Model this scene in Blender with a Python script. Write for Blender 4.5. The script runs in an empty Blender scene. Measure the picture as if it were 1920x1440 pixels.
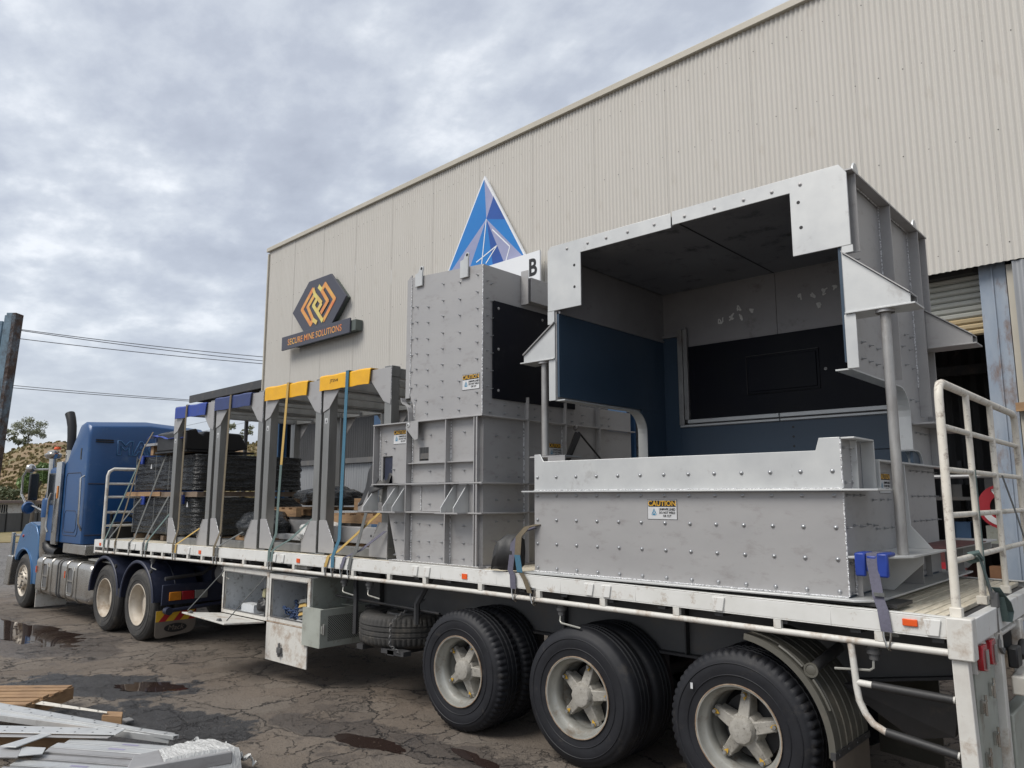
import bpy, bmesh, math, random
import numpy as np
from mathutils import Vector, Matrix, noise
random.seed(7)
scene = bpy.context.scene
col = scene.collection
R = math.radians

# ------------------------------------------------------------------ camera
YAW, PITCH = R(47.89), R(8.48)
cam_d = bpy.data.cameras.new('camera')
cam = bpy.data.objects.new('camera', cam_d)
col.objects.link(cam)
cam.location = (0, 0, 2.05)
fwd = Vector((-math.cos(YAW) * math.cos(PITCH), math.sin(YAW) * math.cos(PITCH), math.sin(PITCH)))
cam.rotation_euler = fwd.to_track_quat('-Z', 'Y').to_euler()
cam_d.sensor_width = 36
cam_d.lens = 1418.8 / 1920 * 36
cam_d.clip_start = 0.05
cam_d.clip_end = 3000
scene.camera = cam

# ------------------------------------------------------------------ sky, sun, exposure
SUN_EL, SUN_DIR = R(52), Vector((-0.22, -0.75, 0))
w = bpy.data.worlds.new('World')
scene.world = w
w.use_nodes = True
nt = w.node_tree
nt.nodes.clear()
N = nt.nodes.new
L = nt.links.new
out = N('ShaderNodeOutputWorld'); bg = N('ShaderNodeBackground')
bg.inputs['Strength'].default_value = 0.1
L(bg.outputs[0], out.inputs[0])
sky = N('ShaderNodeTexSky'); sky.sky_type = 'NISHITA'; sky.sun_disc = False
sky.sun_elevation = SUN_EL
sky.sun_rotation = math.atan2(SUN_DIR.x, SUN_DIR.y)
sky.dust_density = 2.5
tc = N('ShaderNodeTexCoord'); sep = N('ShaderNodeSeparateXYZ')
L(tc.outputs['Generated'], sep.inputs[0])
zc = N('ShaderNodeMath'); zc.operation = 'MAXIMUM'; zc.inputs[1].default_value = 0.0
L(sep.outputs[2], zc.inputs[0])
za = N('ShaderNodeMath'); za.operation = 'ADD'; za.inputs[1].default_value = 0.22
L(zc.outputs[0], za.inputs[0])
dv = N('ShaderNodeVectorMath'); dv.operation = 'DIVIDE'
cmb = N('ShaderNodeCombineXYZ')
for i in range(3): L(za.outputs[0], cmb.inputs[i])
L(tc.outputs['Generated'], dv.inputs[0]); L(cmb.outputs[0], dv.inputs[1])
mp = N('ShaderNodeMapping'); mp.inputs['Location'].default_value = (3.1, 1.7, 0.0); mp.inputs['Rotation'].default_value = (0, 0, R(25)); mp.inputs['Scale'].default_value = (1.0, 1.25, 0.6)
L(dv.outputs[0], mp.inputs[0])
n1 = N('ShaderNodeTexNoise'); n1.inputs['Scale'].default_value = 2.1; n1.inputs['Detail'].default_value = 9; n1.inputs['Roughness'].default_value = 0.52; n1.inputs['Distortion'].default_value = 0.1
n2 = N('ShaderNodeTexNoise'); n2.inputs['Scale'].default_value = 6.5; n2.inputs['Detail'].default_value = 7; n2.inputs['Roughness'].default_value = 0.55
L(mp.outputs[0], n1.inputs['Vector']); L(mp.outputs[0], n2.inputs['Vector'])
mx = N('ShaderNodeMix'); mx.data_type = 'FLOAT'; mx.inputs[0].default_value = 0.38
L(n1.outputs[0], mx.inputs[2]); L(n2.outputs[0], mx.inputs[3])
cr = N('ShaderNodeValToRGB')
e = cr.color_ramp.elements
e[0].position = 0.36; e[0].color = (2.35, 2.53, 2.95, 1)
e[1].position = 0.63; e[1].color = (5.0, 5.15, 5.35, 1)
m = e.new(0.47); m.color = (2.85, 3.06, 3.48, 1)
m = e.new(0.55); m.color = (3.6, 3.82, 4.15, 1)
L(mx.outputs[0], cr.inputs[0])
# pale veil near the horizon
hr = N('ShaderNodeMapRange'); hr.inputs[1].default_value = 0.0; hr.inputs[2].default_value = 0.30; hr.inputs[3].default_value = 0.75; hr.inputs[4].default_value = 0.0
L(sep.outputs[2], hr.inputs[0])
hm = N('ShaderNodeMix'); hm.data_type = 'RGBA'; hm.inputs[7].default_value = (3.2, 3.45, 3.85, 1)
L(hr.outputs[0], hm.inputs[0]); L(cr.outputs[0], hm.inputs[6])
fm = N('ShaderNodeMix'); fm.data_type = 'RGBA'; fm.inputs[0].default_value = 0.88
L(sky.outputs[0], fm.inputs[6]); L(hm.outputs[2], fm.inputs[7])
L(fm.outputs[2], bg.inputs['Color'])

sd = bpy.data.lights.new('sun', 'SUN'); sd.energy = 1.5; sd.angle = R(30); sd.color = (1.0, 0.955, 0.89)
so = bpy.data.objects.new('sun', sd); col.objects.link(so)
sv = SUN_DIR.normalized() * math.cos(SUN_EL) + Vector((0, 0, math.sin(SUN_EL)))
so.rotation_euler = sv.to_track_quat('Z', 'Y').to_euler()
so.location = (0, -5, 20)

scene.view_settings.view_transform = 'Standard'
scene.view_settings.look = 'None'
scene.view_settings.gamma = 1
scene.view_settings.use_curve_mapping = False
scene.view_settings.exposure = 1.0

# ------------------------------------------------------------------ materials
def lin(r, g, b):
    f = lambda u: (u / 255 / 12.92) if u <= 10 else ((u / 255 + 0.055) / 1.055) ** 2.4
    return (f(r), f(g), f(b), 1)

def mat(name, c, rough=0.6, metal=0.0, c2=None, scale=6.0, amt=0.5, bump=0.0, bscale=40.0, spec=0.5, stretch=(1, 1, 1), dirt=None, dirt_amt=0.3, dscale=3.0, rvar=0.12):
    m = bpy.data.materials.new(name); m.use_nodes = True
    t = m.node_tree; n = t.nodes; b = n['Principled BSDF']
    b.inputs['Roughness'].default_value = rough; b.inputs['Metallic'].default_value = metal
    b.inputs['Specular IOR Level'].default_value = spec
    c = tuple(c) if len(c) == 4 else (*c, 1)
    tc = n.new('ShaderNodeTexCoord'); mp = n.new('ShaderNodeMapping'); mp.inputs['Scale'].default_value = stretch
    t.links.new(tc.outputs['Object'], mp.inputs[0])
    nz = n.new('ShaderNodeTexNoise'); nz.inputs['Scale'].default_value = scale; nz.inputs['Detail'].default_value = 8; nz.inputs['Roughness'].default_value = 0.62
    t.links.new(mp.outputs[0], nz.inputs['Vector'])
    if c2 is None: c2 = tuple(v * 0.72 for v in c[:3])
    rp = n.new('ShaderNodeValToRGB'); rp.color_ramp.elements[0].position = 0.5 - 0.22 / max(amt, .2) * .5; rp.color_ramp.elements[1].position = 0.5 + 0.22 / max(amt, .2) * .5
    rp.color_ramp.elements[0].color = (*c2[:3], 1); rp.color_ramp.elements[1].color = c
    t.links.new(nz.outputs[0], rp.inputs[0])
    colr = rp.outputs[0]
    if dirt is not None:
        nd = n.new('ShaderNodeTexNoise'); nd.inputs['Scale'].default_value = dscale; nd.inputs['Detail'].default_value = 10; nd.inputs['Roughness'].default_value = 0.72
        t.links.new(mp.outputs[0], nd.inputs['Vector'])
        dr = n.new('ShaderNodeMapRange'); dr.inputs[1].default_value = 0.62 - dirt_amt * .35; dr.inputs[2].default_value = 0.74 - dirt_amt * .2; dr.inputs[4].default_value = 0.85
        t.links.new(nd.outputs[0], dr.inputs[0])
        mm = n.new('ShaderNodeMix'); mm.data_type = 'RGBA'; mm.inputs[7].default_value = (*dirt[:3], 1)
        t.links.new(dr.outputs[0], mm.inputs[0]); t.links.new(colr, mm.inputs[6]); colr = mm.outputs[2]
    t.links.new(colr, b.inputs['Base Color'])
    rr = n.new('ShaderNodeMapRange'); rr.inputs[3].default_value = max(0.02, rough - rvar); rr.inputs[4].default_value = min(1, rough + rvar)
    t.links.new(nz.outputs[0], rr.inputs[0]); t.links.new(rr.outputs[0], b.inputs['Roughness'])
    if bump:
        nb = n.new('ShaderNodeTexNoise'); nb.inputs['Scale'].default_value = bscale; nb.inputs['Detail'].default_value = 4
        t.links.new(mp.outputs[0], nb.inputs['Vector'])
        bp = n.new('ShaderNodeBump'); bp.inputs['Strength'].default_value = bump; bp.inputs['Distance'].default_value = 0.02
        t.links.new(nb.outputs[0], bp.inputs['Height']); t.links.new(bp.outputs[0], b.inputs['Normal'])
    return m

M = {}
M['alu'] = mat('mill_aluminium', (0.40, 0.395, 0.39), 0.5, 0.35, c2=(0.345, 0.34, 0.34), scale=1.6, amt=0.35, bump=0.02, bscale=7, stretch=(1, 1, 2.2), dirt=(0.29, 0.275, 0.27), dirt_amt=0.22, dscale=5.5)
M['alu_bright'] = mat('bright_aluminium', (0.58, 0.59, 0.58), 0.42, 0.35, c2=(0.48, 0.49, 0.49), scale=3.5, dirt=(0.34, 0.33, 0.32), dirt_amt=0.10, dscale=4)
M['alu_dark'] = mat('dull_steel_tube', (0.31, 0.31, 0.30), 0.38, 0.6, c2=(0.20, 0.20, 0.19), scale=5, amt=0.5, stretch=(1, 1, .25), bump=0.02)
M['weld'] = mat('weld_bead', (0.85, 0.86, 0.87), 0.28, 0.5, c2=(0.35, 0.35, 0.35), scale=60, bump=0.8, bscale=90)
M['bolt'] = mat('zinc_bolt', (0.42, 0.43, 0.44), 0.34, 0.7, scale=20)
M['pipe'] = mat('galvanised_pipe', (0.42, 0.42, 0.41), 0.45, 0.5, c2=(0.25, 0.24, 0.23), scale=9, stretch=(1, 1, .4), dirt=(0.16, 0.13, 0.11), dirt_amt=0.2)
M['navy'] = mat('navy_liner', (0.040, 0.068, 0.105), 0.42, 0, c2=(0.030, 0.054, 0.085), scale=1.5, dirt=(0.03, 0.05, 0.08), dirt_amt=0.1)
M['blackpanel'] = mat('black_liner_panel', (0.0035, 0.0045, 0.011), 0.5, 0, spec=.18, c2=(0.004, 0.005, 0.008), scale=2, dirt=(0.012, 0.013, 0.018), dirt_amt=0.12, dscale=5)
M['darksteel'] = mat('dark_steel_lining', (0.34, 0.33, 0.335), 0.5, 0.3, c2=(0.24, 0.235, 0.24), scale=2.2, amt=.4, dirt=(0.14, 0.13, 0.12), dirt_amt=0.12)
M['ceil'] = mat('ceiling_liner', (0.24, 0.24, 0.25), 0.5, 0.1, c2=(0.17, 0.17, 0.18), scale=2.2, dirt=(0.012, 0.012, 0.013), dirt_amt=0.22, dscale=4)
M['white'] = mat('white_truck_paint', (0.70, 0.70, 0.68), 0.42, 0, c2=(0.60, 0.60, 0.57), scale=4, dirt=(0.30, 0.22, 0.15), dirt_amt=0.14, dscale=9, bump=0.02)
M['whiteworn'] = mat('worn_white_paint', (0.68, 0.68, 0.64), 0.5, 0, c2=(0.52, 0.50, 0.46), scale=5, dirt=(0.26, 0.17, 0.10), dirt_amt=0.34, dscale=5, bump=0.05)
M['cream'] = mat('worn_cream_paint', (0.70, 0.67, 0.60), 0.5, 0, c2=(0.60, 0.56, 0.48), scale=9, dirt=(0.16, 0.10, 0.07), dirt_amt=0.22, dscale=16, bump=0.05)
M['boxin'] = mat('toolbox_inside', (0.62, 0.64, 0.66), 0.55, 0, c2=(0.50, 0.52, 0.53), scale=4, dirt=(0.10, 0.10, 0.10), dirt_amt=0.22, dscale=14)
M['boxgrey'] = mat('grey_green_steel', (0.36, 0.38, 0.34), 0.5, 0, c2=(0.28, 0.295, 0.26), scale=4, dirt=(0.16, 0.14, 0.11), dirt_amt=0.25, dscale=6)
M['deckboard'] = mat('worn_deck_board', (0.74, 0.68, 0.55), 0.8, 0, c2=(0.52, 0.46, 0.35), scale=9, amt=.7, bump=0.5, bscale=60, stretch=(3, .5, 1), dirt=(0.55, 0.52, 0.44), dirt_amt=0.25, dscale=6)
M['chassis'] = mat('dark_chassis', (0.055, 0.055, 0.058), 0.55, 0.1, c2=(0.035, 0.035, 0.036), scale=5, dirt=(0.10, 0.085, 0.07), dirt_amt=0.25)
M['chassis_grey'] = mat('grey_chassis_web', (0.13, 0.13, 0.13), 0.6, 0.1, c2=(0.09, 0.09, 0.09), scale=3, dirt=(0.14, 0.12, 0.1), dirt_amt=0.25)
M['tyre'] = mat('tyre_rubber', (0.015, 0.016, 0.020), 0.6, 0, spec=.35, c2=(0.010, 0.0105, 0.013), scale=7, dirt=(0.05, 0.045, 0.04), dirt_amt=0.10, dscale=6, bump=0.05, bscale=25)
M['tyre2'] = mat('dusty_tyre_rubber', (0.050, 0.048, 0.045), 0.75, 0, c2=(0.030, 0.029, 0.028), scale=7, dirt=(0.10, 0.09, 0.075), dirt_amt=0.25, dscale=6, bump=0.06, bscale=25)
M['rim'] = mat('dirty_silver_rim', (0.40, 0.40, 0.37), 0.4, 0.35, c2=(0.29, 0.29, 0.265), scale=5, dirt=(0.17, 0.12, 0.08), dirt_amt=0.24, dscale=6)
M['rimrust'] = mat('rusty_rim_edge', (0.42, 0.36, 0.28), 0.6, 0.2, c2=(0.20, 0.11, 0.06), scale=14)
M['rimwhite'] = mat('cream_wheel_rim', (0.60, 0.55, 0.47), 0.4, 0.1, c2=(0.45, 0.39, 0.31), scale=5, dirt=(0.25, 0.17, 0.10), dirt_amt=0.3)
M['hub'] = mat('chipped_hub_paint', (0.37, 0.355, 0.32), 0.6, 0, c2=(0.25, 0.235, 0.205), scale=16, dirt=(0.06, 0.05, 0.045), dirt_amt=0.22, dscale=45, bump=0.15, bscale=60)
M['yellowtab'] = mat('yellow_nut_indicator', (0.60, 0.36, 0.04), 0.5)
M['blue'] = mat('metallic_blue_paint', (0.007, 0.062, 0.185), 0.34, 0.05, c2=(0.006, 0.050, 0.155), scale=1.6, spec=.6, dirt=(0.06, 0.11, 0.19), dirt_amt=0.12, dscale=2.5, rvar=.06)
M['bluelite'] = mat('pale_blue_paint', (0.05, 0.145, 0.30), 0.30, 0.2, c2=(0.04, 0.12, 0.255), scale=2, spec=.6)
M['bluedark'] = mat('dark_blue_guard_paint', (0.022, 0.028, 0.055), 0.5, 0.0, c2=(0.015, 0.019, 0.038), scale=4, dirt=(0.05, 0.05, 0.07), dirt_amt=0.2)
M['chrome'] = mat('dull_chrome', (0.62, 0.62, 0.60), 0.16, 0.95, c2=(0.42, 0.40, 0.37), scale=5)
M['tank'] = mat('polished_tank', (0.50, 0.49, 0.46), 0.28, 0.8, c2=(0.38, 0.36, 0.33), scale=4, dirt=(0.30, 0.26, 0.21), dirt_amt=0.3, dscale=2)
M['black'] = mat('black_plastic', (0.012, 0.012, 0.013), 0.45, 0, c2=(0.007, 0.007, 0.008), scale=6)
M['wrap'] = mat('black_stretch_wrap', (0.020, 0.023, 0.025), 0.26, 0, c2=(0.009, 0.010, 0.012), scale=7, stretch=(1, 1, 6), bump=1.0, bscale=13, rvar=.1)
M['timber'] = mat('pallet_timber', (0.38, 0.24, 0.125), 0.8, 0, c2=(0.22, 0.13, 0.07), scale=5, stretch=(1, 1, 5), bump=.2, bscale=30, dirt=(0.12, 0.08, 0.05), dirt_amt=0.2)
M['timbergrey'] = mat('weathered_timber', (0.24, 0.18, 0.13), 0.85, 0, c2=(0.13, 0.095, 0.07), scale=8, bump=.2)
M['strapolive'] = mat('olive_webbing', (0.16, 0.13, 0.085), 0.85, 0, c2=(0.11, 0.09, 0.06), scale=60, bump=.3, bscale=200)
M['strapgrey'] = mat('grey_webbing', (0.14, 0.145, 0.14), 0.85, 0, c2=(0.09, 0.095, 0.095), scale=60, bump=.3, bscale=200)
M['strapgreen'] = mat('grey_green_webbing', (0.12, 0.17, 0.16), 0.85, 0, c2=(0.08, 0.12, 0.115), scale=60, bump=.3, bscale=200)
M['strapblue'] = mat('blue_webbing', (0.055, 0.16, 0.24), 0.85, 0, c2=(0.04, 0.12, 0.18), scale=60, bump=.3, bscale=200)
M['strapyellow'] = mat('yellow_webbing', (0.50, 0.34, 0.10), 0.85, 0, c2=(0.38, 0.25, 0.08), scale=60, bump=.3, bscale=200)
M['strappurple'] = mat('faded_purple_webbing', (0.13, 0.125, 0.17), 0.85, 0, c2=(0.09, 0.09, 0.12), scale=60, bump=.3, bscale=200)
M['protblue'] = mat('blue_plastic', (0.012, 0.045, 0.30), 0.42, 0, c2=(0.010, 0.032, 0.20), scale=8)
M['protdark'] = mat('dark_blue_plastic', (0.035, 0.055, 0.17), 0.55, 0, c2=(0.025, 0.04, 0.12), scale=8)
M['protyellow'] = mat('yellow_plastic', (0.78, 0.42, 0.012), 0.5, 0, c2=(0.66, 0.34, 0.01), scale=8)
M['orange'] = mat('orange_lens', (0.80, 0.11, 0.02), 0.25)
M['amber'] = mat('amber_lens', (0.62, 0.22, 0.02), 0.25)
M['red'] = mat('red_lens', (0.34, 0.012, 0.02), 0.2)
M['redflat'] = mat('red_reflective', (0.42, 0.02, 0.025), 0.5)
M['yellowflat'] = mat('yellow_reflective', (0.70, 0.42, 0.03), 0.5)
M['grey_lens'] = mat('clear_lens', (0.28, 0.28, 0.26), 0.25)
M['guard'] = mat('olive_grey_plastic_guard', (0.105, 0.10, 0.083), 0.48, 0, c2=(0.075, 0.072, 0.06), scale=4, dirt=(0.17, 0.15, 0.12), dirt_amt=0.25)
M['flap'] = mat('dusty_mud_flap', (0.19, 0.16, 0.13), 0.7, 0, c2=(0.13, 0.11, 0.09), scale=3)
M['rubber'] = mat('black_rubber_sheet', (0.03, 0.03, 0.031), 0.55, 0, c2=(0.02, 0.02, 0.02), scale=5, bump=.1)
M['clad'] = mat('beige_corrugated_cladding', (0.545, 0.525, 0.485), 0.5, 0.0, c2=(0.51, 0.492, 0.452), scale=1.1, stretch=(1, 1, .35), dirt=(0.44, 0.41, 0.36), dirt_amt=0.08, dscale=2.5, spec=.35)
M['clad2'] = mat('beige_fascia', (0.46, 0.43, 0.36), 0.5, 0, c2=(0.40, 0.37, 0.31), scale=2)
M['galv'] = mat('galvanised_sheet', (0.36, 0.37, 0.38), 0.42, 0.3, c2=(0.28, 0.285, 0.29), scale=3, stretch=(1, 1, .3), dirt=(0.22, 0.2, 0.18), dirt_amt=.2)
M['galvdark'] = mat('dark_galvanised_sheet', (0.09, 0.09, 0.092), 0.5, 0.2, c2=(0.06, 0.06, 0.06), scale=3, stretch=(1, 1, .3))  # darker copy of the galvanised sheet, carries painted shade on the upper wall
M['roller'] = mat('roller_door_slat', (0.56, 0.56, 0.50), 0.5, 0, c2=(0.46, 0.46, 0.41), scale=2)
M['rollerrust'] = mat('rust_stained_slat', (0.55, 0.40, 0.20), 0.6, 0, c2=(0.42, 0.36, 0.24), scale=2.5)
M['column'] = mat('faded_blue_column', (0.31, 0.35, 0.40), 0.6, 0, c2=(0.20, 0.25, 0.32), scale=4, stretch=(1, 1, .4), dirt=(0.15, 0.085, 0.05), dirt_amt=0.3, dscale=5)
M['bluesteel'] = mat('blue_painted_steel', (0.035, 0.085, 0.17), 0.5, 0, c2=(0.025, 0.06, 0.12), scale=4)
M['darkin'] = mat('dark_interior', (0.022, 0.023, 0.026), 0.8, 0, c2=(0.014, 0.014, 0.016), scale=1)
M['signdark'] = mat('charcoal_sign_face', (0.062, 0.064, 0.085), 0.5, 0, c2=(0.052, 0.054, 0.072), scale=1)
M['signedge'] = mat('grey_green_sign_return', (0.10, 0.12, 0.11), 0.6)
M['signwhite'] = mat('white_sign_board', (0.74, 0.76, 0.78), 0.5, 0, c2=(0.70, 0.72, 0.75), scale=1)
M['print_black'] = mat('black_print', (0.012, 0.012, 0.014), 0.5)
M['print_white'] = mat('white_label', (0.66, 0.67, 0.68), 0.45)
M['print_yellow'] = mat('yellow_print', (0.72, 0.40, 0.03), 0.5)
M['print_blue'] = mat('blue_print', (0.05, 0.25, 0.42), 0.5)
M['tri_a'] = mat('bright_blue_facet', (0.010, 0.15, 0.46), 0.45, 0, c2=(0.014, 0.19, 0.52), scale=1.2)
M['tri_b'] = mat('deep_blue_facet', (0.016, 0.08, 0.34), 0.45, 0, c2=(0.014, 0.06, 0.25), scale=1.2)
M['tri_c'] = mat('lilac_facet', (0.34, 0.34, 0.50), 0.45, 0, c2=(0.24, 0.27, 0.42), scale=1.2)
M['gold'] = mat('orange_gold_print', (0.66, 0.40, 0.10), 0.5, 0, c2=(0.62, 0.17, 0.06), scale=2.4, amt=.9)
M['goldy'] = mat('pale_gold_print', (0.62, 0.58, 0.18), 0.5, 0, c2=(0.62, 0.40, 0.12), scale=2.4, amt=.9)
M['plastic'] = mat('clear_stretch_film', (0.74, 0.74, 0.71), 0.22, 0, c2=(0.42, 0.42, 0.41), scale=30, stretch=(1, 4, 1), bump=.6, bscale=30)
M['concrete'] = mat('grey_scrap', (0.2, 0.2, 0.2), 0.8)
M['water'] = None
M['rust'] = mat('rust_flaked_steel', (0.10, 0.065, 0.05), 0.8, 0, c2=(0.045, 0.032, 0.028), scale=12, dirt=(0.17, 0.24, 0.30), dirt_amt=.32, dscale=7, bump=.5)
M['postblue'] = mat('pale_blue_steel', (0.22, 0.32, 0.40), 0.5, 0, c2=(0.16, 0.24, 0.30), scale=8, dirt=(0.06, 0.045, 0.04), dirt_amt=.33, dscale=7)
M['bark'] = mat('tree_bark', (0.10, 0.085, 0.07), 0.9)
M['leaf'] = mat('olive_leaf', (0.13, 0.155, 0.075), 0.6, 0, c2=(0.08, 0.10, 0.045), scale=1.2, amt=.9)
M['leafpale'] = mat('grey_green_leaf', (0.24, 0.26, 0.17), 0.6, 0, c2=(0.16, 0.175, 0.11), scale=1.2, amt=.9)
M['leafgreen'] = mat('fresh_green_leaf', (0.17, 0.26, 0.09), 0.6, 0, c2=(0.10, 0.16, 0.05), scale=1.2, amt=.9)
M['straw'] = mat('dry_grass', (0.26, 0.20, 0.095), 0.9, 0, c2=(0.17, 0.145, 0.06), scale=.6, amt=.9)
M['wire'] = mat('power_cable', (0.10, 0.10, 0.11), 0.6)
M['hosered'] = mat('red_painted_steel', (0.33, 0.02, 0.03), 0.45)
M['maroon'] = mat('maroon_panel', (0.10, 0.03, 0.03), 0.6)
M['glass'] = mat('dark_mirror_glass', (0.05, 0.06, 0.07), 0.08, 0.6)
M['cloth_y'] = mat('cream_cloth', (0.45, 0.42, 0.25), 0.9)
M['bluerope'] = mat('blue_rope', (0.03, 0.06, 0.14), 0.8)
M['brownbox'] = mat('brown_cardboard', (0.25, 0.13, 0.07), 0.8)
M['hessian'] = mat('stained_hessian', (0.28, 0.17, 0.08), 0.95, 0, c2=(0.17, 0.10, 0.05), scale=12)

# ------------------------------------------------------------------ mesh helper
class MB:
    def __init__(s): s.v = []; s.f = []
    def poly(s, pts):
        i = len(s.v); s.v += [tuple(p) for p in pts]; s.f.append(tuple(range(i, i + len(pts)))); return s
    def box(s, x0, x1, y0, y1, z0, z1):
        return s.hexa([(x0, y0, z0), (x1, y0, z0), (x1, y1, z0), (x0, y1, z0), (x0, y0, z1), (x1, y0, z1), (x1, y1, z1), (x0, y1, z1)])
    def hexa(s, p):
        i = len(s.v); s.v += [tuple(q) for q in p]
        s.f += [tuple(i + k for k in q) for q in ((0, 3, 2, 1), (4, 5, 6, 7), (0, 1, 5, 4), (1, 2, 6, 5), (2, 3, 7, 6), (3, 0, 4, 7))]; return s
    def prism(s, pts, vec):
        n = len(pts); i = len(s.v); vec = Vector(vec)
        s.v += [tuple(p) for p in pts] + [tuple(Vector(p) + vec) for p in pts]
        s.f.append(tuple(range(i, i + n))); s.f.append(tuple(range(i + 2 * n - 1, i + n - 1, -1)))
        for k in range(n):
            a, b = i + k, i + (k + 1) % n; s.f.append((a, a + n, b + n, b))
        return s
    def tube(s, p, q, r, n=10, r2=None, caps=True):
        return s.path([p, q], r, n, r2=r2, caps=caps)
    def path(s, pts, r, n=10, r2=None, caps=True):
        pts = [Vector(p) for p in pts]; m = len(pts); i0 = len(s.v); up = None
        for k, p in enumerate(pts):
            d = (pts[min(k + 1, m - 1)] - pts[max(k - 1, 0)]).normalized()
            if up is None:
                up = Vector((0, 0, 1)) if abs(d.z) < .9 else Vector((1, 0, 0))
            a = d.cross(up).normalized(); up = a.cross(d).normalized()
            rr = r if r2 is None else r + (r2 - r) * k / (m - 1)
            for j in range(n):
                t = 2 * math.pi * j / n
                s.v.append(tuple(p + a * math.cos(t) * rr + up * math.sin(t) * rr))
        for k in range(m - 1):
            for j in range(n):
                a = i0 + k * n + j; b = i0 + k * n + (j + 1) % n
                s.f.append((a, b, b + n, a + n))
        if caps:
            s.f.append(tuple(i0 + j for j in range(n - 1, -1, -1))); s.f.append(tuple(i0 + (m - 1) * n + j for j in range(n)))
        return s
    def lathe(s, prof, org, axis, n=32, fn=None, close=False, a0=0, a1=2 * math.pi):
        # prof: list of (axial, radius); axis unit vector
        ax = Vector(axis).normalized(); up = Vector((0, 0, 1)) if abs(ax.z) < .9 else Vector((1, 0, 0))
        u = ax.cross(up).normalized(); v = ax.cross(u).normalized(); o = Vector(org); i0 = len(s.v); m = len(prof)
        full = abs(a1 - a0 - 2 * math.pi) < 1e-6; nn = n if full else n + 1
        for j in range(nn):
            t = a0 + (a1 - a0) * j / n
            for k, (h, r) in enumerate(prof):
                if fn: r = fn(k, j, r)
                s.v.append(tuple(o + ax * h + (u * math.cos(t) + v * math.sin(t)) * r))
        for j in range(n):
            j2 = (j + 1) % n if full else j + 1
            for k in range(m - 1 + (1 if close else 0)):
                k2 = (k + 1) % m
                s.f.append((i0 + j * m + k, i0 + j2 * m + k, i0 + j2 * m + k2, i0 + j * m + k2))
        return s
    def ribbon(s, pts, wv, t=0.004):
        # strap: polyline of points, width vector, thickness
        wv = Vector(wv) / 2; pts = [Vector(p) for p in pts]; m = len(pts); i0 = len(s.v)
        for k, p in enumerate(pts):
            d = (pts[min(k + 1, m - 1)] - pts[max(k - 1, 0)]).normalized(); nn = d.cross(wv).normalized() * t / 2
            s.v += [tuple(p - wv - nn), tuple(p + wv - nn), tuple(p + wv + nn), tuple(p - wv + nn)]
        for k in range(m - 1):
            for j in range(4):
                a = i0 + k * 4 + j; b = i0 + k * 4 + (j + 1) % 4; s.f.append((a, b, b + 4, a + 4))
        s.f.append((i0, i0 + 3, i0 + 2, i0 + 1)); e = i0 + (m - 1) * 4; s.f.append((e, e + 1, e + 2, e + 3))
        return s
    def build(s, name, m, parent=None, smooth=True, bevel=0, label=None, recalc=True, **kw):
        me = bpy.data.meshes.new(name); me.from_pydata(s.v, [], s.f)
        if recalc and len(s.f) < 60000:
            b = bmesh.new(); b.from_mesh(me); bmesh.ops.recalc_face_normals(b, faces=b.faces); b.to_mesh(me); b.free()
        if m: me.materials.append(m)
        if smooth:
            me.polygons.foreach_set('use_smooth', [True] * len(me.polygons)); me.set_sharp_from_angle(angle=R(38))
        me.update()
        return link(bpy.data.objects.new(name, me), parent, bevel=bevel, label=label, **kw)

WM = {}
def wm(o): return WM.get(o.name, Matrix.Identity(4))
def link(o, parent=None, bevel=0, label=None, cat=None, group=None, kind=None):
    col.objects.link(o)
    if parent is not None:
        o.parent = parent; o.matrix_parent_inverse = wm(parent).inverted()
    tag(o, label, cat, group, kind)
    if bevel:
        md = o.modifiers.new('bevel', 'BEVEL'); md.width = bevel; md.segments = 2; md.limit_method = 'ANGLE'; md.angle_limit = R(40)
    return o
def tag(o, label=None, cat=None, group=None, kind=None):
    if label: o['label'] = label
    if cat: o['category'] = cat
    if group: o['group'] = group
    if kind: o['kind'] = kind
    return o
def thing(name, label, cat, loc, group=None, rz=0, kind=None):
    o = bpy.data.objects.new(name, None); o.empty_display_size = .2
    o.location = loc; o.rotation_euler = (0, 0, rz); col.objects.link(o)
    tag(o, label, cat, group, kind)
    WM[o.name] = Matrix.Translation(loc) @ Matrix.Rotation(rz, 4, 'Z')
    return o
def inst(src, mtx, parent=None):
    """copy of a mesh object placed at a world matrix"""
    o = src.copy(); col.objects.link(o); o.parent = parent
    if parent is not None: o.matrix_parent_inverse = wm(parent).inverted()
    o.matrix_basis = mtx
    for k in ('label', 'category', 'group'):
        if k in o: del o[k]
    return o
def copy_tree(o, delta, parent=None):
    c = o.copy(); col.objects.link(c)
    if parent is None:
        c.location = Vector(o.location) + Vector(delta); WM[c.name] = Matrix.Translation(delta) @ wm(o)
    else:
        c.parent = parent; c.matrix_parent_inverse = o.matrix_parent_inverse.copy()
    for ch in list(o.children): copy_tree(ch, delta, c)
    return c
T = lambda *p: Matrix.Translation(p[0] if len(p) == 1 else p)
def RX(a): return Matrix.Rotation(a, 4, 'X')
def RY(a): return Matrix.Rotation(a, 4, 'Y')
def RZ(a): return Matrix.Rotation(a, 4, 'Z')

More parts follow.
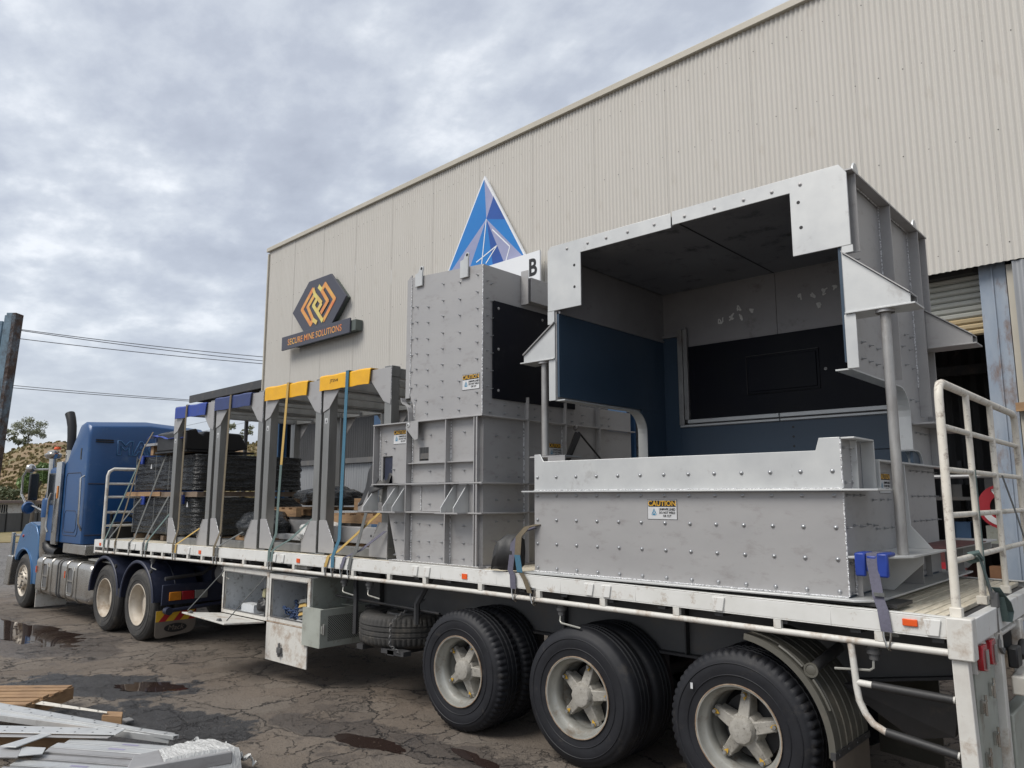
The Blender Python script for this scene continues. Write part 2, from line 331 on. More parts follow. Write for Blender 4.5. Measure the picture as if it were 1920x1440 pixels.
def text(name, s, size, mtx, m, parent, ex=0.0, shear=0.0, sx=1.0, space=1.0, bold=0.0, outline=0.0):
    cu = bpy.data.curves.new('t', 'FONT'); cu.body = s; cu.size = size; cu.extrude = ex; cu.align_x = 'CENTER'; cu.align_y = 'CENTER'; cu.shear = shear; cu.space_character = space; cu.offset = bold
    cu.resolution_u = 3
    if outline: cu.fill_mode = 'NONE'; cu.extrude = 0; cu.bevel_depth = outline; cu.bevel_resolution = 1
    to = bpy.data.objects.new('t', cu); col.objects.link(to)
    bpy.context.view_layer.update()
    me = bpy.data.meshes.new_from_object(to.evaluated_get(bpy.context.evaluated_depsgraph_get()))
    bpy.data.objects.remove(to); bpy.data.curves.remove(cu)
    me.transform(mtx @ Matrix.Diagonal((sx, 1, 1, 1)))
    me.materials.clear(); me.materials.append(m); me.name = name
    return link(bpy.data.objects.new(name, me), parent)

# ================================================================== GROUND
def gz(x, y=0):
    s = 0 if x > -5 else -0.008 * min(-x - 5, 35)
    return s
PUD = [(-14.2, 4.05, 2.6, .50, 0.10, -0.080), (-8.85, 3.86, .42, .20, 0.5, -0.040), (-5.45, 4.22, .50, .14, 0.2, -0.012), (-4.5, 4.55, .35, .07, -0.2, -0.012)]
def axis_coords(a, b, st, far):
    c = list(np.arange(a, b + 1e-6, st)); o = []
    d = st; x = b
    while x < far:
        d *= 1.35; x += d; o.append(x)
    l = []; d = st; x = a
    while x > -far:
        d *= 1.35; x -= d; l.append(x)
    return l[::-1] + c + o
xs = axis_coords(-17, -1, .06, 900); ys = axis_coords(1.6, 6.2, .05, 900)
gv = []
for y in ys:
    for x in xs:
        z = gz(x)
        if -20 < x < 3 and 0 < y < 9:
            p = Vector((x, y, 0))
            z += 0.008 * noise.fractal(p * 1.3, 1.0, 2.0, 4) + 0.003 * noise.noise(p * 9)
            for (cx, cy, rx, ry, a, wz) in PUD:
                dx, dy = x - cx, y - cy; u = (dx * math.cos(a) + dy * math.sin(a)) / rx; v = (-dx * math.sin(a) + dy * math.cos(a)) / ry
                q = u * u + v * v
                if q < 6: z -= 0.035 * math.exp(-q * 1.1) * (1 + .8 * noise.noise(p * 5))
        gv.append((x, y, z))
nx = len(xs)
gf = [(j * nx + i, j * nx + i + 1, (j + 1) * nx + i + 1, (j + 1) * nx + i) for j in range(len(ys) - 1) for i in range(nx - 1)]
def ground_mat():
    m = bpy.data.materials.new('cracked_asphalt'); m.use_nodes = True; t = m.node_tree; n = t.nodes; lk = t.links.new; b = n['Principled BSDF']
    def nd(k, **kw):
        o = n.new(k)
        for a, v in kw.items():
            if a.startswith('_'): setattr(o, a[1:], v)
        return o
    tc = n.new('ShaderNodeTexCoord')
    def noi(scale, detail=8, rough=.6, vec=None):
        o = n.new('ShaderNodeTexNoise'); o.inputs['Scale'].default_value = scale; o.inputs['Detail'].default_value = detail; o.inputs['Roughness'].default_value = rough
        lk(vec or tc.outputs['Object'], o.inputs['Vector']); return o
    def mr(src, a, b_, c=0., d=1.):
        o = n.new('ShaderNodeMapRange'); o.interpolation_type = 'SMOOTHSTEP'; o.inputs[1].default_value = a; o.inputs[2].default_value = b_; o.inputs[3].default_value = c; o.inputs[4].default_value = d; lk(src, o.inputs[0]); return o.outputs[0]
    def mul(a, b_):
        o = n.new('ShaderNodeMath'); o.operation = 'MULTIPLY'
        for i, q in enumerate((a, b_)):
            if isinstance(q, (int, float)): o.inputs[i].default_value = q
            else: lk(q, o.inputs[i])
        return o.outputs[0]
    def mx(a, b_):
        o = n.new('ShaderNodeMath'); o.operation = 'MAXIMUM'; lk(a, o.inputs[0]); lk(b_, o.inputs[1]); return o.outputs[0]
    def mixc(f, a, b_):
        o = n.new('ShaderNodeMix'); o.data_type = 'RGBA'
        if isinstance(f, float): o.inputs[0].default_value = f
        else: lk(f, o.inputs[0])
        for i, q in ((6, a), (7, b_)):
            if isinstance(q, tuple): o.inputs[i].default_value = (*q, 1)
            else: lk(q, o.inputs[i])
        return o.outputs[2]
    # warped coordinates
    wn = noi(1.7, 5, .65); ws = n.new('ShaderNodeVectorMath'); ws.operation = 'SCALE'; ws.inputs['Scale'].default_value = .75; lk(wn.outputs['Color'], ws.inputs[0])
    wa = n.new('ShaderNodeVectorMath'); wa.operation = 'ADD'; lk(tc.outputs['Object'], wa.inputs[0]); lk(ws.outputs[0], wa.inputs[1])
    wn2 = noi(11, 4, .6); ws2 = n.new('ShaderNodeVectorMath'); ws2.operation = 'SCALE'; ws2.inputs['Scale'].default_value = .13; lk(wn2.outputs['Color'], ws2.inputs[0])
    wb = n.new('ShaderNodeVectorMath'); wb.operation = 'ADD'; lk(wa.outputs[0], wb.inputs[0]); lk(ws2.outputs[0], wb.inputs[1])
    def vor(scale, w0, w1):
        o = n.new('ShaderNodeTexVoronoi'); o.voronoi_dimensions = '2D'; o.feature = 'DISTANCE_TO_EDGE'; o.inputs['Scale'].default_value = scale; lk(wb.outputs[0], o.inputs['Vector']); return mr(o.outputs['Distance'], w0, w1, 1, 0)
    big = vor(.85, .003, .016); small = vor(2.6, .004, .026); tiny = vor(8.5, .012, .06)
    m1 = mr(noi(.9, 5).outputs[0], .38, .50); m2 = mr(noi(.8, 4).outputs[0], .44, .54); m3 = mr(noi(1.3, 4, .6).outputs[0], .54, .64)
    crack = mx(mx(mul(big, m1), mul(small, m2)), mul(tiny, mul(m3, .85)))
    base = mixc(noi(1.1, 9, .65).outputs[0], (0.085, 0.069, 0.055), (0.275, 0.228, 0.18))
    warm = mr(noi(.33, 4).outputs[0], .46, .62); base = mixc(mul(warm, .40), base, (0.20, 0.150, 0.108))
    vc = n.new('ShaderNodeTexVoronoi'); vc.voronoi_dimensions = '2D'; vc.inputs['Scale'].default_value = .85; lk(wb.outputs[0], vc.inputs['Vector'])
    sc_ = n.new('ShaderNodeSeparateColor'); lk(vc.outputs['Color'], sc_.inputs[0]); base = mixc(mr(sc_.outputs[0], 0, 1, 0, .42), base, (0.085, 0.072, 0.062))
    vc2 = n.new('ShaderNodeTexVoronoi'); vc2.voronoi_dimensions = '2D'; vc2.inputs['Scale'].default_value = 2.6; lk(wb.outputs[0], vc2.inputs['Vector'])
    sc2_ = n.new('ShaderNodeSeparateColor'); lk(vc2.outputs['Color'], sc2_.inputs[0]); base = mixc(mr(sc2_.outputs[1], .4, 1, 0, .30), base, (0.235, 0.205, 0.17))
    sp = noi(85, 3, .7); base = mixc(mr(sp.outputs[0], .52, .72, 0, .45), base, (0.20, 0.175, 0.15))
    base = mixc(mr(noi(55, 2).outputs[0], .56, .70, 0, .55), base, (0.03, 0.025, 0.022))
    # worn damp bands beside the cracks
    damp = mul(mr(noi(2.2, 7, .7).outputs[0], .50, .66), mr(noi(.45, 3).outputs[0], .40, .60)); base = mixc(mul(damp, .62), base, (0.042, 0.034, 0.031))
    # wet bitumen patch
    def blob(cx, cy, rx, ry, ang, nz=.55):
        mp = n.new('ShaderNodeMapping'); mp.vector_type = 'TEXTURE'; mp.inputs['Location'].default_value = (cx, cy, 0); mp.inputs['Rotation'].default_value = (0, 0, ang); mp.inputs['Scale'].default_value = (rx, ry, 1e3)
        lk(wb.outputs[0], mp.inputs[0]); l = n.new('ShaderNodeVectorMath'); l.operation = 'LENGTH'; lk(mp.outputs[0], l.inputs[0])
        nb = noi(1.9, 7, .68); am = n.new('ShaderNodeMath'); am.operation = 'MULTIPLY_ADD'; lk(nb.outputs[0], am.inputs[0]); am.inputs[1].default_value = 1.5; lk(l.outputs['Value'], am.inputs[2])
        return mr(am.outputs[0], 1.66, 1.76, 1, 0)
    wet = mx(blob(-7.05, 3.55, 1.25, .62, .30), blob(-8.9, 3.95, 1.3, .50, .45))
    wetc = mixc(mr(noi(70, 2, .7).outputs[0], .50, .66), (0.020, 0.021, 0.023), (0.065, 0.066, 0.07))
    base = mixc(mul(wet, .93), base, wetc)
    wet2 = mx(mx(blob(-5.4, 4.75, .9, .34, .1), blob(-13.0, 4.35, 2.6, .85, .1)), blob(-4.3, 4.9, .9, .25, .0)); base = mixc(mul(wet2, .5), base, (0.035, 0.029, 0.028))
    colr = mixc(mul(crack, .78), base, (0.012, 0.010, 0.010))
    # open road far away
    sx = n.new('ShaderNodeSeparateXYZ'); lk(tc.outputs['Object'], sx.inputs[0])
    far = mr(sx.outputs[0], -19, -23); colr = mixc(mul(far, .8), colr, (0.17, 0.165, 0.16))
    lk(colr, b.inputs['Base Color'])
    rg = mr(mx(wet, wet2), 0, 1, .86, .50); rr = n.new('ShaderNodeMath'); rr.operation = 'SUBTRACT'; lk(rg, rr.inputs[0]); lk(mul(damp, .3), rr.inputs[1]); lk(rr.outputs[0], b.inputs['Roughness'])
    hgt = n.new('ShaderNodeMath'); hgt.operation = 'MULTIPLY_ADD'; lk(crack, hgt.inputs[0]); hgt.inputs[1].default_value = -1.6
    hs = n.new('ShaderNodeMath'); hs.operation = 'MULTIPLY_ADD'; lk(sp.outputs[0], hs.inputs[0]); hs.inputs[1].default_value = .5; lk(noi(6, 6, .7).outputs[0], hs.inputs[2]); lk(hs.outputs[0], hgt.inputs[2])
    bp = n.new('ShaderNodeBump'); bp.inputs['Strength'].default_value = 1.0; bp.inputs['Distance'].default_value = .035; lk(hgt.outputs[0], bp.inputs['Height']); lk(bp.outputs[0], b.inputs['Normal'])
    return m
mb = MB(); mb.v = gv; mb.f = gf
g = mb.build('ground', ground_mat(), smooth=False, recalc=False, kind='structure')
g.data.polygons.foreach_set('use_smooth', [True] * len(g.data.polygons))

wm_ = bpy.data.materials.new('puddle_water'); wm_.use_nodes = True
b_ = wm_.node_tree.nodes['Principled BSDF']; b_.inputs['Base Color'].default_value = (0.030, 0.020, 0.017, 1); b_.inputs['Roughness'].default_value = 0.03; b_.inputs['IOR'].default_value = 1.34; b_.inputs['Specular IOR Level'].default_value = .6
M['water'] = wm_
for (cx, cy, rx, ry, a, wz) in PUD:
    mb = MB(); pts = []
    for k in range(120):
        t = 2 * math.pi * k / 120; f = 1.08 + .55 * noise.fractal(Vector((cx + math.cos(t) * 1.6, cy + math.sin(t) * 1.6, 0)), 1, 2, 4)
        u, v = math.cos(t) * rx * f, math.sin(t) * ry * f
        pts.append((cx + u * math.cos(a) - v * math.sin(a), cy + u * math.sin(a) + v * math.cos(a), wz))
    mb.poly(pts); mb.build('puddle', M['water'], smooth=False, kind='structure')

# loose grit on the asphalt
mb = MB()
for k in range(1500):
    x = random.uniform(-13, -3.5); y = random.uniform(2.2, 4.8); s = random.uniform(.003, .009)
    z = gz(x) + .004
    p = [Vector((x + random.uniform(-s, s), y + random.uniform(-s, s), z + random.uniform(-.002, s))) for _ in range(4)]
    i = len(mb.v); mb.v += [tuple(q) for q in p]; mb.f += [(i, i + 1, i + 2), (i, i + 1, i + 3), (i + 1, i + 2, i + 3), (i, i + 2, i + 3)]
mb.build('gravel', M['timbergrey'], smooth=False, kind='stuff')

# grass verge and hill
mb = MB()
def gridsheet(mb, us, vs, fn):
    i0 = len(mb.v); nu = len(us)
    for v in vs:
        for u in us: mb.v.append(fn(u, v))
    for j in range(len(vs) - 1):
        for i in range(nu - 1):
            a = i0 + j * nu + i; mb.f.append((a, a + 1, a + nu + 1, a + nu))
verge = [(-50.125, 6.018, -0.200), (-44.462, 13.605, -0.200), (-61.095, 23.131, -0.200), (-89.250, 10.542, -0.200)]
mb.prism([(x, y, -.279) for x, y, z in verge], (0, 0, .05))
mb.build('grass_verge', M['straw'], smooth=False, kind='structure')
# hill: foot 60 m away, ridge about 130 m away
ridge = [(-128.886, 16.680, 5.235), (-127.647, 24.197, 6.616), (-126.085, 31.209, 7.401), (-125.725, 32.487, 8.196), (-125.026, 34.893, 9.195), (-123.815, 38.885, 9.650), (-120.870, 47.178, 10.097), (-116.253, 57.650, 9.911), (-109.795, 68.999, 11.232), (-107.654, 72.141, 12.362), (-103.945, 77.574, 10.873), (-91.089, 92.635, 6.687)]
ra = [(math.atan2(p[1], -p[0]), p[2], math.hypot(p[0], p[1])) for p in ridge]
def ridge_z(a):
    for (a0, z0, d0), (a1, z1, d1) in zip(ra, ra[1:]):
        if a0 <= a <= a1: return z0 + (z1 - z0) * (a - a0) / (a1 - a0)
    return ra[0][1] if a < ra[0][0] else ra[-1][1]
def hillp(a, d):
    t = min(max((d - 62) / 66, 0), 1); s = t ** .8
    z = -0.6 + (ridge_z(a) + .6) * s
    x, y = -math.cos(a) * d, math.sin(a) * d
    z += (noise.fractal(Vector((x * .11, y * .11, 0)), 1, 2, 5) * .9 + abs(noise.noise(Vector((x * .5, y * .5, 3)))) * .5) * min(1, t * 5) * (1 if t < 1 else .6)
    if d > 128: z -= (d - 128) * .12
    return (x, y, z)
mb = MB()
aa = np.linspace(ra[0][0], ra[-1][0], 330); dd = list(np.linspace(60, 140, 110)) + [170, 220]
gridsheet(mb, aa, dd, hillp)
def hill_mat():
    m = mat('dry_hillside', (0.27, 0.195, 0.115), 0.95, 0, c2=(0.17, 0.12, 0.07), scale=.5, amt=.6, dirt=(0.17, 0.085, 0.055), dirt_amt=.25, dscale=.35, bump=.5, bscale=1.2)
    t = m.node_tree; n = t.nodes; b = n['Principled BSDF']; src = b.inputs['Base Color'].links[0].from_socket
    tc = n.new('ShaderNodeTexCoord'); nz = n.new('ShaderNodeTexNoise'); nz.inputs['Scale'].default_value = .12; nz.inputs['Detail'].default_value = 8; nz.inputs['Roughness'].default_value = .7
    t.links.new(tc.outputs['Object'], nz.inputs['Vector']); mr = n.new('ShaderNodeMapRange'); mr.inputs[1].default_value = .48; mr.inputs[2].default_value = .60; mr.inputs[4].default_value = .75; t.links.new(nz.outputs[0], mr.inputs[0])
    mm = n.new('ShaderNodeMix'); mm.data_type = 'RGBA'; mm.inputs[7].default_value = (0.10, 0.12, 0.045, 1); t.links.new(mr.outputs[0], mm.inputs[0]); t.links.new(src, mm.inputs[6]); t.links.new(mm.outputs[2], b.inputs['Base Color'])
    return m
h = mb.build('hill', hill_mat(), recalc=False, kind='structure')
# tussocks on the hill
mb = MB()
for k in range(7000):
    a = random.uniform(ra[1][0], ra[-2][0]); d = random.uniform(66, 128) ; x, y, z = hillp(a, d)
    hh = random.uniform(.08, .32); r = hh * .9
    for q in range(3):
        t = random.uniform(0, math.pi); dx, dy = math.cos(t) * r, math.sin(t) * r
        i = len(mb.v); mb.v += [(x - dx, y - dy, z - .1), (x + dx, y + dy, z - .1), (x + dx * .7, y + dy * .7, z + hh), (x - dx * .7, y - dy * .7, z + hh * .8)]; mb.f.append((i, i + 1, i + 2, i + 3))
mb.build('tussock_grass', M['straw'], smooth=False, recalc=False, kind='stuff')

def tree(name, label, base, h, cr, n, leafm, trunk_h=.4, cat='tree', group=None, ls=.16, squash=.75):
    bx, by, bz = base
    t = thing(name, label, cat, base, group)
    mb = MB(); mb.path([(bx, by, bz - .3), (bx + .05 * h, by, bz + h * .3), (bx - .02 * h, by, bz + h * .62)], h * .035, 7, r2=h * .014)
    tips = []
    for k in range(7):
        a = random.uniform(0, 6.28); e = (bx + math.cos(a) * cr * random.uniform(.3, .75), by + math.sin(a) * cr * random.uniform(.3, .75), bz + h * random.uniform(.6, .92)); tips.append(e)
        mb.tube((bx, by, bz + h * random.uniform(.25, .5)), e, h * .014, 5, r2=h * .004)
    mb.build('trunk', M['bark'], t)
    mb = MB(); cl = []
    for k in range(16):
        e = random.choice(tips); cl.append((e[0] + random.gauss(0, cr * .25), e[1] + random.gauss(0, cr * .25), e[2] + random.gauss(0, cr * .2), cr * random.uniform(.16, .34)))
    for k in range(n):
        c = random.choice(cl); v = Vector((random.gauss(0, 1), random.gauss(0, 1), random.gauss(0, squash))); v = v.normalized() * c[3] * random.random() ** .4
        p = Vector(c[:3]) + v; u = Vector((random.gauss(0, 1), random.gauss(0, 1), random.gauss(0, 1))).normalized() * ls * random.uniform(.5, 1); w_ = u.orthogonal().normalized() * ls * random.uniform(.3, .6)
        i = len(mb.v); mb.v += [tuple(p - u), tuple(p + w_), tuple(p + u), tuple(p - w_)]; mb.f.append((i, i + 1, i + 2, i + 3))
    mb.build('crown', leafm, t, smooth=False, recalc=False)
    return t
def ridge_tree(px_a, label, h, cr, n=900, lm='leafpale', dist=127, ls=.2):
    x, y, z = hillp(px_a, dist); tree('gum_tree', label, (x, y, z), h, cr, n, M[lm], group='gum trees on the hill ridge', ls=ls)
def az(p): return math.atan2(p[1], -p[0])
ridge_tree(az((-125.180, 34.209, 9.784)), 'widest pale gum tree on the hill ridge left of the truck stack', 3.3, 2.3, 2600, ls=.13)
ridge_tree(az((-125.509, 33.159, 8.979)), 'thin low gum tree on the ridge just left of the widest one', 1.8, 1.3, 450)
ridge_tree(az((-125.966, 31.472, 8.541)), 'gum tree at the left edge of the hill beside the rusty column', 3.8, 1.8, 900)
ridge_tree(az((-115.329, 59.220, 11.655)), 'sparse gum tree on the ridge seen through the first steel frame gap', 3.6, 1.3, 500)
ridge_tree(az((-114.007, 61.714, 11.731)), 'small sparse gum tree on the ridge above the black plastic tub', 3.2, 1.4, 450)
# green tree beside the house
tree('pepper_tree', 'bushy fresh green tree in front of the low white house behind the truck bonnet', (-54.801, 15.579, 0.279), 4.0, 1.05, 5000, M['leafgreen'], ls=.2, squash=1.0)
tree('shrub', 'low dark olive shrub at the foot of the dry hill beyond the house', (-67.773, 17.474, 0.827), 1.8, 1.6, 1500, M['leaf'], cat='shrub', ls=.15)

# low house and fence behind the verge
def house():
    a = Vector((-60.655, 12.712, 0.213)); bq = Vector((-63.307, 18.547, -0.011)); d = (bq - a).normalized(); d.z = 0; d.normalize(); nrm = Vector((-d.y, d.x, 0))
    if nrm.dot(a) < 0: nrm = -nrm
    ln = (bq - a).length
    t = thing('house', 'low white house with a rusty flat roof behind the dark fence at far left', 'house', tuple(a))
    def bx(mb, s0, s1, n0, n1, z0, z1):
        P = lambda s, n_, z: tuple(Vector((a.x, a.y, 0)) + d * s + nrm * n_ + Vector((0, 0, z)))
        mb.hexa([P(s0, n0, z0), P(s1, n0, z0), P(s1, n1, z0), P(s0, n1, z0), P(s0, n0, z1), P(s1, n0, z1), P(s1, n1, z1), P(s0, n1, z1)])
    mb = MB(); bx(mb, 0, ln, 0, 5, -.6, 1.62); mb.build('wall', M['whiteworn'], t)
    mb = MB(); bx(mb, -.4, ln + .5, -.5, 5.4, 1.62, 1.78); mb.build('roof', mat('rusty_roof', (0.20, 0.15, 0.13), .7), t)
    for s in (1.2, 3.2, 4.9, 6.0):
        mb = MB(); bx(mb, s, s + .55, -.03, .05, .95, 1.5); wdw = mb.build('window', M['darkin'], t)
        mb = MB()
        for k in range(4): bx(mb, s + .02 + k * .17, s + .05 + k * .17, -.07, -.04, .93, 1.52)
        mb.build('bar', M['whiteworn'], wdw)
    f = thing('fence', 'charcoal sheet fence with black posts in front of the low white house', 'fence', tuple(a - nrm * 3))
    for k in range(9):
        mb = MB(); s = -1 + k * 1.15; bx(mb, s + .03, s + 1.12, -3.03, -3.0, -.5, .98); mb.build('fence_panel', M['galvdark'], f)
        mb = MB(); bx(mb, s - .03, s + .03, -3.08, -3.02, -.5, 1.05); mb.build('post', M['black'], f)
house()

# power lines
def wire(p, q, sag, label):
    p, q = Vector(p), Vector(q); pts = []
    for k in range(25):
        t = k / 24; v = p.lerp(q, t); v.z -= sag * 4 * t * (1 - t); pts.append(v)
    mb = MB(); mb.path(pts, .022, 5); o = mb.build('power_line', M['wire'], label=label, cat='power line', group='power lines behind the yard')
wire((-48.646, 6.753, 11.429), (-40.735, 31.093, 10.873), .35, 'topmost power line crossing the sky left of the warehouse')
wire((-48.641, 6.750, 11.455), (-40.777, 31.137, 10.518), .35, 'second power line from the top, just under the topmost one')
wire((-48.741, 6.821, 10.871), (-40.785, 31.146, 10.447), .30, 'third power line from the top, lowest of the upper group')
wire((-58.913, 8.545, 9.547), (-50.527, 31.630, 8.872), .2, 'upper of the low pair of power lines that ends behind the awning')
wire((-58.935, 8.567, 9.353), (-50.530, 31.634, 8.832), .2, 'lower of the low pair of power lines that ends behind the awning')
wire((-117.173, 25.555, 6.214), (-92.563, 57.902, 15.446), .6, 'thin distant power line rising behind the exhaust stack')
wire((-117.182, 25.617, 5.536), (-92.677, 58.044, 13.965), .6, 'lower thin distant power line behind the exhaust stack')

# ================================================================== WAREHOUSE
WH = thing('warehouse', 'huge beige corrugated warehouse behind the loaded trailer', 'warehouse', (0, 0, 0), rz=R(-2.8))
WMX = wm(WH)
class LB(MB):
    """builder in the warehouse's own axes: x along the wall, y into it"""
    def build(s, name, m, parent=WH, **kw):
        s.v = [tuple(WMX @ Vector(p)) for p in s.v]
        return MB.build(s, name, m, parent, **kw)
def corr(width, z0, z1, n, pitch=.0762, amp=.0115, seg=8, rows=1, base=0.0):
    mb = LB(); k = int(round(width / pitch * seg)); cols = []
    for j in range(k + 1):
        x = j * pitch / seg; cols.append((x, n - amp * math.cos(2 * math.pi * j / seg)))
    for (x, y) in cols: mb.v.append((x, y, z0)); mb.v.append((x, y, z1))
    for j in range(k): a = j * 2; mb.f.append((a, a + 2, a + 3, a + 1))
    return mb
W0 = -20.26; SW = .762
first = corr(SW, 4.80, 9.21, 10.2).build('cladding_sheet', M['clad'], recalc=False)
base_m = first.matrix_basis.copy()
WR = WMX.to_3x3()
def along(s, n=0, z=0): return T(WR @ Vector((s, n, z)))
first.matrix_basis = along(W0)
for k in range(1, 33):
    inst(first, along(W0 + k * SW, -.004 if k % 2 else 0, random.uniform(-.006, .006)), WH)
mb = LB(); mb.box(W0 - .08, 5.2, 10.13, 10.24, 9.19, 9.31); mb.build('gutter', M['clad2'], bevel=.01)
mb = LB(); mb.box(W0 - .02, W0 + .03, 10.15, 26, 0, 9.12); mb.build('side_wall', M['clad2'])
mb = LB(); mb.hexa([(W0, 10.22, 9.2), (5.2, 10.22, 9.2), (5.2, 30, 11), (W0, 30, 11), (W0, 10.22, 9.28), (5.2, 10.22, 9.28), (5.2, 30, 11.1), (W0, 30, 11.1)]); mb.build('roof', M['clad2'])
# screws in rows
mb = LB()
for zr, step in ((8.78, 3), (7.62, 4), (6.42, 4), (5.02, 3)):
    s = W0 + .2; k = 0
    while s < 4.5:
        x = W0 + (round((s - W0) / .0762)) * .0762; zz = zr + random.uniform(-.012, .012)
        mb.lathe([(0, .0), (0, .008), (.005, .007), (.006, 0)], (x, 10.19, zz), (0, -1, 0), 6)
        s += .0762 * step * random.choice((1, 1, 1, 1, .67, 1.33)); k += 1
mb.build('cladding_screws', mat('dark_screw_head', (0.06, 0.055, 0.05), .6), kind='stuff')
# frame that closes the storey below the cladding, left part: galvanised wall set back under it
mb = LB(); mb.box(W0, -7.6, 10.30, 10.45, 4.62, 4.95); mb.build('lintel_beam', M['chassis'])
wl = corr(SW, 0, 2.95, 10.9, amp=.020, pitch=.1016).build('wall_sheet', M['galv'], recalc=False); wl.matrix_basis = along(W0)
wu = corr(SW, 2.95, 4.9, 11.0, amp=.020, pitch=.1016).build('upper_wall_sheet', M['galvdark'], recalc=False); wu.matrix_basis = along(W0)  # shade below the cladding is put into the darker sheet colour
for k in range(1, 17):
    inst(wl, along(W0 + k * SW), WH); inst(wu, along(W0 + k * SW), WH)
mb = LB(); mb.box(W0, -7.6, 10.80, 10.88, 2.9, 3.03); mb.build('girt', M['chassis_grey'])
for s0, s1 in ((-20.3, -19.8), (-15.15, -14.75), (-8.1, -7.7)):
    mb = LB(); mb.box(s0, s1, 10.5, 10.53, 0, 4.62); mb.box(s0, s1, 10.73, 10.76, 0, 4.62); mb.box((s0 + s1) / 2 - .01, (s0 + s1) / 2 + .01, 10.53, 10.73, 0, 4.62); mb.build('blue_column', M['bluesteel'])
# bay opening with a roller door and dark inside, its gloom put into near-black wall colours
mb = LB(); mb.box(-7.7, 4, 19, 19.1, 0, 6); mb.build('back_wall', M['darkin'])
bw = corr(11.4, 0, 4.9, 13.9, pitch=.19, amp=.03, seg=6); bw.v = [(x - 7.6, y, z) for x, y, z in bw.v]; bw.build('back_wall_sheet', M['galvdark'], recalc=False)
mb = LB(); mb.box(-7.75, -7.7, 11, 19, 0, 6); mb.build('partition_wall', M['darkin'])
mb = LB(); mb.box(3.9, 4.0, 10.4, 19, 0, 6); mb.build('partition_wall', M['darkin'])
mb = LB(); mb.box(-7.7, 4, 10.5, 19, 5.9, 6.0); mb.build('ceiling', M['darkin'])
for n_ in (13.0, 15.5):
    mb = LB(); mb.box(-7.7, 3.9, n_, n_ + .12, 3.9, 4.05); mb.box(-7.7, 3.9, n_, n_ + .12, 4.55, 4.7)
    for k in range(20): mb.tube((-7.6 + k * .6, n_ + .06, 4.0), (-7.3 + k * .6, n_ + .06, 4.6), .025, 5)
    mb.build('truss', M['chassis'])
for k in range(16):
    z = 4.04 + k * .078
    mb = LB(); mb.prism([(-7.6, 10.62, z), (-7.6, 10.600, z + .018), (-7.6, 10.596, z + .05), (-7.6, 10.612, z + .070), (-7.6, 10.63, z + .070), (-7.6, 10.63, z)], (5.36, 0, 0)); mb.build('door_slat', M['rollerrust'] if k < 3 else M['roller'], smooth=False)
mb = LB(); mb.box(-7.6, -2.3, 10.45, 10.7, 4.80, 5.1); mb.build('door_header', M['chassis'])
mb = LB(); mb.box(-2.28, -2.0, 10.36, 10.385, 0, 4.85); mb.box(-2.28, -2.0, 10.55, 10.575, 0, 4.85); mb.box(-2.155, -2.13, 10.385, 10.55, 0, 4.85); mb.box(-2.15, -2.13, 10.34, 10.359, 0, 4.85); mb.build('door_column', M['column'])
mb = LB(); mb.box(-1.98, -1.88, 10.30, 10.36, 0, 4.78); mb.build('door_trim', M['clad2'])
mb = LB(); mb.box(-2.0, -1.86, 10.20, 10.26, 3.02, 3.12); mb.build('bracket', M['timber'])
gr = corr(SW, 0, 4.79, 10.22, amp=.012, pitch=.0952).build('galvanised_sheet', M['galv'], recalc=False); gr.matrix_basis = along(-1.9)
for k in range(1, 8): inst(gr, along(-1.9 + k * SW), WH)

# dark skillion awning past the end of the warehouse
AW = thing('awning', 'dark skillion awning sticking out past the left end of the warehouse', 'awning', (-24, 11.5, 5.2))
mb = LB(); mb.box(-25.5, W0 - .06, 10.3, 12.3, 5.34, 5.39); mb.build('roof_sheet', M['chassis'], AW)
for k in range(5):
    mb = LB(); s = -25.3 + k * 1.2; mb.box(s, s + .06, 10.4, 12.2, 5.20, 5.338); mb.build('rafter', M['chassis'], AW)
mb = LB(); mb.box(-25.52, W0 - .06, 12.3, 12.36, 5.06, 5.28); mb.build('fascia', M['chassis'], AW)
mb = LB(); mb.box(-25.52, W0 - .06, 10.22, 10.28, 5.17, 5.41); mb.build('fascia', M['chassis'], AW)
for s in (-25.3, -21): mb = LB(); mb.box(s, s + .1, 12.1, 12.2, -.2, 5.1); mb.build('post', M['chassis'], AW)

# ---- signs on the wall (own axes s, z at n = 10.0)
SGN = thing('company_sign', 'charcoal hexagon sign with interlocking gold logo above a SECURE MINE SOLUTIONS name bar', 'sign', (0, 0, 0), rz=R(-2.8))
hexp = [(-17.587, 7.706), (-16.503, 7.702), (-15.765, 6.978), (-16.401, 6.373), (-17.757, 6.363), (-18.396, 6.987)]
mb = LB(); mb.prism([(s, 10.0, z) for s, z in hexp], (0, .05, 0)); mb.build('hexagon_panel', M['signdark'], SGN, bevel=.006)
cxh = sum(p[0] for p in hexp) / 6; czh = sum(p[1] for p in hexp) / 6
mb = LB(); mb.prism([(cxh + (s - cxh) * .82 + .15, 10.052, czh + (z - czh) * .82) for s, z in hexp], (0, .14, 0)); mb.build('hexagon_frame', M['signedge'], SGN)
mb = LB(); mb.box(-18.79, -15.46, 9.93, 9.975, 5.99, 6.36); mb.build('name_bar', M['signdark'], SGN, bevel=.006)
mb = LB(); mb.box(-18.3, -15.28, 9.98, 10.18, 6.04, 6.30); mb.build('bar_frame', M['signedge'], SGN)
def lp(cx, cy): return None
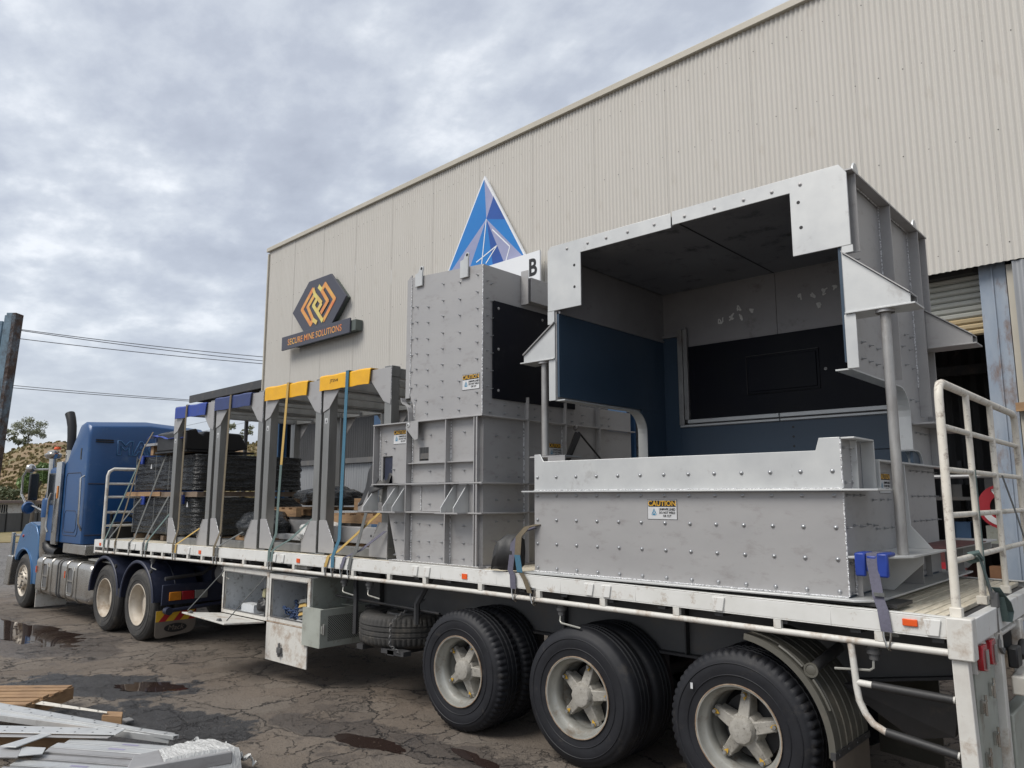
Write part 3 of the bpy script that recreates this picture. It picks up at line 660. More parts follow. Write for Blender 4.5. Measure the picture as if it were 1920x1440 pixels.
LG = dict(a=(-17.346, 7.472), b=(-17.886, 6.993), c=(-17.412, 6.521), d=(-17.300, 6.628), e=(-17.091, 6.508), f=(-17.589, 7.017), g=(-17.253, 7.295),
  h=(-16.891, 6.994), i=(-17.070, 6.840), j=(-17.290, 6.998), k=(-17.106, 7.160), l=(-16.798, 6.503), m=(-16.283, 6.995), n=(-16.752, 7.472), o=(-16.910, 7.343), p=(-17.079, 7.482), q=(-16.590, 6.996), r=(-16.906, 6.727))
def stroke(mb, keys, w=.115, y=9.994, closed=False):
    pts = [Vector((LG[k][0], LG[k][1])) for k in keys]; n = len(pts)
    for i in range(n - 1):
        p, q = pts[i], pts[i + 1]; d = (q - p).normalized(); nn = Vector((-d.y, d.x)) * w / 2; ex = d * w * .30
        a0 = p - (ex if i > 0 else Vector((0, 0))); b0 = q + (ex if i < n - 2 else Vector((0, 0)))
        yy = y - .0004 * i
        mb.poly([(a0.x - nn.x, yy, a0.y - nn.y), (b0.x - nn.x, yy, b0.y - nn.y), (b0.x + nn.x, yy, b0.y + nn.y), (a0.x + nn.x, yy, a0.y + nn.y)])
mb = LB(); stroke(mb, 'abcd'); stroke(mb, 'gfd', y=9.991); mb.build('logo_outline', M['gold'], SGN, smooth=False, recalc=False)
mb = LB(); stroke(mb, 'lmno', y=9.991); mb.build('logo_outline', M['gold'], SGN, smooth=False, recalc=False)
mb = LB(); stroke(mb, 'agh', y=9.988); stroke(mb, 'hikj'[:2], y=9.985); stroke(mb, 'de', y=9.985); stroke(mb, 'po', y=9.988); mb.build('logo_centre', M['goldy'], SGN, smooth=False, recalc=False)
mb = LB(); stroke(mb, 'kjl', y=9.982); mb.build('logo_inner_left', M['goldy'], SGN, smooth=False, recalc=False)
mb = LB(); stroke(mb, 'oqr', y=9.979); mb.build('logo_inner_right', M['gold'], SGN, smooth=False, recalc=False)
WT = WMX
text('sign_lettering', 'SECURE MINE SOLUTIONS', .235, WT @ T(-17.13, 9.926, 6.165) @ RX(R(90)), M['gold'], SGN, ex=.001, sx=.96, bold=.002)

TRI = thing('triangle_sign', 'blue faceted triangle sign with a white lettered board on the warehouse wall', 'sign', (0, 0, 0), rz=R(-2.8))
tA, tB, tC, tI = (-10.822, 8.510), (-12.005, 6.635), (-9.659, 6.547), (-10.754, 7.633)
Y0 = 10.05
def P3(p, dy=0): return (p[0], Y0 + dy, p[1])
mb = LB(); mb.prism([P3((tA[0], tA[1] + .07), .004), P3((tB[0] - .07, tB[1] - .05), .004), P3((tC[0] + .07, tC[1] - .05), .004)], (0, .05, 0)); mb.build('backing_board', M['signwhite'], TRI)
def mixp(a, b, t): return (a[0] + (b[0] - a[0]) * t, a[1] + (b[1] - a[1]) * t)
E1 = (-10.546, 8.052); G1 = mixp(tB, tC, .40); G2 = mixp(tB, tC, .30); G3 = mixp(tB, tC, .76)
for nm, pts in (('tri_a', [tA, tB, tI]), ('tri_c', [tA, tI, E1]), ('tri_b', [E1, tI, mixp(E1, tC, .38)]), ('tri_a', [mixp(E1, tC, .38), tI, tC]), ('tri_c', [tI, tB, G2]), ('tri_a', [tI, G2, mixp(tB, tC, .62)]), ('tri_b', [tI, mixp(tB, tC, .62), G3]), ('tri_c', [tI, G3, tC])):
    mb = LB(); mb.poly([P3(p) for p in pts]); mb.build('facet', M[nm], TRI, smooth=False)
def thin(a, b, w=.012):
    mb = LB(); a, b = Vector(a), Vector(b); d = (b - a).normalized(); nn = Vector((-d.y, d.x)) * w
    mb.poly([(a.x - nn.x, Y0 - .003, a.y - nn.y), (b.x - nn.x, Y0 - .003, b.y - nn.y), (b.x + nn.x, Y0 - .003, b.y + nn.y), (a.x + nn.x, Y0 - .003, a.y + nn.y)]); mb.build('facet_line', M['signwhite'], TRI, smooth=False)
thin(tI, mixp(tB, tC, .47)); thin((-10.438, 7.000), (-11.049, 6.785)); thin((-10.438, 7.000), (-10.762, 6.698)); thin((-10.579, 7.368), (-10.077, 6.891)); thin((-10.077, 6.891), (-10.210, 6.565)); thin(tA, E1, .008)
mb = LB(); mb.box(-12.6, -9.22, 9.98, 10.02, 6.01, 6.60); mb.build('name_board', M['signwhite'], TRI)
text('board_lettering', 'B', .46, WT @ T(-9.40, 9.976, 6.29) @ RX(R(90)), M['print_black'], TRI, ex=.001, sx=.85, bold=.012)

# hose reel just inside the bay
HR = thing('hose_reel', 'red fire hose reel with white lettered rim behind the blue door column', 'hose reel', (-2.6, 11, 1.9))
hc = WMX @ Vector((-2.36, 10.86, 1.93)); hax = Vector((.25, -.97, 0)).normalized()
mb = MB(); mb.lathe([(0, .14), (0, .265), (.03, .27), (.03, .14)], hc, hax, 40, close=True); mb.build('rim', M['hosered'], HR)
mb = MB(); mb.lathe([(.032, .165), (.032, .235)], hc, hax, 14, a0=R(20), a1=R(120)); mb.lathe([(.032, .165), (.032, .235)], hc, hax, 14, a0=R(200), a1=R(300)); mb.build('rim_label', M['print_white'], HR)
mb = MB(); mb.lathe([(-.02, 0), (-.02, .15)], hc, hax, 24); mb.lathe([(-.2, .14), (.01, .14)], hc, hax, 24); mb.build('hose_drum', M['black'], HR)
mb = MB(); mb.box(-2.50, -2.47, 11.1, 11.2, .3, 1.95); mb.build('stand', M['chassis'], HR)
mb = MB(); mb.lathe([(0, 0), (.03, .03), (.05, 0)], hc + hax * .01, hax, 10); mb.build('hub', M['rim'], HR)
text('rim_lettering', 'HOSE REEL', .05, T(hc + hax * .036 + Vector((0, 0, .2))) @ RZ(R(14.5)) @ RX(R(90)), M['print_black'], HR, ex=.0005)
text('rim_lettering', 'FIRE', .05, T(hc + hax * .036 - Vector((0, 0, .2))) @ RZ(R(14.5)) @ RX(R(90)), M['print_black'], HR, ex=.0005)
RK = thing('storage_rack', 'dark steel storage rack with boxes deep inside the warehouse bay', 'storage rack', (-3.0, 12.9, 0))
for s in (-4.6, -3.4, -2.2, -1.0):
    mb = LB(); mb.box(s, s + .06, 12.4, 12.46, 0, 2.6); mb.box(s, s + .06, 13.1, 13.16, 0, 2.6); mb.build('rack_post', M['chassis'], RK)
for z in (.7, 1.35, 2.0):
    mb = LB(); mb.box(-4.6, -.94, 12.38, 13.18, z, z + .05); mb.build('shelf', M['chassis_grey'], RK)
    for k in range(7):
        s = -4.5 + k * .5 + random.uniform(0, .1); mb = LB(); mb.box(s, s + random.uniform(.2, .36), 12.45, 12.9, z + .051, z + random.uniform(.2, .5)); mb.build('box', M[random.choice(['brownbox', 'bluesteel', 'chassis_grey', 'maroon', 'boxgrey'])], RK)
mb = MB(); mb.tube(WMX @ Vector((-5.5, 11.9, 2.33)), WMX @ Vector((-1.2, 11.9, 2.33)), .03, 8); mb.build('pipe_rail', M['galv'], RK)
# machine in the bay
MC = thing('red_cabinet', 'dark red steel machine cabinet standing just inside the warehouse bay', 'cabinet', (-3.1, 11.3, 0))
mb = LB(); mb.box(-4.0, -2.9, 11.2, 12.0, .1, 1.35); mb.build('body', M['maroon'], MC, bevel=.02)
mb = LB(); mb.box(-3.7, -3.0, 11.19, 11.197, .3, 1.2); mb.build('door', M['hosered'], MC)
# old steel column at the far left
CO = thing('steel_column', 'rust-flaked pale blue steel column cut off at the left edge', 'column', (-6.5, 1.2, 0))
cb = Vector((-6.535, 1.445, -.02)); ctp = Vector((-6.0, 1.445, 3.30))
dirc = (ctp - cb).normalized(); ex = Vector((.75, .66, 0)); ey = Vector((-.66, .75, 0))
def cbox(mb, u0, u1, v0, v1, l0=0, l1=1.0):
    pts = []
    for l in (l0, l1):
        b0 = cb.lerp(ctp, l)
        for (u, v) in ((u0, v0), (u1, v0), (u1, v1), (u0, v1)): pts.append(tuple(b0 + ex * u + ey * v))
    mb.hexa(pts)
mb = MB(); cbox(mb, .015, .055, -.03, -.022); mb.build('web', M['postblue'], CO)
mb = MB(); cbox(mb, .056, .080, -.03, .05); mb.build('flange', M['rust'], CO)
mb = MB(); cbox(mb, .004, .014, -.03, .05, 0, .995); mb.build('flange', M['postblue'], CO)
mb = MB(); cbox(mb, -.06, -.03, .0, .04, 0, .985); mb.build('rear_leg', M['postblue'], CO)
mb = MB(); cbox(mb, -.029, .003, .0, .02, .90, .93); cbox(mb, -.029, .003, .0, .02, .40, .43); mb.build('cross_tie', M['postblue'], CO)

# ================================================================== TRAILER
def dk(x):
    return float(np.interp(x, [-13.7, -10.5, -8, -5, -3, -1.0], [1.345, 1.380, 1.402, 1.412, 1.395, 1.378]))
TR = thing('flatbed_trailer', 'long white tri-axle flatbed trailer carrying the steel chutes and frames', 'trailer', (-7.4, 6.1, 0))
XA, XB, YN, YF = -13.68, -1.06, 4.85, 7.36
segs = list(np.linspace(XA, XB, 19))
def bowbox(mb, y0, y1, d0, d1, xa=XA, xb=XB):
    ss = [xa] + [s for s in segs if xa + .01 < s < xb - .01] + [xb]
    for a, b in zip(ss, ss[1:]):
        za, zb = dk(a), dk(b)
        mb.hexa([(a, y0, za + d0), (b, y0, zb + d0), (b, y1, zb + d0), (a, y1, za + d0), (a, y0, za + d1), (b, y0, zb + d1), (b, y1, zb + d1), (a, y1, za + d1)])
# side rails with a lip, both sides
for y0, y1, l0, l1 in ((YN, YN + .012, YN, YN + .05), (YF - .012, YF, YF - .05, YF)):
    mb = MB(); bowbox(mb, y0, y1, -.104, 0); bowbox(mb, l0 + .001, l1, .001, .009); bowbox(mb, l0 + .001, l1, -.112, -.1045)
    mb.build('side_coaming', M['white'], TR, bevel=.0025)
for y in (YN + .012, YF - .012):
    mb = MB(); mb.path([(x, y, dk(x) - .184) for x in np.linspace(XA + .02, XB, 24)], .020, 10); mb.build('rope_rail', M['whiteworn'], TR)
up = MB().box(-.024, .024, -.014, .018, -.166, -.1125).build('rail_block', M['whiteworn'], TR); 
ux = [-1.49, -2.10, -2.83, -3.46, -4.10, -4.76, -5.49, -6.02, -6.61, -7.14, -7.72, -8.32, -8.84, -9.42, -9.93, -10.34, -10.75, -11.13, -11.50, -11.86, -12.31, -12.8, -13.3]
up.matrix_basis = T(ux[0], YN + .012, dk(ux[0]))
for x in ux[1:]: inst(up, T(x, YN + .012, dk(x)), TR)
for x in ux: inst(up, T(x, YF - .022, dk(x)), TR)
# pressed gussets on the coaming
gs = MB().prism([(-.045, 0, -.012), (.045, 0, -.012), (.030, 0, -.100), (-.030, 0, -.100)], (0, .012, 0)).build('coaming_gusset', M['white'], TR, bevel=.003)
gx = [-1.20, -2.50, -3.42, -3.58, -5.45, -5.62, -7.95, -8.12, -10.3, -12.1]
gs.matrix_basis = T(gx[0], YN - .012, dk(gx[0]))
for x in gx[1:]: inst(gs, T(x, YN - .012, dk(x)), TR)
# deck boards, laid across
db = MB().box(-.0255, .0255, YN + .052, YF - .052, -.030, 0).build('deck_board', M['deckboard'], TR, bevel=.004)
xb = XA + .08; first_b = True
while xb < XB - .09:
    mtx = T(xb, 0, dk(xb) - random.uniform(.001, .004)) @ RX(0)
    if first_b: db.matrix_basis = mtx; first_b = False
    else: inst(db, mtx, TR)
    xb += .058
mb = MB(); bowbox(mb, YN + .06, YF - .06, -.05, -.036); mb.build('underfloor', M['chassis'], TR)
# chassis beams
for y in (5.50, 6.70):
    mb = MB(); s = 1 if y < 6 else -1
    mb.prism([(-13.4, y, 1.30), (-1.1, y, 1.30), (-1.1, y, .98), (-1.9, y, .84), (-9.5, y, .84), (-10.3, y, 1.10), (-13.4, y, 1.14)], (0, .012, 0))
    mb.build('chassis_web', M['chassis_grey'], TR)
    mb = MB(); y0, y1 = y - .07, y + .08
    for (xa, za), (xb_, zb) in zip([(-13.4, 1.14), (-10.3, 1.10), (-9.5, .84), (-1.9, .84)], [(-10.3, 1.10), (-9.5, .84), (-1.9, .84), (-1.1, .98)]):
        mb.hexa([(xa, y0, za - .018), (xb_, y0, zb - .018), (xb_, y1, zb - .018), (xa, y1, za - .018), (xa, y0, za), (xb_, y0, zb), (xb_, y1, zb), (xa, y1, za)])
    mb.build('chassis_flange', M['chassis'], TR)
    for x in (-4.3, -6.9, -8.0, -3.1):
        mb = MB(); mb.box(x - .006, x + .006, y - .06, y - .001, .842, 1.30); mb.build('web_stiffener', M['chassis'], TR)
cm = MB().box(-.03, .03, YN + .03, YF - .03, -.14, -.052).build('cross_member', M['chassis'], TR)
cm.matrix_basis = T(-13.2, 0, dk(-13.2))
for k in range(1, 28):
    x = -13.2 + k * .445; inst(cm, T(x, 0, dk(x)), TR)
# front headboard frame
mb = MB()
z0 = dk(-13.6)
mb.path([(-13.58, 4.93, z0), (-13.58, 4.93, z0 + 1.05), (-13.58, 4.95, z0 + 1.12), (-13.58, 5.02, z0 + 1.165), (-13.58, 7.19, z0 + 1.165), (-13.58, 7.27, z0 + 1.1), (-13.58, 7.28, z0)], .027, 10)
mb.build('headboard_frame', M['whiteworn'], TR)
for z in (.92, .70, .45, .23):
    mb = MB(); mb.tube((-13.58, 4.95, z0 + z), (-13.58, 7.26, z0 + z), .019, 8); mb.build('headboard_rail', M['whiteworn'], TR)
mb = MB(); mb.box(-13.72, -13.681, 4.85, 7.36, 1.13, 1.352); mb.build('front_beam', M['white'], TR, bevel=.004)
# side markers
for x in (-13.45, -9.98, -7.62, -4.95):
    mb = MB(); mb.box(x - .032, x + .032, 4.842, 4.849, dk(x) - .085, dk(x) - .040); mb.build('side_reflector', M['orange'], TR)
mb = MB(); mb.box(-1.355, -1.275, 4.838, 4.849, dk(-1.4) - .062, dk(-1.4) - .022); mb.build('side_marker_light', M['orange'], TR, bevel=.004)
mb = MB(); mb.box(-1.50, -1.40, 4.92, 4.96, 1.235, 1.275); mb.build('underslung_lamp', M['grey_lens'], TR, bevel=.01)

# --- rear corner, legs, tail panel
mb = MB(); mb.box(-1.13, -1.0, 4.825, 4.93, 1.165, 1.39); mb.build('corner_pocket', M['whiteworn'], TR, bevel=.008)
mb = MB(); mb.box(-1.058, -1.0, 4.931, 7.36, 1.245, 1.385); mb.build('rear_beam', M['white'], TR, bevel=.005)
mb = MB(); mb.tube((-1.03, 4.93, 1.205), (-1.03, 7.34, 1.205), .017, 8); mb.build('rear_rope_rail', M['whiteworn'], TR)
for y in (5.62, 6.1, 6.6, 7.0):
    mb = MB(); mb.box(-1.045, -1.015, y, y + .03, 1.215, 1.244); mb.build('rail_block', M['whiteworn'], TR)
mb = MB(); mb.hexa([(-1.11, 4.86, .30), (-1.02, 4.86, .30), (-1.02, 4.94, .30), (-1.11, 4.94, .30), (-1.12, 4.85, 1.164), (-1.04, 4.85, 1.164), (-1.04, 4.93, 1.164), (-1.12, 4.93, 1.164)]); mb.build('rear_leg', M['whiteworn'], TR, bevel=.006)
mb = MB(); mb.box(-1.07, -.99, 5.47, 5.55, .30, 1.243); mb.build('rear_leg', M['whiteworn'], TR, bevel=.006)
mb = MB(); mb.box(-1.05, -1.035, 4.96, 5.465, .33, 1.08); mb.build('tail_panel', M['boxgrey'], TR)
mb = MB(); mb.box(-1.05, -1.02, 4.95, 5.465, 1.081, 1.243); mb.build('lamp_plate', M['whiteworn'], TR)
for y in (4.99, 5.22):
    mb = MB(); pts = [(0, -.06, -.055), (0, .045, -.075), (0, .075, .02), (0, .06, .075), (0, -.045, .075), (0, -.07, .0)]
    mb.prism([(-1.019, y + .04 + b, 1.155 + c) for a, b, c in pts], (.03, 0, 0)); mb.build('tail_lamp', M['red'], TR, bevel=.006)
    mb = MB(); mb.box(-.988, -.982, y + .045, y + .10, 1.10, 1.20); mb.build('lamp_lens', M['grey_lens'], TR)
for (y, z) in ((5.04, .90), (5.28, .95), (5.05, .62), (5.29, .68)):
    mb = MB(); mb.box(-1.034, -1.020, y - .02, y + .02, z - .04, z + .03); mb.tube((-1.01, y, z - .05), (-1.01, y, z + .06), .008, 6); mb.box(-1.019, -1.005, y - .026, y + .026, z + .02, z + .032); mb.build('panel_latch', M['chrome'], TR)
mb = MB(); mb.box(-1.12, -.90, 4.86, 6.4, .24, .30); mb.build('bumper_step', M['cream'], TR, bevel=.006)
mb = MB(); mb.box(-.899, -.885, 4.9, 6.4, .12, .30); mb.build('bumper_board', M['timber'], TR)
mb = MB(); mb.box(-1.06, -.98, 5.60, 6.3, .32, .75); mb.build('number_plate_box', M['boxgrey'], TR, bevel=.01)
mb = MB(); mb.box(-1.05, -.99, 6.15, 6.25, .3, 1.24); mb.build('rear_leg', M['whiteworn'], TR, bevel=.006)
mb = MB(); mb.box(-.985, -.93, 5.60, 5.74, 1.02, 1.14); mb.tube((-.95, 5.8, 1.06), (-.95, 5.95, 1.13), .03, 8); mb.build('electrical_socket', M['black'], TR, bevel=.01)
mb = MB(); mb.prism([(-.98, 5.62, .86), (-.98, 5.95, .86), (-.98, 5.88, .99), (-.98, 5.62, .97)], (.12, 0, 0)); mb.build('coupling_bracket', M['cream'], TR, bevel=.01)
mb = MB(); mb.prism([(-1.9, 5.3, .84), (-1.2, 5.3, .84), (-1.25, 5.35, .62), (-1.5, 5.4, .55)], (0, .10, 0)); mb.build('rear_hanger', M['chassis'], TR)
mb = MB(); mb.hexa([(-1.95, 6.2, .2), (-1.5, 6.1, .2), (-1.5, 6.12, .2), (-1.95, 6.22, .2), (-1.95, 6.2, .8), (-1.5, 6.1, .8), (-1.5, 6.12, .8), (-1.95, 6.22, .8)]); mb.build('inner_mud_flap', M['guard'], TR)
# ladder made of bent tube
mb = MB(); mb.path([(-1.66, 4.87, 1.20), (-1.65, 4.87, 1.08), (-1.64, 4.87, .93), (-1.63, 4.87, .86), (-1.60, 4.87, .79), (-1.56, 4.87, .74), (-1.50, 4.87, .71), (-1.44, 4.87, .70), (-1.12, 4.87, .655)], .020, 10); mb.build('ladder_tube', M['whiteworn'], TR)
mb = MB(); mb.tube((-1.64, 4.87, .96), (-1.12, 4.87, .945), .019, 10); mb.build('ladder_rung', M['whiteworn'], TR)
for a, b in (((-1.55, 4.868, .957), (-1.13, 4.868, .945)), ((-1.49, 4.868, .708), (-1.13, 4.868, .657))):
    mb = MB(); mb.tube(a, b, .0245, 10); mb.build('rung_sleeve', M['rubber'], TR)

# --- wheels -------------------------------------------------------------
def tyre_mesh(tread=True, w=.275):
    n = 180
    prof = [(.0, .292), (.012, .300), (.016, .335), (.024, .385), (.026, .420), (.020, .450), (.012, .470), (.006, .4745), (.000, .492), (-.012, .505), (-.024, .512), (-.045, .516)]
    mid = []
    for g in (.085, .135, .185):
        mid += [(-g + .010, .519), (-g + .006, .507), (-g - .006, .507), (-g - .010, .519)]
    mid.sort(key=lambda q: -q[0])
    mir = [(-w - h, r) for h, r in prof[::-1]]
    full = prof + mid + mir
    def fn(k, j, r):
        if not tread: return r
        h = full[k][0]
        if (h > -.05 or h < -w + .05) and r > .49: return r - (.013 if (j % 3) == 0 else 0)
        if r > .51: return r - (.004 if (j % 3) == 0 else 0)
        return r
    return full, fn, n
def tyre(parent, c, m, tread=True):
    full, fn, n = tyre_mesh(tread); mb = MB(); mb.lathe(full, c, (0, -1, 0), n, fn=fn)
    for rr, hh in ((.36, .0235), (.436, .0265)):
        mb.lathe([(hh - .001, rr - .004), (hh + .003, rr), (hh - .001, rr + .004)], c, (0, -1, 0), 72)
    return mb.build('tyre', m, parent)
def trailer_wheel(x):
    z = .52; y = 4.885; c = (x, y, z); ax = (0, -1, 0)
    mb = MB(); mb.lathe([(.006, .303), (.012, .300), (.010, .288), (-.010, .283), (-.035, .279), (-.055, .262), (-.075, .252), (-.13, .248), (-.145, .256), (-.165, .256), (-.185, .244), (-.29, .243)], c, ax, 64)
    wh = mb.build('wheel', M['rim'], TR)
    mb = MB(); mb.lathe([(.004, .3035), (.0135, .3035), (.0135, .297), (.004, .2975)], c, ax, 64, close=True); mb.build('rim_lip', M['rimrust'], wh)
    tyre(wh, (x, y + .012, z), M['tyre'], tread=abs(x + 3.74) > .1)
    y2 = y + .33; tyre(wh, (x, y2, z), M['tyre'], tread=abs(x + 3.74) > .1)
    mb = MB(); mb.lathe([(0, .303), (0, .29), (-.05, .262), (-.20, .25)], (x, y2, z), ax, 48); mb.build('inner_rim', M['chassis_grey'], wh)
    # brake drum behind
    mb = MB(); mb.lathe([(-.23, 0), (-.23, .205), (-.40, .205)], c, ax, 40)
    for k in range(30):
        t = k * 2 * math.pi / 30; mb.lathe([(-.222, .0), (-.222, .004)], (x + math.cos(t) * .19, y, z + math.sin(t) * .19), ax, 5)
    mb.build('brake_drum', M['chassis'], wh)
    # spider hub with five spokes
    mb = MB(); mb.lathe([(-.030, 0), (-.030, .066), (-.034, .080), (-.050, .090), (-.080, .092), (-.086, .104), (-.20, .115)], c, ax, 20, fn=lambda k, j, r: r * (.95 if (j % 2 and k in (2, 3)) else 1)); hub = mb.build('hub_cap', M['hub'], wh)
    for k in range(10):
        t = 2 * math.pi * (k + .3) / 10; mb = MB(); mb.lathe([(-.086, 0), (-.072, .0), (-.072, .008), (-.09, .008)], (x + math.cos(t) * .087, y, z + math.sin(t) * .087), ax, 6); mb.build('hub_bolt', M['chassis'], hub) if k == 0 else None
    for k in range(5):
        t = R(200 + 72 * k + (x * 37) % 40); ct, st = math.cos(t), math.sin(t)
        def P(r, s, h): return (x + ct * r - st * s, y - h, z + st * r + ct * s)
        mb = MB()
        mb.hexa([P(.07, -.050, -.20), P(.07, .050, -.20), P(.215, .042, -.20), P(.215, -.042, -.20), P(.07, -.042, -.070), P(.07, .042, -.070), P(.215, .034, -.112), P(.215, -.034, -.112)])
        sp = mb.build('spoke', M['hub'], wh, bevel=.007)
        mb = MB(); mb.hexa([P(.208, -.040, -.150), P(.208, .040, -.150), P(.243, .034, -.150), P(.243, -.034, -.150), P(.208, -.036, -.102), P(.208, .036, -.102), P(.243, .030, -.118), P(.243, -.030, -.118)]); cl = mb.build('rim_clamp', M['hub'], wh, bevel=.004)
        mb = MB(); q = P(.222, 0, 0); mb.lathe([(-.10, .0), (-.075, .0), (-.075, .013), (-.10, .013)], (q[0], y, q[2]), ax, 6); mb.build('wheel_nut', M['bolt'], wh)
        mb = MB(); mb.prism([P(.222 + a, b, -.096) for a, b in ((-.012, -.014), (.010, -.014), (.016, 0), (.010, .014), (-.012, .014), (-.036, 0))], (0, -.003, 0)); mb.build('nut_indicator', M['yellowtab'], wh)
    # axle + far side tyre
    mb = MB(); mb.tube((x, 5.3, z), (x, 6.9, z), .065, 12); mb.build('axle', M['chassis'], TR)
    tyre(TR, (x, 7.05, z), M['tyre']); tyre(TR, (x, 6.73, z), M['tyre'])
    mb = MB(); mb.box(x - .35, x + .35, 5.53, 5.60, .60, .68); mb.box(x + .33, x + .40, 5.5, 5.6, .5, .84); mb.build('spring_hanger', M['chassis'], TR)
for x in (-5.06, -3.74, -2.42): trailer_wheel(x)
mb = MB(); mb.box(-2.74, -2.722, 4.8568, 4.8576, .75, .79); mb.build('tyre_tag', M['print_white'], TR)

# rear mudguard over the last wheel
gc = (-2.42, 4.86, .53)
def guard(parent, gc, r, w, a0, a1, m, ribs=6, n=28, lip=.012, name='mudguard'):
    prof = []
    for k in range(ribs + 1):
        h = w * k / ribs; prof += [(h - .006, r), (h, r + .006), (h + .006, r)] if 0 < k < ribs else [(h, r)]
    mb = MB(); mb.lathe(prof, gc, (0, 1, 0), n, a0=a0, a1=a1)
    mb.lathe([(0, r - .035), (0, r + .004), (-.006, r + .004), (-.006, r - .035)], gc, (0, 1, 0), n, a0=a0, a1=a1, close=True)
    mb.lathe([(h, rr - .005) for h, rr in prof], gc, (0, 1, 0), n, a0=a0, a1=a1)
    return mb.build(name, m, parent)
mg = guard(TR, gc, .635, .60, R(-82), R(3), M['guard'])
mb = MB(); mb.box(-1.795, -1.783, 4.84, 5.46, .12, .52); mb.build('mud_flap', M['flap'], TR)
mb = MB(); mb.box(-1.805, -1.775, 4.835, 5.465, .495, .535); 
for k in range(4): mb.lathe([(0, 0), (.004, .010), (0, .012)], (-1.774, 4.9 + k * .16, .515), (1, 0, 0), 8)
mb.build('flap_bar', M['chassis'], TR)
def gp(t, r, y): return (gc[0] + math.cos(t) * r, y, gc[2] - math.sin(t) * r)
mb = MB(); mb.tube(gp(R(-42), .68, 4.90), gp(R(-46), .72, 5.4), .034, 12); mb.build('guard_arm', M['chassis'], TR)
mb = MB(); mb.lathe([(0, .045), (.012, .045), (.012, .034), (.008, .032), (.012, .022), (.012, 0)], gp(R(-42), .68, 4.895), (0, -1, 0), 20); 
mb.path([gp(R(a), .65, 4.892) for a in (-62, -57, -52, -46)], .010, 6); mb.path([gp(R(a), .65, 4.892) for a in (-38, -32, -27, -21)], .010, 6); mb.build('guard_clamp', M['guard'], TR)

# winches hanging under the rail
def winch(x, flip=1, lower=0):
    z = dk(x) - .20 - lower; y = 4.93
    mb = MB(); mb.lathe([(0, 0), (0, .032), (.05, .032), (.05, .042), (.075, .042), (.075, .028), (.11, .028), (.11, 0)], (x, y, z + .02), (0, 0, -1), 14); wv = mb.build('load_winch', M['chassis_grey'], TR)
    mb = MB(); mb.path([(x, y - .01, z - .07), (x, y - .02, z - .135), (x + .02 * flip, y - .025, z - .15), (x + .22 * flip, y - .04, z - .165)], .0075, 6); mb.build('winch_handle', M['rim'], wv)
for x in (-9.45, -6.85, -6.42, -3.92): winch(x)
winch(-1.55, -1)
winch(-11.6)

# tool boxes
def openbox(x0, x1, y0, y1, z0, z1, label):
    mb = MB(); t = .012
    mb.box(x0, x1, y0 + .03, y1, z0, z0 + t); mb.box(x0, x1, y0 + .03, y1, z1 - t, z1); mb.box(x0, x0 + t, y0 + .03, y1, z0 + t, z1 - t); mb.box(x1 - t, x1, y0 + .03, y1, z0 + t, z1 - t); mb.box(x0 + t, x1 - t, y1 - t, y1, z0 + t, z1 - t)
    bx = mb.build('toolbox', M['boxin'], TR, label=label)
    mb = MB(); f = .052
    mb.box(x0, x1, y0, y0 + .0295, z1 - f, z1); mb.box(x0, x1, y0, y0 + .0295, z0, z0 + f); mb.box(x0, x0 + f, y0, y0 + .0295, z0 + f, z1 - f); mb.box(x1 - f, x1, y0, y0 + .0295, z0 + f, z1 - f)
    mb.build('door_frame', M['whiteworn'], bx, bevel=.005)
    g = .056; mb = MB(); mb.path([(x0 + g, y0 - .003, z0 + g), (x1 - g, y0 - .003, z0 + g), (x1 - g, y0 - .003, z1 - g), (x0 + g, y0 - .003, z1 - g), (x0 + g, y0 - .003, z0 + g)], .007, 6); mb.build('door_seal', M['chassis_grey'], bx)
    mb = MB(); mb.box(x1 + .001, x1 + .008, y0 + .031, y1, z0, z1); mb.build('side_plate', M['boxgrey'], bx)
    return bx
b1 = openbox(-9.40, -8.29, 4.89, 5.48, .605, 1.17, 'open white toolbox with its door folded down on ropes')
b2 = openbox(-8.27, -7.42, 4.885, 5.85, .62, 1.155, 'open white toolbox with its door hanging straight down')
d0, d1 = Vector((-9.360, 4.365, 0.667)), Vector((-8.330, 4.376, 0.638))
h0, h1 = Vector((-9.36, 4.88, .600)), Vector((-8.33, 4.88, .600))
up_ = Vector((0, 0, .018))
mb = MB(); mb.hexa([h0 - up_, h1 - up_, d1 - up_, d0 - up_, h0, h1, d1, d0]); dr = mb.build('toolbox_door', M['whiteworn'], TR, bevel=.003, label='toolbox door lying open flat on two ropes')
for f_ in (.12, .80):
    p = d0.lerp(d1, f_) + (h0 - d0) * .08; mb = MB(); mb.hexa([p + Vector(v) for v in ((-.03, -.015, .001), (.03, -.015, .001), (.03, .03, .001), (-.03, .03, .001), (-.02, -.01, .025), (.02, -.01, .025), (.02, .02, .03), (-.02, .02, .03))]); mb.build('door_latch', M['chassis_grey'], dr)
for a, b_ in ((d0.lerp(h0, .12) + Vector((.02, 0, .02)), (-9.34, 4.87, 1.12)), (d1.lerp(h1, .12) + Vector((-.06, 0, .02)), (-8.33, 4.87, 1.12))):
    mb = MB(); mb.tube(tuple(a), b_, .006, 6); mb.build('door_rope', M['strapgrey'], dr)
mb = MB(); mb.box(-8.27, -7.42, 4.868, 4.884, .19, .612); dr2 = mb.build('toolbox_door', M['whiteworn'], TR, bevel=.004, label='rust-stained toolbox door hanging straight down')
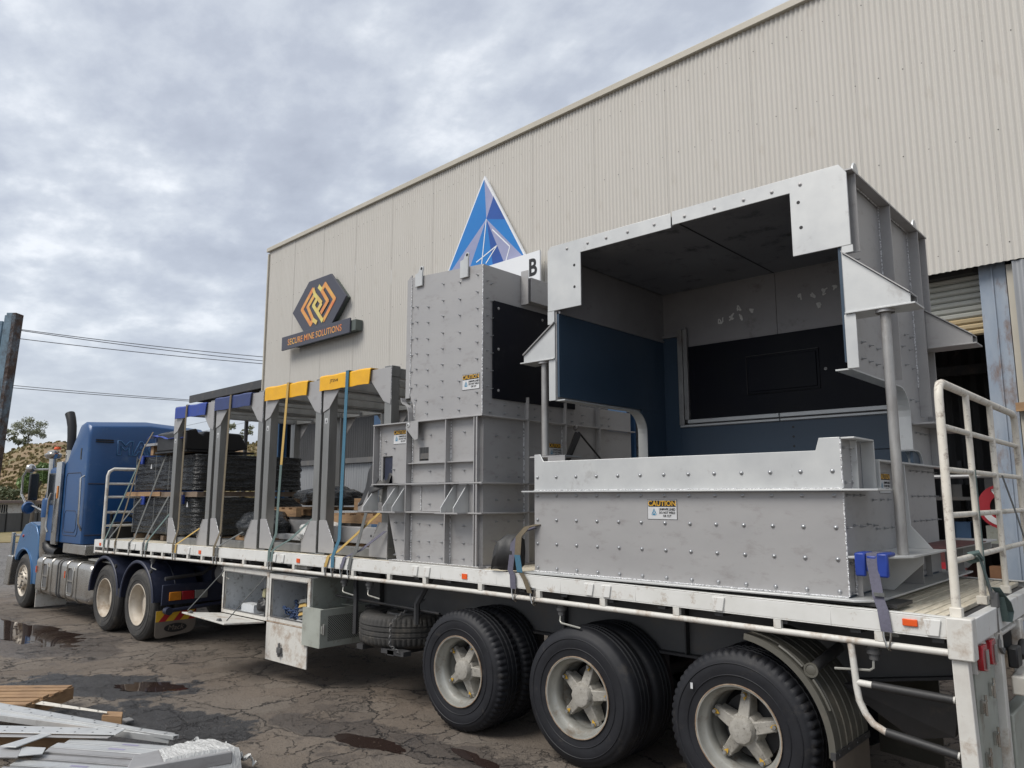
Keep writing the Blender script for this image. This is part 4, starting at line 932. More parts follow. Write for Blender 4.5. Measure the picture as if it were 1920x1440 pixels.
mb = MB(); mb.box(-7.99, -7.89, 4.850, 4.867, .27, .30); mb.box(-7.98, -7.90, 4.835, 4.867, .30, .36); mb.tube((-7.94, 4.845, .26), (-7.94, 4.845, .41), .014, 8); mb.build('door_latch', M['chassis_grey'], dr2, bevel=.004)
mb = MB(); mb.tube((-8.27, 4.872, .617), (-7.42, 4.872, .617), .008, 6); mb.build('door_hinge', M['rimrust'], dr2)
# mesh-sided bin
pm = bpy.data.materials.new('perforated_sheet'); pm.use_nodes = True
t_ = pm.node_tree; n_ = t_.nodes; bb = n_['Principled BSDF']; vo = n_.new('ShaderNodeTexVoronoi'); vo.inputs['Scale'].default_value = 55; vo.inputs['Randomness'].default_value = 0
tcc = n_.new('ShaderNodeTexCoord'); mpp = n_.new('ShaderNodeMapping'); mpp.inputs['Rotation'].default_value = (R(45), 0, 0); mpp.inputs['Scale'].default_value = (.0001, 1, 1)
t_.links.new(tcc.outputs['Object'], mpp.inputs[0]); t_.links.new(mpp.outputs[0], vo.inputs['Vector'])
rp = n_.new('ShaderNodeValToRGB'); rp.color_ramp.elements[0].position = .36; rp.color_ramp.elements[0].color = (0.012, 0.012, 0.012, 1); rp.color_ramp.elements[1].position = .42; rp.color_ramp.elements[1].color = (0.27, 0.28, 0.25, 1)
t_.links.new(vo.outputs['Distance'], rp.inputs[0]); t_.links.new(rp.outputs[0], bb.inputs['Base Color']); bb.inputs['Roughness'].default_value = .6
mb = MB(); x0, x1, y0, y1, z0_, z1_ = -7.48, -7.14, 4.84, 5.50, .45, .85
mb.box(x0, x1 - .01, y0, y0 + .01, z0_, z1_); mb.box(x0, x1 - .01, y1 - .01, y1, z0_, z1_); mb.box(x0, x0 + .01, y0 + .011, y1 - .011, z0_, z1_); mb.box(x0 + .011, x1 - .011, y0 + .011, y1 - .011, z0_, z0_ + .01)
bn_ = mb.build('mesh_bin', M['boxgrey'], TR, label='pale green-grey bin with a perforated side')
mb = MB(); mb.box(x1 - .009, x1, y0, y1, z1_ - .075, z1_); mb.box(x1 - .009, x1, y0, y1, z0_, z0_ + .06); mb.box(x1 - .009, x1, y0, y0 + .10, z0_ + .061, z1_ - .076); mb.box(x1 - .009, x1, y1 - .03, y1, z0_ + .061, z1_ - .076); mb.build('side_frame', M['boxgrey'], bn_, bevel=.002)
mb = MB(); mb.box(x1 - .007, x1 - .003, y0 + .101, y1 - .031, z0_ + .061, z1_ - .076); mb.build('perforated_panel', pm, bn_)
mb = MB(); mb.box(x0 + .012, x1 - .012, y0 + .012, y0 + .06, z1_ - .012, z1_ - .002); mb.box(x0 + .012, x1 - .012, y1 - .2, y1 - .012, z1_ - .012, z1_ - .002); mb.build('bin_rim', M['boxgrey'], bn_)
mb = MB(); mb.box(x1 + .001, x1 + .02, y0 + .01, y0 + .06, .60, .68); mb.tube((x1 + .025, y0 + .03, .59), (x1 + .025, y0 + .03, .70), .010, 7); mb.build('bin_latch', M['rim'], bn_)

# spare wheel lying flat under the deck
sc_ = (-6.42, 5.46, .835)
full, fn, nn_ = tyre_mesh(True); mb = MB(); mb.lathe(full, sc_, (0, 0, 1), nn_, fn=fn); sp_ = mb.build('spare_tyre', M['tyre2'], TR, label='spare tyre lying flat on its chained carrier')
mb = MB(); mb.lathe([(.0, .303), (.006, .290), (-.03, .275), (-.05, .25), (-.02, .245), (.015, .225), (.02, .16), (.018, .12), (-.06, .115)], sc_, (0, 0, 1), 40); mb.build('rim', M['chassis_grey'], sp_)
for k in range(8):
    t = k * math.pi / 4; mb = MB(); mb.lathe([(.001, .0), (.001, .028)], (sc_[0] + math.cos(t) * .195, sc_[1] + math.sin(t) * .195, sc_[2] + .02), (0, 0, 1), 12); mb.build('hand_hole', M['black'], sp_)
def chain(pts, parent, name='chain', m='chassis_grey', r=.005, L_=.035):
    mb = MB(); pts = [Vector(p) for p in pts]
    for p, q in zip(pts, pts[1:]):
        n = max(1, int((q - p).length / (L_ * .75))); d = (q - p).normalized()
        for k in range(n):
            c = p.lerp(q, (k + .5) / n); a = d.cross(Vector((0, 0, 1)) if abs(d.z) < .9 else Vector((1, 0, 0))).normalized()
            if k % 2: a = d.cross(a)
            ring = [c + d * math.cos(t) * L_ / 2 + a * math.sin(t) * L_ * .32 for t in [j * math.pi / 4 for j in range(9)]]
            mb.path(ring, r, 4, caps=False)
    return mb.build(name, M[m], parent, kind='stuff')
chain([(-6.1, 5.4, 1.0), (-6.12, 5.04, .86), (-6.12, 4.97, .80), (-6.10, 4.95, .60), (-6.0, 5.0, .53)], sp_)
chain([(-6.92, 5.3, .86), (-6.96, 5.28, .78), (-6.96, 5.28, .56)], sp_)
mb = MB(); mb.box(-6.3, -5.95, 5.0, 5.1, .50, .545); mb.box(-6.7, -6.6, 5.0, 6.4, .49, .54); mb.box(-6.2, -6.1, 5.0, 6.4, .49, .54); mb.build('spare_carrier', M['chassis'], TR)
mb = MB(); mb.path([(-7.0, 5.2, 1.3), (-6.95, 5.15, 1.1), (-6.9, 5.12, .98), (-6.9, 5.12, .6)], .03, 6); mb.path([(-5.75, 5.2, 1.3), (-5.85, 5.15, 1.1), (-5.9, 5.12, 1.0), (-5.9, 5.12, .80)], .03, 6); mb.tube((-7.3, 5.15, .96), (-5.6, 5.15, .93), .014, 6); mb.build('carrier_bracket', M['chassis'], TR)
# landing gear, air tank and valve gear towards the front
mb = MB(); mb.box(-9.75, -9.66, 5.3, 5.39, .62, 1.2); mb.box(-9.73, -9.68, 5.32, 5.37, .50, .619); mb.build('landing_leg', M['chassis_grey'], TR, bevel=.01)
mb = MB(); mb.lathe([(0, 0), (.03, .11), (.05, .155), (.08, .165), (.6, .165), (.63, .15), (.66, 0)], (-9.9, 5.5, .98), (-1, 0, 0), 24); mb.build('air_tank', M['chassis_grey'], TR)
mb = MB(); mb.box(-7.9, -7.6, 4.95, 5.0, 1.235, 1.275); mb.build('side_lamp_bracket', M['whiteworn'], TR)

# ================================================================== PRIME MOVER
TK = thing('prime_mover', 'blue bonneted prime mover with MACK embossed on its sleeper, coupled to the trailer', 'truck', (-15, 6.1, -.08))
CY0, CY1, CX = 4.95, 7.12, -14.62
# sleeper body: rounded box from cross-sections along Y
def loft(mb, secs):
    n = len(secs[0]); i0 = len(mb.v)
    for s in secs: mb.v += [tuple(p) for p in s]
    for k in range(len(secs) - 1):
        for j in range(n):
            a = i0 + k * n + j; b = i0 + k * n + (j + 1) % n; mb.f.append((a, b, b + n, a + n))
    mb.f.append(tuple(i0 + j for j in range(n - 1, -1, -1))); e = i0 + (len(secs) - 1) * n; mb.f.append(tuple(e + j for j in range(n)))
def sleeper_sec(y, ins):
    top = 3.40 - ins * 1.5; fi = max(ins, 0)
    return [(CX - fi * .6, y, 1.22), (CX - fi * .6, y, 3.12), (CX - .05 - fi, y, top - .10), (CX - .20, y, top - .02), (-14.95, y, top), (-15.10, y, top - .03), (-15.25, y, top - .20), (-15.45, y, 2.95), (-15.62, y, 2.72), (-15.9, y, 2.66 - ins), (-16.55, y, 2.60 - ins), (-16.75, y, 1.95), (-16.80, y, 1.22)]
mb = MB(); loft(mb, [sleeper_sec(y, i) for y, i in ((CY0, .05), (CY0 + .015, .02), (CY0 + .05, 0), (CY0 + .3, -.01), (6.03, -.045), (CY1 - .3, -.01), (CY1 - .05, 0), (CY1 - .015, .02), (CY1, .05))])
cabm = mb.build('cab', M['blue'], TK, bevel=.02)
text('embossed_lettering', 'MACK', .34, T(CX + .006, 5.965, 2.92) @ RZ(R(90)) @ RX(R(90)), M['bluelite'], cabm, outline=.010, sx=1.10, space=1.06, bold=.012)  # letters are cab blue; paler outline paints the light on their edges
mb = MB(); mb.tube((CX + .004, CY0 + .04, 2.28), (CX + .004, CY1 - .04, 2.28), .012, 6); mb.tube((CX + .004, CY0 + .04, 1.38), (CX + .004, CY1 - .04, 1.38), .012, 6); mb.build('panel_bead', M['bluedark'], cabm)
mb = MB(); mb.box(CX, CX + .02, 5.06, 5.36, 3.02, 3.04); mb.box(CX, CX + .02, 5.06, 5.36, 3.055, 3.075); mb.build('air_vent', M['black'], cabm)
mb = MB(); mb.box(-14.98, -14.93, CY0 - .006, CY0 + .01, 2.72, 2.92); mb.build('side_vent', M['black'], cabm)
def outline(x0, x1, z0, z1, y, r=.009, c=.06):
    return [(x0 + c, y, z0), (x1 - c, y, z0), (x1, y, z0 + c), (x1, y, z1 - c), (x1 - c, y, z1), (x0 + c, y, z1), (x0, y, z1 - c), (x0, y, z0 + c), (x0 + c, y, z0)]
mb = MB(); mb.path(outline(-15.60, -14.85, 1.36, 2.48, CY0), .008, 6, caps=False); mb.build('locker_door_seam', M['bluedark'], cabm)
mb = MB(); mb.path(outline(-15.55, -14.95, 1.42, 1.80, CY0), .007, 6, caps=False); mb.build('locker_door_seam', M['bluedark'], cabm)
mb = MB(); mb.path([(-14.70, CY0 - .0, 2.42), (-14.70, CY0 - .06, 2.38), (-14.66, CY0 - .06, 1.6), (-14.66, CY0, 1.46)], .018, 8); mb.build('grab_rail', M['chrome'], cabm)
mb = MB(); mb.box(-15.5, -14.40, CY0 - .0, 5.4, 1.05, 1.215); mb.build('sleeper_skirt', M['tank'], TK, bevel=.01)
mb = MB(); mb.box(-15.98, -15.72, CY0 - .07, CY0 - .01, 1.18, 2.70)
hs = mb.build('heat_shield', M['chrome'], TK, bevel=.01)
for k in range(22):
    z = 1.3 + k * .06; mb = MB(); mb.box(-15.99, -15.983, CY0 - .06, CY0 - .02, z, z + .03); mb.build('shield_slot', M['black'], hs)
mb = MB(); mb.box(-15.83, -15.77, CY0 - .082, CY0 - .071, 2.02, 2.25); mb.build('marker_lamp', M['amber'], TK)
mb = MB(); mb.path([(-16.05, 4.84, 1.40), (-16.10, 4.82, 1.5), (-16.05, 4.82, 2.0), (-16.0, 4.84, 2.12)], .02, 8); mb.build('grab_rail', M['chrome'], TK)
# exhaust stack
mb = MB(); mb.path([(-16.35, 5.22, 1.3), (-16.35, 5.22, 2.95)], .082, 16); mb.build('exhaust_stack', M['chrome'], TK)
mb = MB(); mb.path([(-16.35, 5.22, 2.95), (-16.36, 5.22, 3.20), (-16.40, 5.22, 3.42), (-16.46, 5.21, 3.58), (-16.52, 5.20, 3.68)], .076, 16, r2=.090); mb.build('exhaust_tip', M['black'], TK)
# windscreen, side window, bonnet
mb = MB(); mb.hexa([(-16.80, 5.1, 1.98), (-16.84, 5.1, 1.98), (-16.84, 6.95, 1.98), (-16.80, 6.95, 1.98), (-16.60, 5.15, 2.52), (-16.64, 5.15, 2.52), (-16.64, 6.9, 2.52), (-16.60, 6.9, 2.52)]); mb.build('windscreen', M['glass'], TK)
mb = MB(); mb.box(-16.6, -16.08, CY0 - .012, CY0 + .0, 1.9, 2.5); mb.build('side_window', M['glass'], TK)
mb = MB(); loft(mb, [[(x, 5.42 + i, .8), (x, 5.38 + i, zt - .2), (x, 5.5 + i, zt), (x, 6.6 - i, zt), (x, 6.72 - i, zt - .2), (x, 6.68 - i, .8)] for x, zt, i in ((-16.8, 1.64, 0), (-17.6, 1.54, .03), (-18.15, 1.46, .07), (-18.3, 1.3, .1))]); mb.build('bonnet', M['blue'], TK, bevel=.02)
mb = MB(); mb.box(-18.36, -18.31, 5.6, 6.5, .6, 1.3); mb.build('grille', M['chrome'], TK)
# front guard with arch
def arch(cx, cz, r, a0, a1, n=16): return [(cx + r * math.cos(t), cz + r * math.sin(t)) for t in np.linspace(a0, a1, n)]
outer = [(-16.62, .40), (-16.60, 1.02), (-16.66, 1.30), (-16.85, 1.50), (-17.2, 1.56), (-17.5, 1.50), (-17.8, 1.28), (-17.98, .98), (-18.02, .80)]
inner = arch(-17.42, .44, .57, R(141), R(-4), 16)
for y0, y1, mm in ((4.88, 5.42, 'bluelite'),):
    mb = MB(); mb.prism([(x, y0, z) for x, z in outer + inner], (0, .03, 0)); fg = mb.build('front_guard', M[mm], TK, bevel=.015)
    mb = MB()
    for (xa, za), (xb_, zb) in zip(outer, outer[1:]): mb.hexa([(xa, y0 + .031, za), (xb_, y0 + .031, zb), (xb_, y1, zb), (xa, y1, za), (xa, y0 + .031, za - .02), (xb_, y0 + .031, zb - .02), (xb_, y1, zb - .02), (xa, y1, za - .02)])
    mb.build('guard_top', M[mm], fg)
    mb = MB(); mb.path([(x, y0 - .004, z) for x, z in arch(-17.42, .44, .60, R(143), R(-4), 20)], .016, 7); mb.build('guard_lip', M[mm], fg)
    mb = MB(); mb.lathe([(0, 0), (0, .02), (-.03, .035)], (-17.55, y0 - .02, 1.28), (0, -1, 0), 10); mb.build('side_indicator', M['red'], fg)
mb = MB(); mb.prism([(x, 7.3, z) for x, z in outer + inner], (0, .03, 0)); mb.build('front_guard', M['bluelite'], TK)
mb = MB(); mb.lathe([(0, 0), (.06, .11), (.10, .13), (.13, 0)], (-17.3, 5.9, 1.66), (0, 0, 1), 20); mb.build('bonnet_mirror', M['black'], TK)
# bull bar
mb = MB(); mb.hexa([(-18.62, 4.88, .26), (-18.30, 4.88, .26), (-18.30, 7.35, .26), (-18.62, 7.35, .26), (-18.50, 4.88, .86), (-18.18, 4.88, .86), (-18.18, 7.35, .86), (-18.50, 7.35, .86)]); mb.build('bumper', M['tank'], TK, bevel=.02)
mb = MB(); mb.box(-18.44, -18.34, 4.9, 4.96, .865, 1.32); mb.tube((-18.38, 4.93, 1.26), (-18.38, 7.3, 1.26), .03, 8); mb.tube((-18.33, 4.95, 1.26), (-17.95, 5.1, 1.26), .022, 7); mb.build('bull_bar', M['tank'], TK, bevel=.01)
# air cleaner stack
ax_, ay_ = -16.58, 4.99
mb = MB(); mb.lathe([(.88, 0), (.88, .09), (1.05, .105), (1.66, .112)], (ax_, ay_, 0), (0, 0, 1), 20); mb.lathe([(2.02, .062), (2.78, .062)], (ax_, ay_, 0), (0, 0, 1), 16); ac = mb.build('air_cleaner', M['chrome'], TK)
mb = MB(); mb.lathe([(1.661, .10), (1.661, .122), (1.98, .122), (2.02, .10), (2.03, .06)], (ax_, ay_, 0), (0, 0, 1), 20); mb.build('canister', M['blue'], ac)
mb = MB(); mb.lathe([(2.78, .062), (2.79, .12), (2.83, .15), (2.87, .15), (2.90, .10), (2.93, .10), (2.95, 0)], (ax_, ay_, 0), (0, 0, 1), 20); mb.build('precleaner', M['chrome'], ac)
mb = MB(); mb.path([(ax_, ay_, 1.42), (ax_, ay_, 1.25), (ax_ + .05, ay_ + .02, 1.12), (ax_ + .2, ay_ + .05, 1.03), (ax_ + .45, ay_ + .1, 1.0)], .10, 12); mb.build('intake_elbow', M['black'], ac)
mb = MB(); mb.lathe([(0, 0), (0, .065), (.03, .06), (.05, .05), (.055, 0)], (ax_ + .05, ay_ + .05, 2.965), (0, 0, 1), 16); mb.build('beacon', M['orange'], TK)
# mirrors
mb = MB(); mb.box(-16.98, -16.90, 4.72, 4.88, 1.98, 2.50); mir = mb.build('mirror', M['black'], TK, bevel=.02)
mb = MB(); mb.box(-16.895, -16.89, 4.74, 4.86, 2.0, 2.48); mb.build('mirror_glass', M['glass'], mir)
mb = MB(); mb.path([(-16.6, 5.0, 2.58), (-16.95, 4.86, 2.58), (-17.25, 4.74, 2.56), (-17.36, 4.72, 2.45), (-17.36, 4.72, 2.1), (-17.2, 4.76, 1.92), (-16.9, 4.86, 1.85), (-16.5, 4.98, 1.72)], .02, 8); mb.build('mirror_arm', M['chrome'], mir)
mb = MB(); mb.lathe([(0, 0), (-.02, .07), (-.06, .09), (-.10, .05)], (-17.0, 4.76, 2.60), (1, 0, 0), 16); mb.build('round_mirror', M['chrome'], mir)
mb = MB(); mb.lathe([(0, 0), (-.01, .10), (-.06, .12), (-.12, .08), (-.14, 0)], (-17.02, 4.78, 1.84), (1, 0, 0), 18); mb.build('round_mirror', M['blue'], mir)
# fuel tank with straps and step recesses
def rrect(x, y0, y1, z0, z1, c, n=5):
    o = []
    for (cy, cz, a) in ((y1 - c, z1 - c, 0), (y0 + c, z1 - c, 90), (y0 + c, z0 + c, 180), (y1 - c, z0 + c, 270)):
        for k in range(n + 1):
            t = R(a + 90 * k / n); o.append((x, cy + c * math.cos(t), cz + c * math.sin(t)))
    return o
mb = MB(); loft(mb, [rrect(x, 4.86 + i, 5.50, .27 + i, .93 - i, .10) for x, i in ((-16.58, .05), (-16.53, .0), (-13.95, .0), (-13.86, .02), (-13.80, .07))]); tk_ = mb.build('fuel_tank', M['tank'], TK)
for x in (-16.2, -15.68, -15.35, -15.22, -14.9, -14.4):
    mb = MB(); mb.path(rrect(x, 4.852, 5.51, .262, .938, .11), .014, 6, caps=False); mb.build('tank_strap', M['chassis_grey'] if x in (-15.35, -15.22) else M['tank'], tk_)
for x in (-15.98, -14.68):
    mb = MB(); mb.path([(x + a * .13, 4.852, .60 + b_ * .23) for a, b_ in ((-.7, -1), (.7, -1), (1, -.8), (1, .8), (.7, 1), (-.7, 1), (-1, .8), (-1, -.8), (-.7, -1))], .016, 6, caps=False)
    mb.box(x - .13, x + .13, 4.835, 4.875, .60, .62); mb.box(x - .13, x + .13, 4.835, 4.875, .385, .405); st_ = mb.build('step', M['tank'], tk_)
    mb = MB(); mb.box(x - .115, x + .115, 4.8535, 4.8575, .41, .80); mb.build('step_recess', M['chassis_grey'], st_)
for x in (-16.50, -14.96):
    mb = MB(); mb.box(x - .012, x + .012, 4.84, 4.853, .64, .76); mb.build('tank_marker', M['orange'], tk_)
mb = MB(); mb.box(-16.4, -15.9, 4.9, 5.4, .945, .975); mb.build('tank_step_plate', M['tank'], TK)
mb = MB(); mb.box(-16.5, -16.48, 4.87, 5.4, .0, .40); mb.build('front_mud_flap', M['whiteworn'], TK)
mb = MB(); mb.box(-14.15, -12.9, 4.93, 5.6, .985, 1.01)
for k in range(26):
    for q in range(6): mb.box(-14.12 + k * .047, -14.10 + k * .047, 4.96 + q * .11, 4.99 + q * .11, 1.011, 1.016)
mb.build('walkway_plate', M['rim'], TK, bevel=0)
# wheels of the tractor
def rear_dual(x, z):
    y = 4.89; c = (x, y, z); ax = (0, -1, 0)
    mb = MB(); mb.lathe([(.006, .303), (.012, .300), (.010, .288), (-.010, .283), (-.04, .277), (-.07, .256), (-.16, .248), (-.18, .22), (-.185, .13), (-.12, .12), (-.11, .06), (-.11, 0)], c, ax, 56); wh = mb.build('wheel', M['rimwhite'], TK)
    tyre(wh, (x, y + .012, z), M['tyre2'], tread=False); tyre(wh, (x, y + .33, z), M['tyre2'], tread=False)
    for k in range(10):
        t = k * math.pi / 5; mb = MB(); mb.lathe([(-.185, .0), (-.15, 0), (-.15, .014), (-.185, .014)], (x + math.cos(t) * .165, y, z + math.sin(t) * .165), ax, 6); mb.build('wheel_nut', M['chassis_grey'], wh)
    for yy in (6.75, 7.07): tyre(TK, (x, yy, z), M['tyre2'], tread=False)
    mb = MB(); mb.tube((x, 5.2, z), (x, 6.9, z), .10, 12); mb.build('axle', M['chassis'], TK)
rear_dual(-11.93, .463); rear_dual(-13.21, .455)
for x in (-11.93, -13.21):
    g = guard(TK, (x, 4.86, .50), .60, .66, R(-178), R(-4) if x > -12 else R(-14), M['bluedark'], ribs=2, n=36, name='rear_guard')
    mb = MB(); mb.lathe([(0, .565), (-.012, .575), (-.012, .60), (0, .612)], (x, 4.852, .50), (0, 1, 0), 36, a0=R(-178), a1=R(-4)); mb.build('guard_lip', M['bluedark'], g)
    mb = MB(); mb.lathe([(0, .0), (0, .03), (-.03, .03), (-.03, 0)], (x + .50, 4.85, .98), (0, 1, 0), 8); mb.build('guard_bolt', M['chassis'], g)
    g = guard(TK, (x, 6.70, .50), .60, .66, R(-178), R(-4), M['bluedark'], ribs=2, n=24, name='rear_guard')
x, y, z = -17.42, 4.90, .42
mb = MB(); mb.lathe([(.004, .303), (.010, .300), (.006, .288), (-.02, .27), (-.02, .20), (.03, .165), (.035, .10), (.045, .095), (.06, .09), (.062, 0)], (x, y, z), (0, -1, 0), 48); wh = mb.build('wheel', M['rimwhite'], TK)
tyre(wh, (x, y + .01, z), M['tyre2'], tread=False); tyre(TK, (x, 7.05, z), M['tyre2'], tread=False)
for k in range(10):
    t = k * math.pi / 5; mb = MB(); mb.lathe([(.03, 0), (.065, 0), (.065, .014), (.03, .014)], (x + math.cos(t) * .135, y, z + math.sin(t) * .135), (0, -1, 0), 6); mb.build('wheel_nut', M['chassis_grey'], wh)
    mb = MB(); mb.lathe([(.012, .0), (.012, .026)], (x + math.cos(t + .3) * .20, y, z + math.sin(t + .3) * .20), (0, -1, 0), 10); mb.build('hand_hole', M['black'], wh)
mb = MB(); mb.tube((x, 5.1, z), (x, 6.9, z), .06, 8); mb.build('front_axle', M['chassis'], TK)
# frame rails, fifth wheel, rear light bar and flap
for y in (5.65, 6.45):
    mb = MB(); mb.box(-18.2, -11.2, y, y + .08, .72, 1.0); mb.build('frame_rail', M['bluedark'], TK)
mb = MB(); mb.box(-13.0, -12.0, 5.75, 6.45, 1.02, 1.10); mb.build('fifth_wheel', M['chassis'], TK)
mb = MB(); mb.box(-14.55, -14.3, 5.3, 6.6, 1.1, 1.5); mb.path([(-14.4, 5.35, 1.6), (-14.3, 5.3, 1.75), (-14.2, 5.4, 1.8), (-14.1, 5.6, 1.7)], .03, 8); mb.box(-14.1, -13.9, 5.2, 5.5, 1.36, 1.62); mb.build('air_line_box', M['black'], TK, bevel=.02)
XL = -11.15
mb = MB(); mb.box(XL - .03, XL, 4.90, 6.2, .515, .80); lb = mb.build('light_bar', M['bluedark'], TK, bevel=.006)
for q0, q1, mm in (((297, 1135), (321.5, 1119), 'amber'), ((323, 1132), (346, 1117), 'red'), ((348, 1128), (370, 1113.5), 'grey_lens')): pass
for y0, y1, mm in ((4.995, 5.165, 'amber'), (5.175, 5.36, 'red'), (5.37, 5.56, 'grey_lens')):
    mb = MB(); mb.box(XL + .001, XL + .03, y0, y1, .575, .695); mb.build('tail_lamp', M[mm], lb, bevel=.006)
mb = MB(); mb.tube((XL + .05, 4.98, .44), (XL + .05, 6.1, .50), .028, 10); mb.tube((XL - .02, 4.98, .44), (XL + .085, 4.98, .44), .055, 12); mb.build('cross_tube', M['bluedark'], TK)
mb = MB(); mb.path([(XL - .05, 4.95, .88), (XL - .05, 5.5, .92), (XL - .05, 5.7, 1.05), (XL - .05, 6.0, 1.1)], .028, 8); mb.build('guard_stay', M['chassis'], TK)
FX = -11.28
mb = MB(); mb.prism([(FX, 4.88, .43), (FX, 5.47, .43), (FX, 5.47, .20), (FX, 5.44, .12), (FX, 5.38, .085), (FX, 4.95, .045), (FX, 4.90, .055), (FX, 4.88, .09)], (.008, 0, 0)); fl = mb.build('mud_flap', M['flap'], TK)
mb = MB(); mb.box(FX + .009, FX + .014, 4.885, 5.465, .275, .425); mb.build('marker_board', M['yellowflat'], fl)
for k in range(3):
    yy = 4.92 + k * .215; mb = MB(); mb.prism([(FX + .0145, yy, .275), (FX + .0145, yy + .10, .275), (FX + .0145, min(yy + .225, 5.465), .425), (FX + .0145, yy + .125, .425)], (.001, 0, 0)); mb.build('marker_stripe', M['redflat'], fl)
mb = MB(); mb.prism([(FX + .009, 5.175 + .165 * math.cos(t), .175 + .062 * math.sin(t)) for t in np.linspace(0, 2 * math.pi, 28, endpoint=False)], (.003, 0, 0)); mb.build('oval_badge', M['black'], fl)
text('badge_lettering', 'Mack', .10, T(FX + .0125, 5.175, .178) @ RZ(R(90)) @ RX(R(90)), M['flap'], fl, ex=.0005, shear=.25, sx=1.1)

# ================================================================== LOAD
def corner(pts2, y, t=.012):   # plate in the XZ plane at y
    return [(x, y, z) for x, z in pts2], (0, t, 0)
def plateXZ(mb, pts2, y, t=.012): mb.prism([(x, y, z) for x, z in pts2], (0, t, 0)); return mb
def plateYZ(mb, pts2, x, t=.012): mb.prism([(x, y, z) for y, z in pts2], (t, 0, 0)); return mb
def plateXY(mb, pts2, z, t=.012): mb.prism([(x, y, z) for x, y in pts2], (0, 0, t)); return mb
def weld(mb, p, q, r=.006, step=.02):
    p, q = Vector(p), Vector(q); n = max(2, int((q - p).length / step))
    mb.path([p.lerp(q, k / n) + Vector((random.uniform(-.0012, .0012),) * 3) for k in range(n + 1)], r, 5)

_b = MB(); _b.lathe([(0, .020), (.003, .020), (.004, .013), (.009, .012), (.0125, .007), (.0135, 0)], (0, 0, 0), (0, -1, 0), 12)
BOLT = None
def bolts(parent, items, name='bolt', m='bolt', kind='dome'):
    """items: (position, facing) with facing '-y' or '+x'"""
    first = None
    for p, f in items:
        if first is None:
            mb = MB()
            if kind == 'dome': mb.lathe([(0, .0145), (.002, .0145), (.003, .0095), (.0075, .009), (.010, .005), (.0108, 0)], (0, 0, 0), (0, -1, 0), 10)
            else:
                mb.lathe([(0, .011), (.002, .011), (.003, .008), (.009, .008), (.009, .0036), (.030, .0036), (.030, 0)], (0, 0, 0), (0, -1, 0), 7)
            first = mb.build(name, M[m], parent); o = first
        else: o = inst(first, T(0, 0, 0), parent)
        o.matrix_basis = T(p) @ (RZ(R(90)) if f == '+x' else Matrix.Identity(4)) @ RY(random.uniform(0, 1))
def caution(parent, org, face, w, h, label='yellow and black CAUTION label'):
    """flat adhesive warning label: org is its upper left corner seen from the front"""
    rot = RX(R(90)) if face == '-y' else RZ(R(90)) @ RX(R(90))
    MT = T(org) @ rot
    def plate(x0, x1, y0, y1, z, m, name, par):
        mb = MB(); mb.box(x0, x1, y0, y1, z, z + .0008); mb.v = [tuple(MT @ Vector(v)) for v in mb.v]; return mb.build(name, m, par, smooth=False)
    base = plate(0, w, -h, 0, .001, M['print_black'], 'caution_label', parent); base['label'] = label
    plate(w * .015, w * .985, -h * .98, -h * .02, .002, M['print_white'], 'label_face', base)
    plate(w * .04, w * .96, -h * .36, -h * .045, .003, M['print_black'], 'label_banner', base)
    text('label_heading', 'CAUTION', h * .36, MT @ T(w * .5, -h * .205, .0042), M['print_yellow'], base, ex=.0002, sx=w / h / 1.72, bold=h * .008)
    mb = MB(); mb.v = []; cx, cy, s = w * .23, -h * .62, h * .17
    for pts in ([(-1, -1), (0, 1.1), (-.15, -.1)], [(0, 1.1), (1, -1), (.15, -.1)], [(-.7, -1), (0, -.25), (.7, -1)]):
        mb.poly([tuple(MT @ Vector((cx + a * s, cy + b * s, .0042))) for a, b in pts])
    mb.build('label_emblem', M['print_blue'], base, smooth=False)
    text('label_small_print', 'CUTTING EDGE', h * .055, MT @ T(cx, -h * .87, .0042), M['print_black'], base, ex=.0002) if False else None
    text('label_text', 'UHMWPE LINED\nDO NOT WELD\nOR CUT', h * .165, MT @ T(w * .67, -h * .66, .0042), M['print_black'], base, ex=.0002, sx=.78, bold=h * .004)
    return base

# ------------------------------------------------ large lined chute section
X0, X1 = -4.20, -1.67
ZB = 1.425
CH = thing('chute_hood', 'largest bolted grey steel chute, open fronted with navy lining, at the trailer rear', 'steel chute', (-2.93, 6.1, ZB))
A = M['alu']; AB = M['alu_bright']
mb = MB(); mb.box(X0, X1, 4.93, 4.942, ZB + .013, 2.085); mb.build('front_panel', A, CH, bevel=.002)
mb = MB(); plateXZ(mb, [(X0, 2.101), (X1, 2.101), (X1, 2.425), (-1.80, 2.425), (-1.825, 2.345), (-4.10, 2.345), (-4.135, 2.405), (X0, 2.405)], 4.93); mb.build('upper_panel', AB, CH, bevel=.003)
mb = MB(); plateXY(mb, [(-4.30, 4.875), (-1.66, 4.875), (-1.47, 4.96), (-1.47, 5.42), (-1.672, 5.42), (-1.672, 4.93), (-4.30, 4.93)], 2.0865, .013); mb.build('middle_flange', AB, CH, bevel=.003)
mb = MB(); plateXY(mb, [(-4.26, 4.86), (-1.62, 4.86), (-1.50, 4.96), (-1.50, 7.45), (-4.26, 7.45)], ZB - .004, .014); mb.build('base_flange', AB, CH, bevel=.003)
mb = MB(); mb.box(-4.1, -1.40, 4.93, 5.25, 1.398, 1.418); mb.build('rubber_pad', M['rubber'], CH)
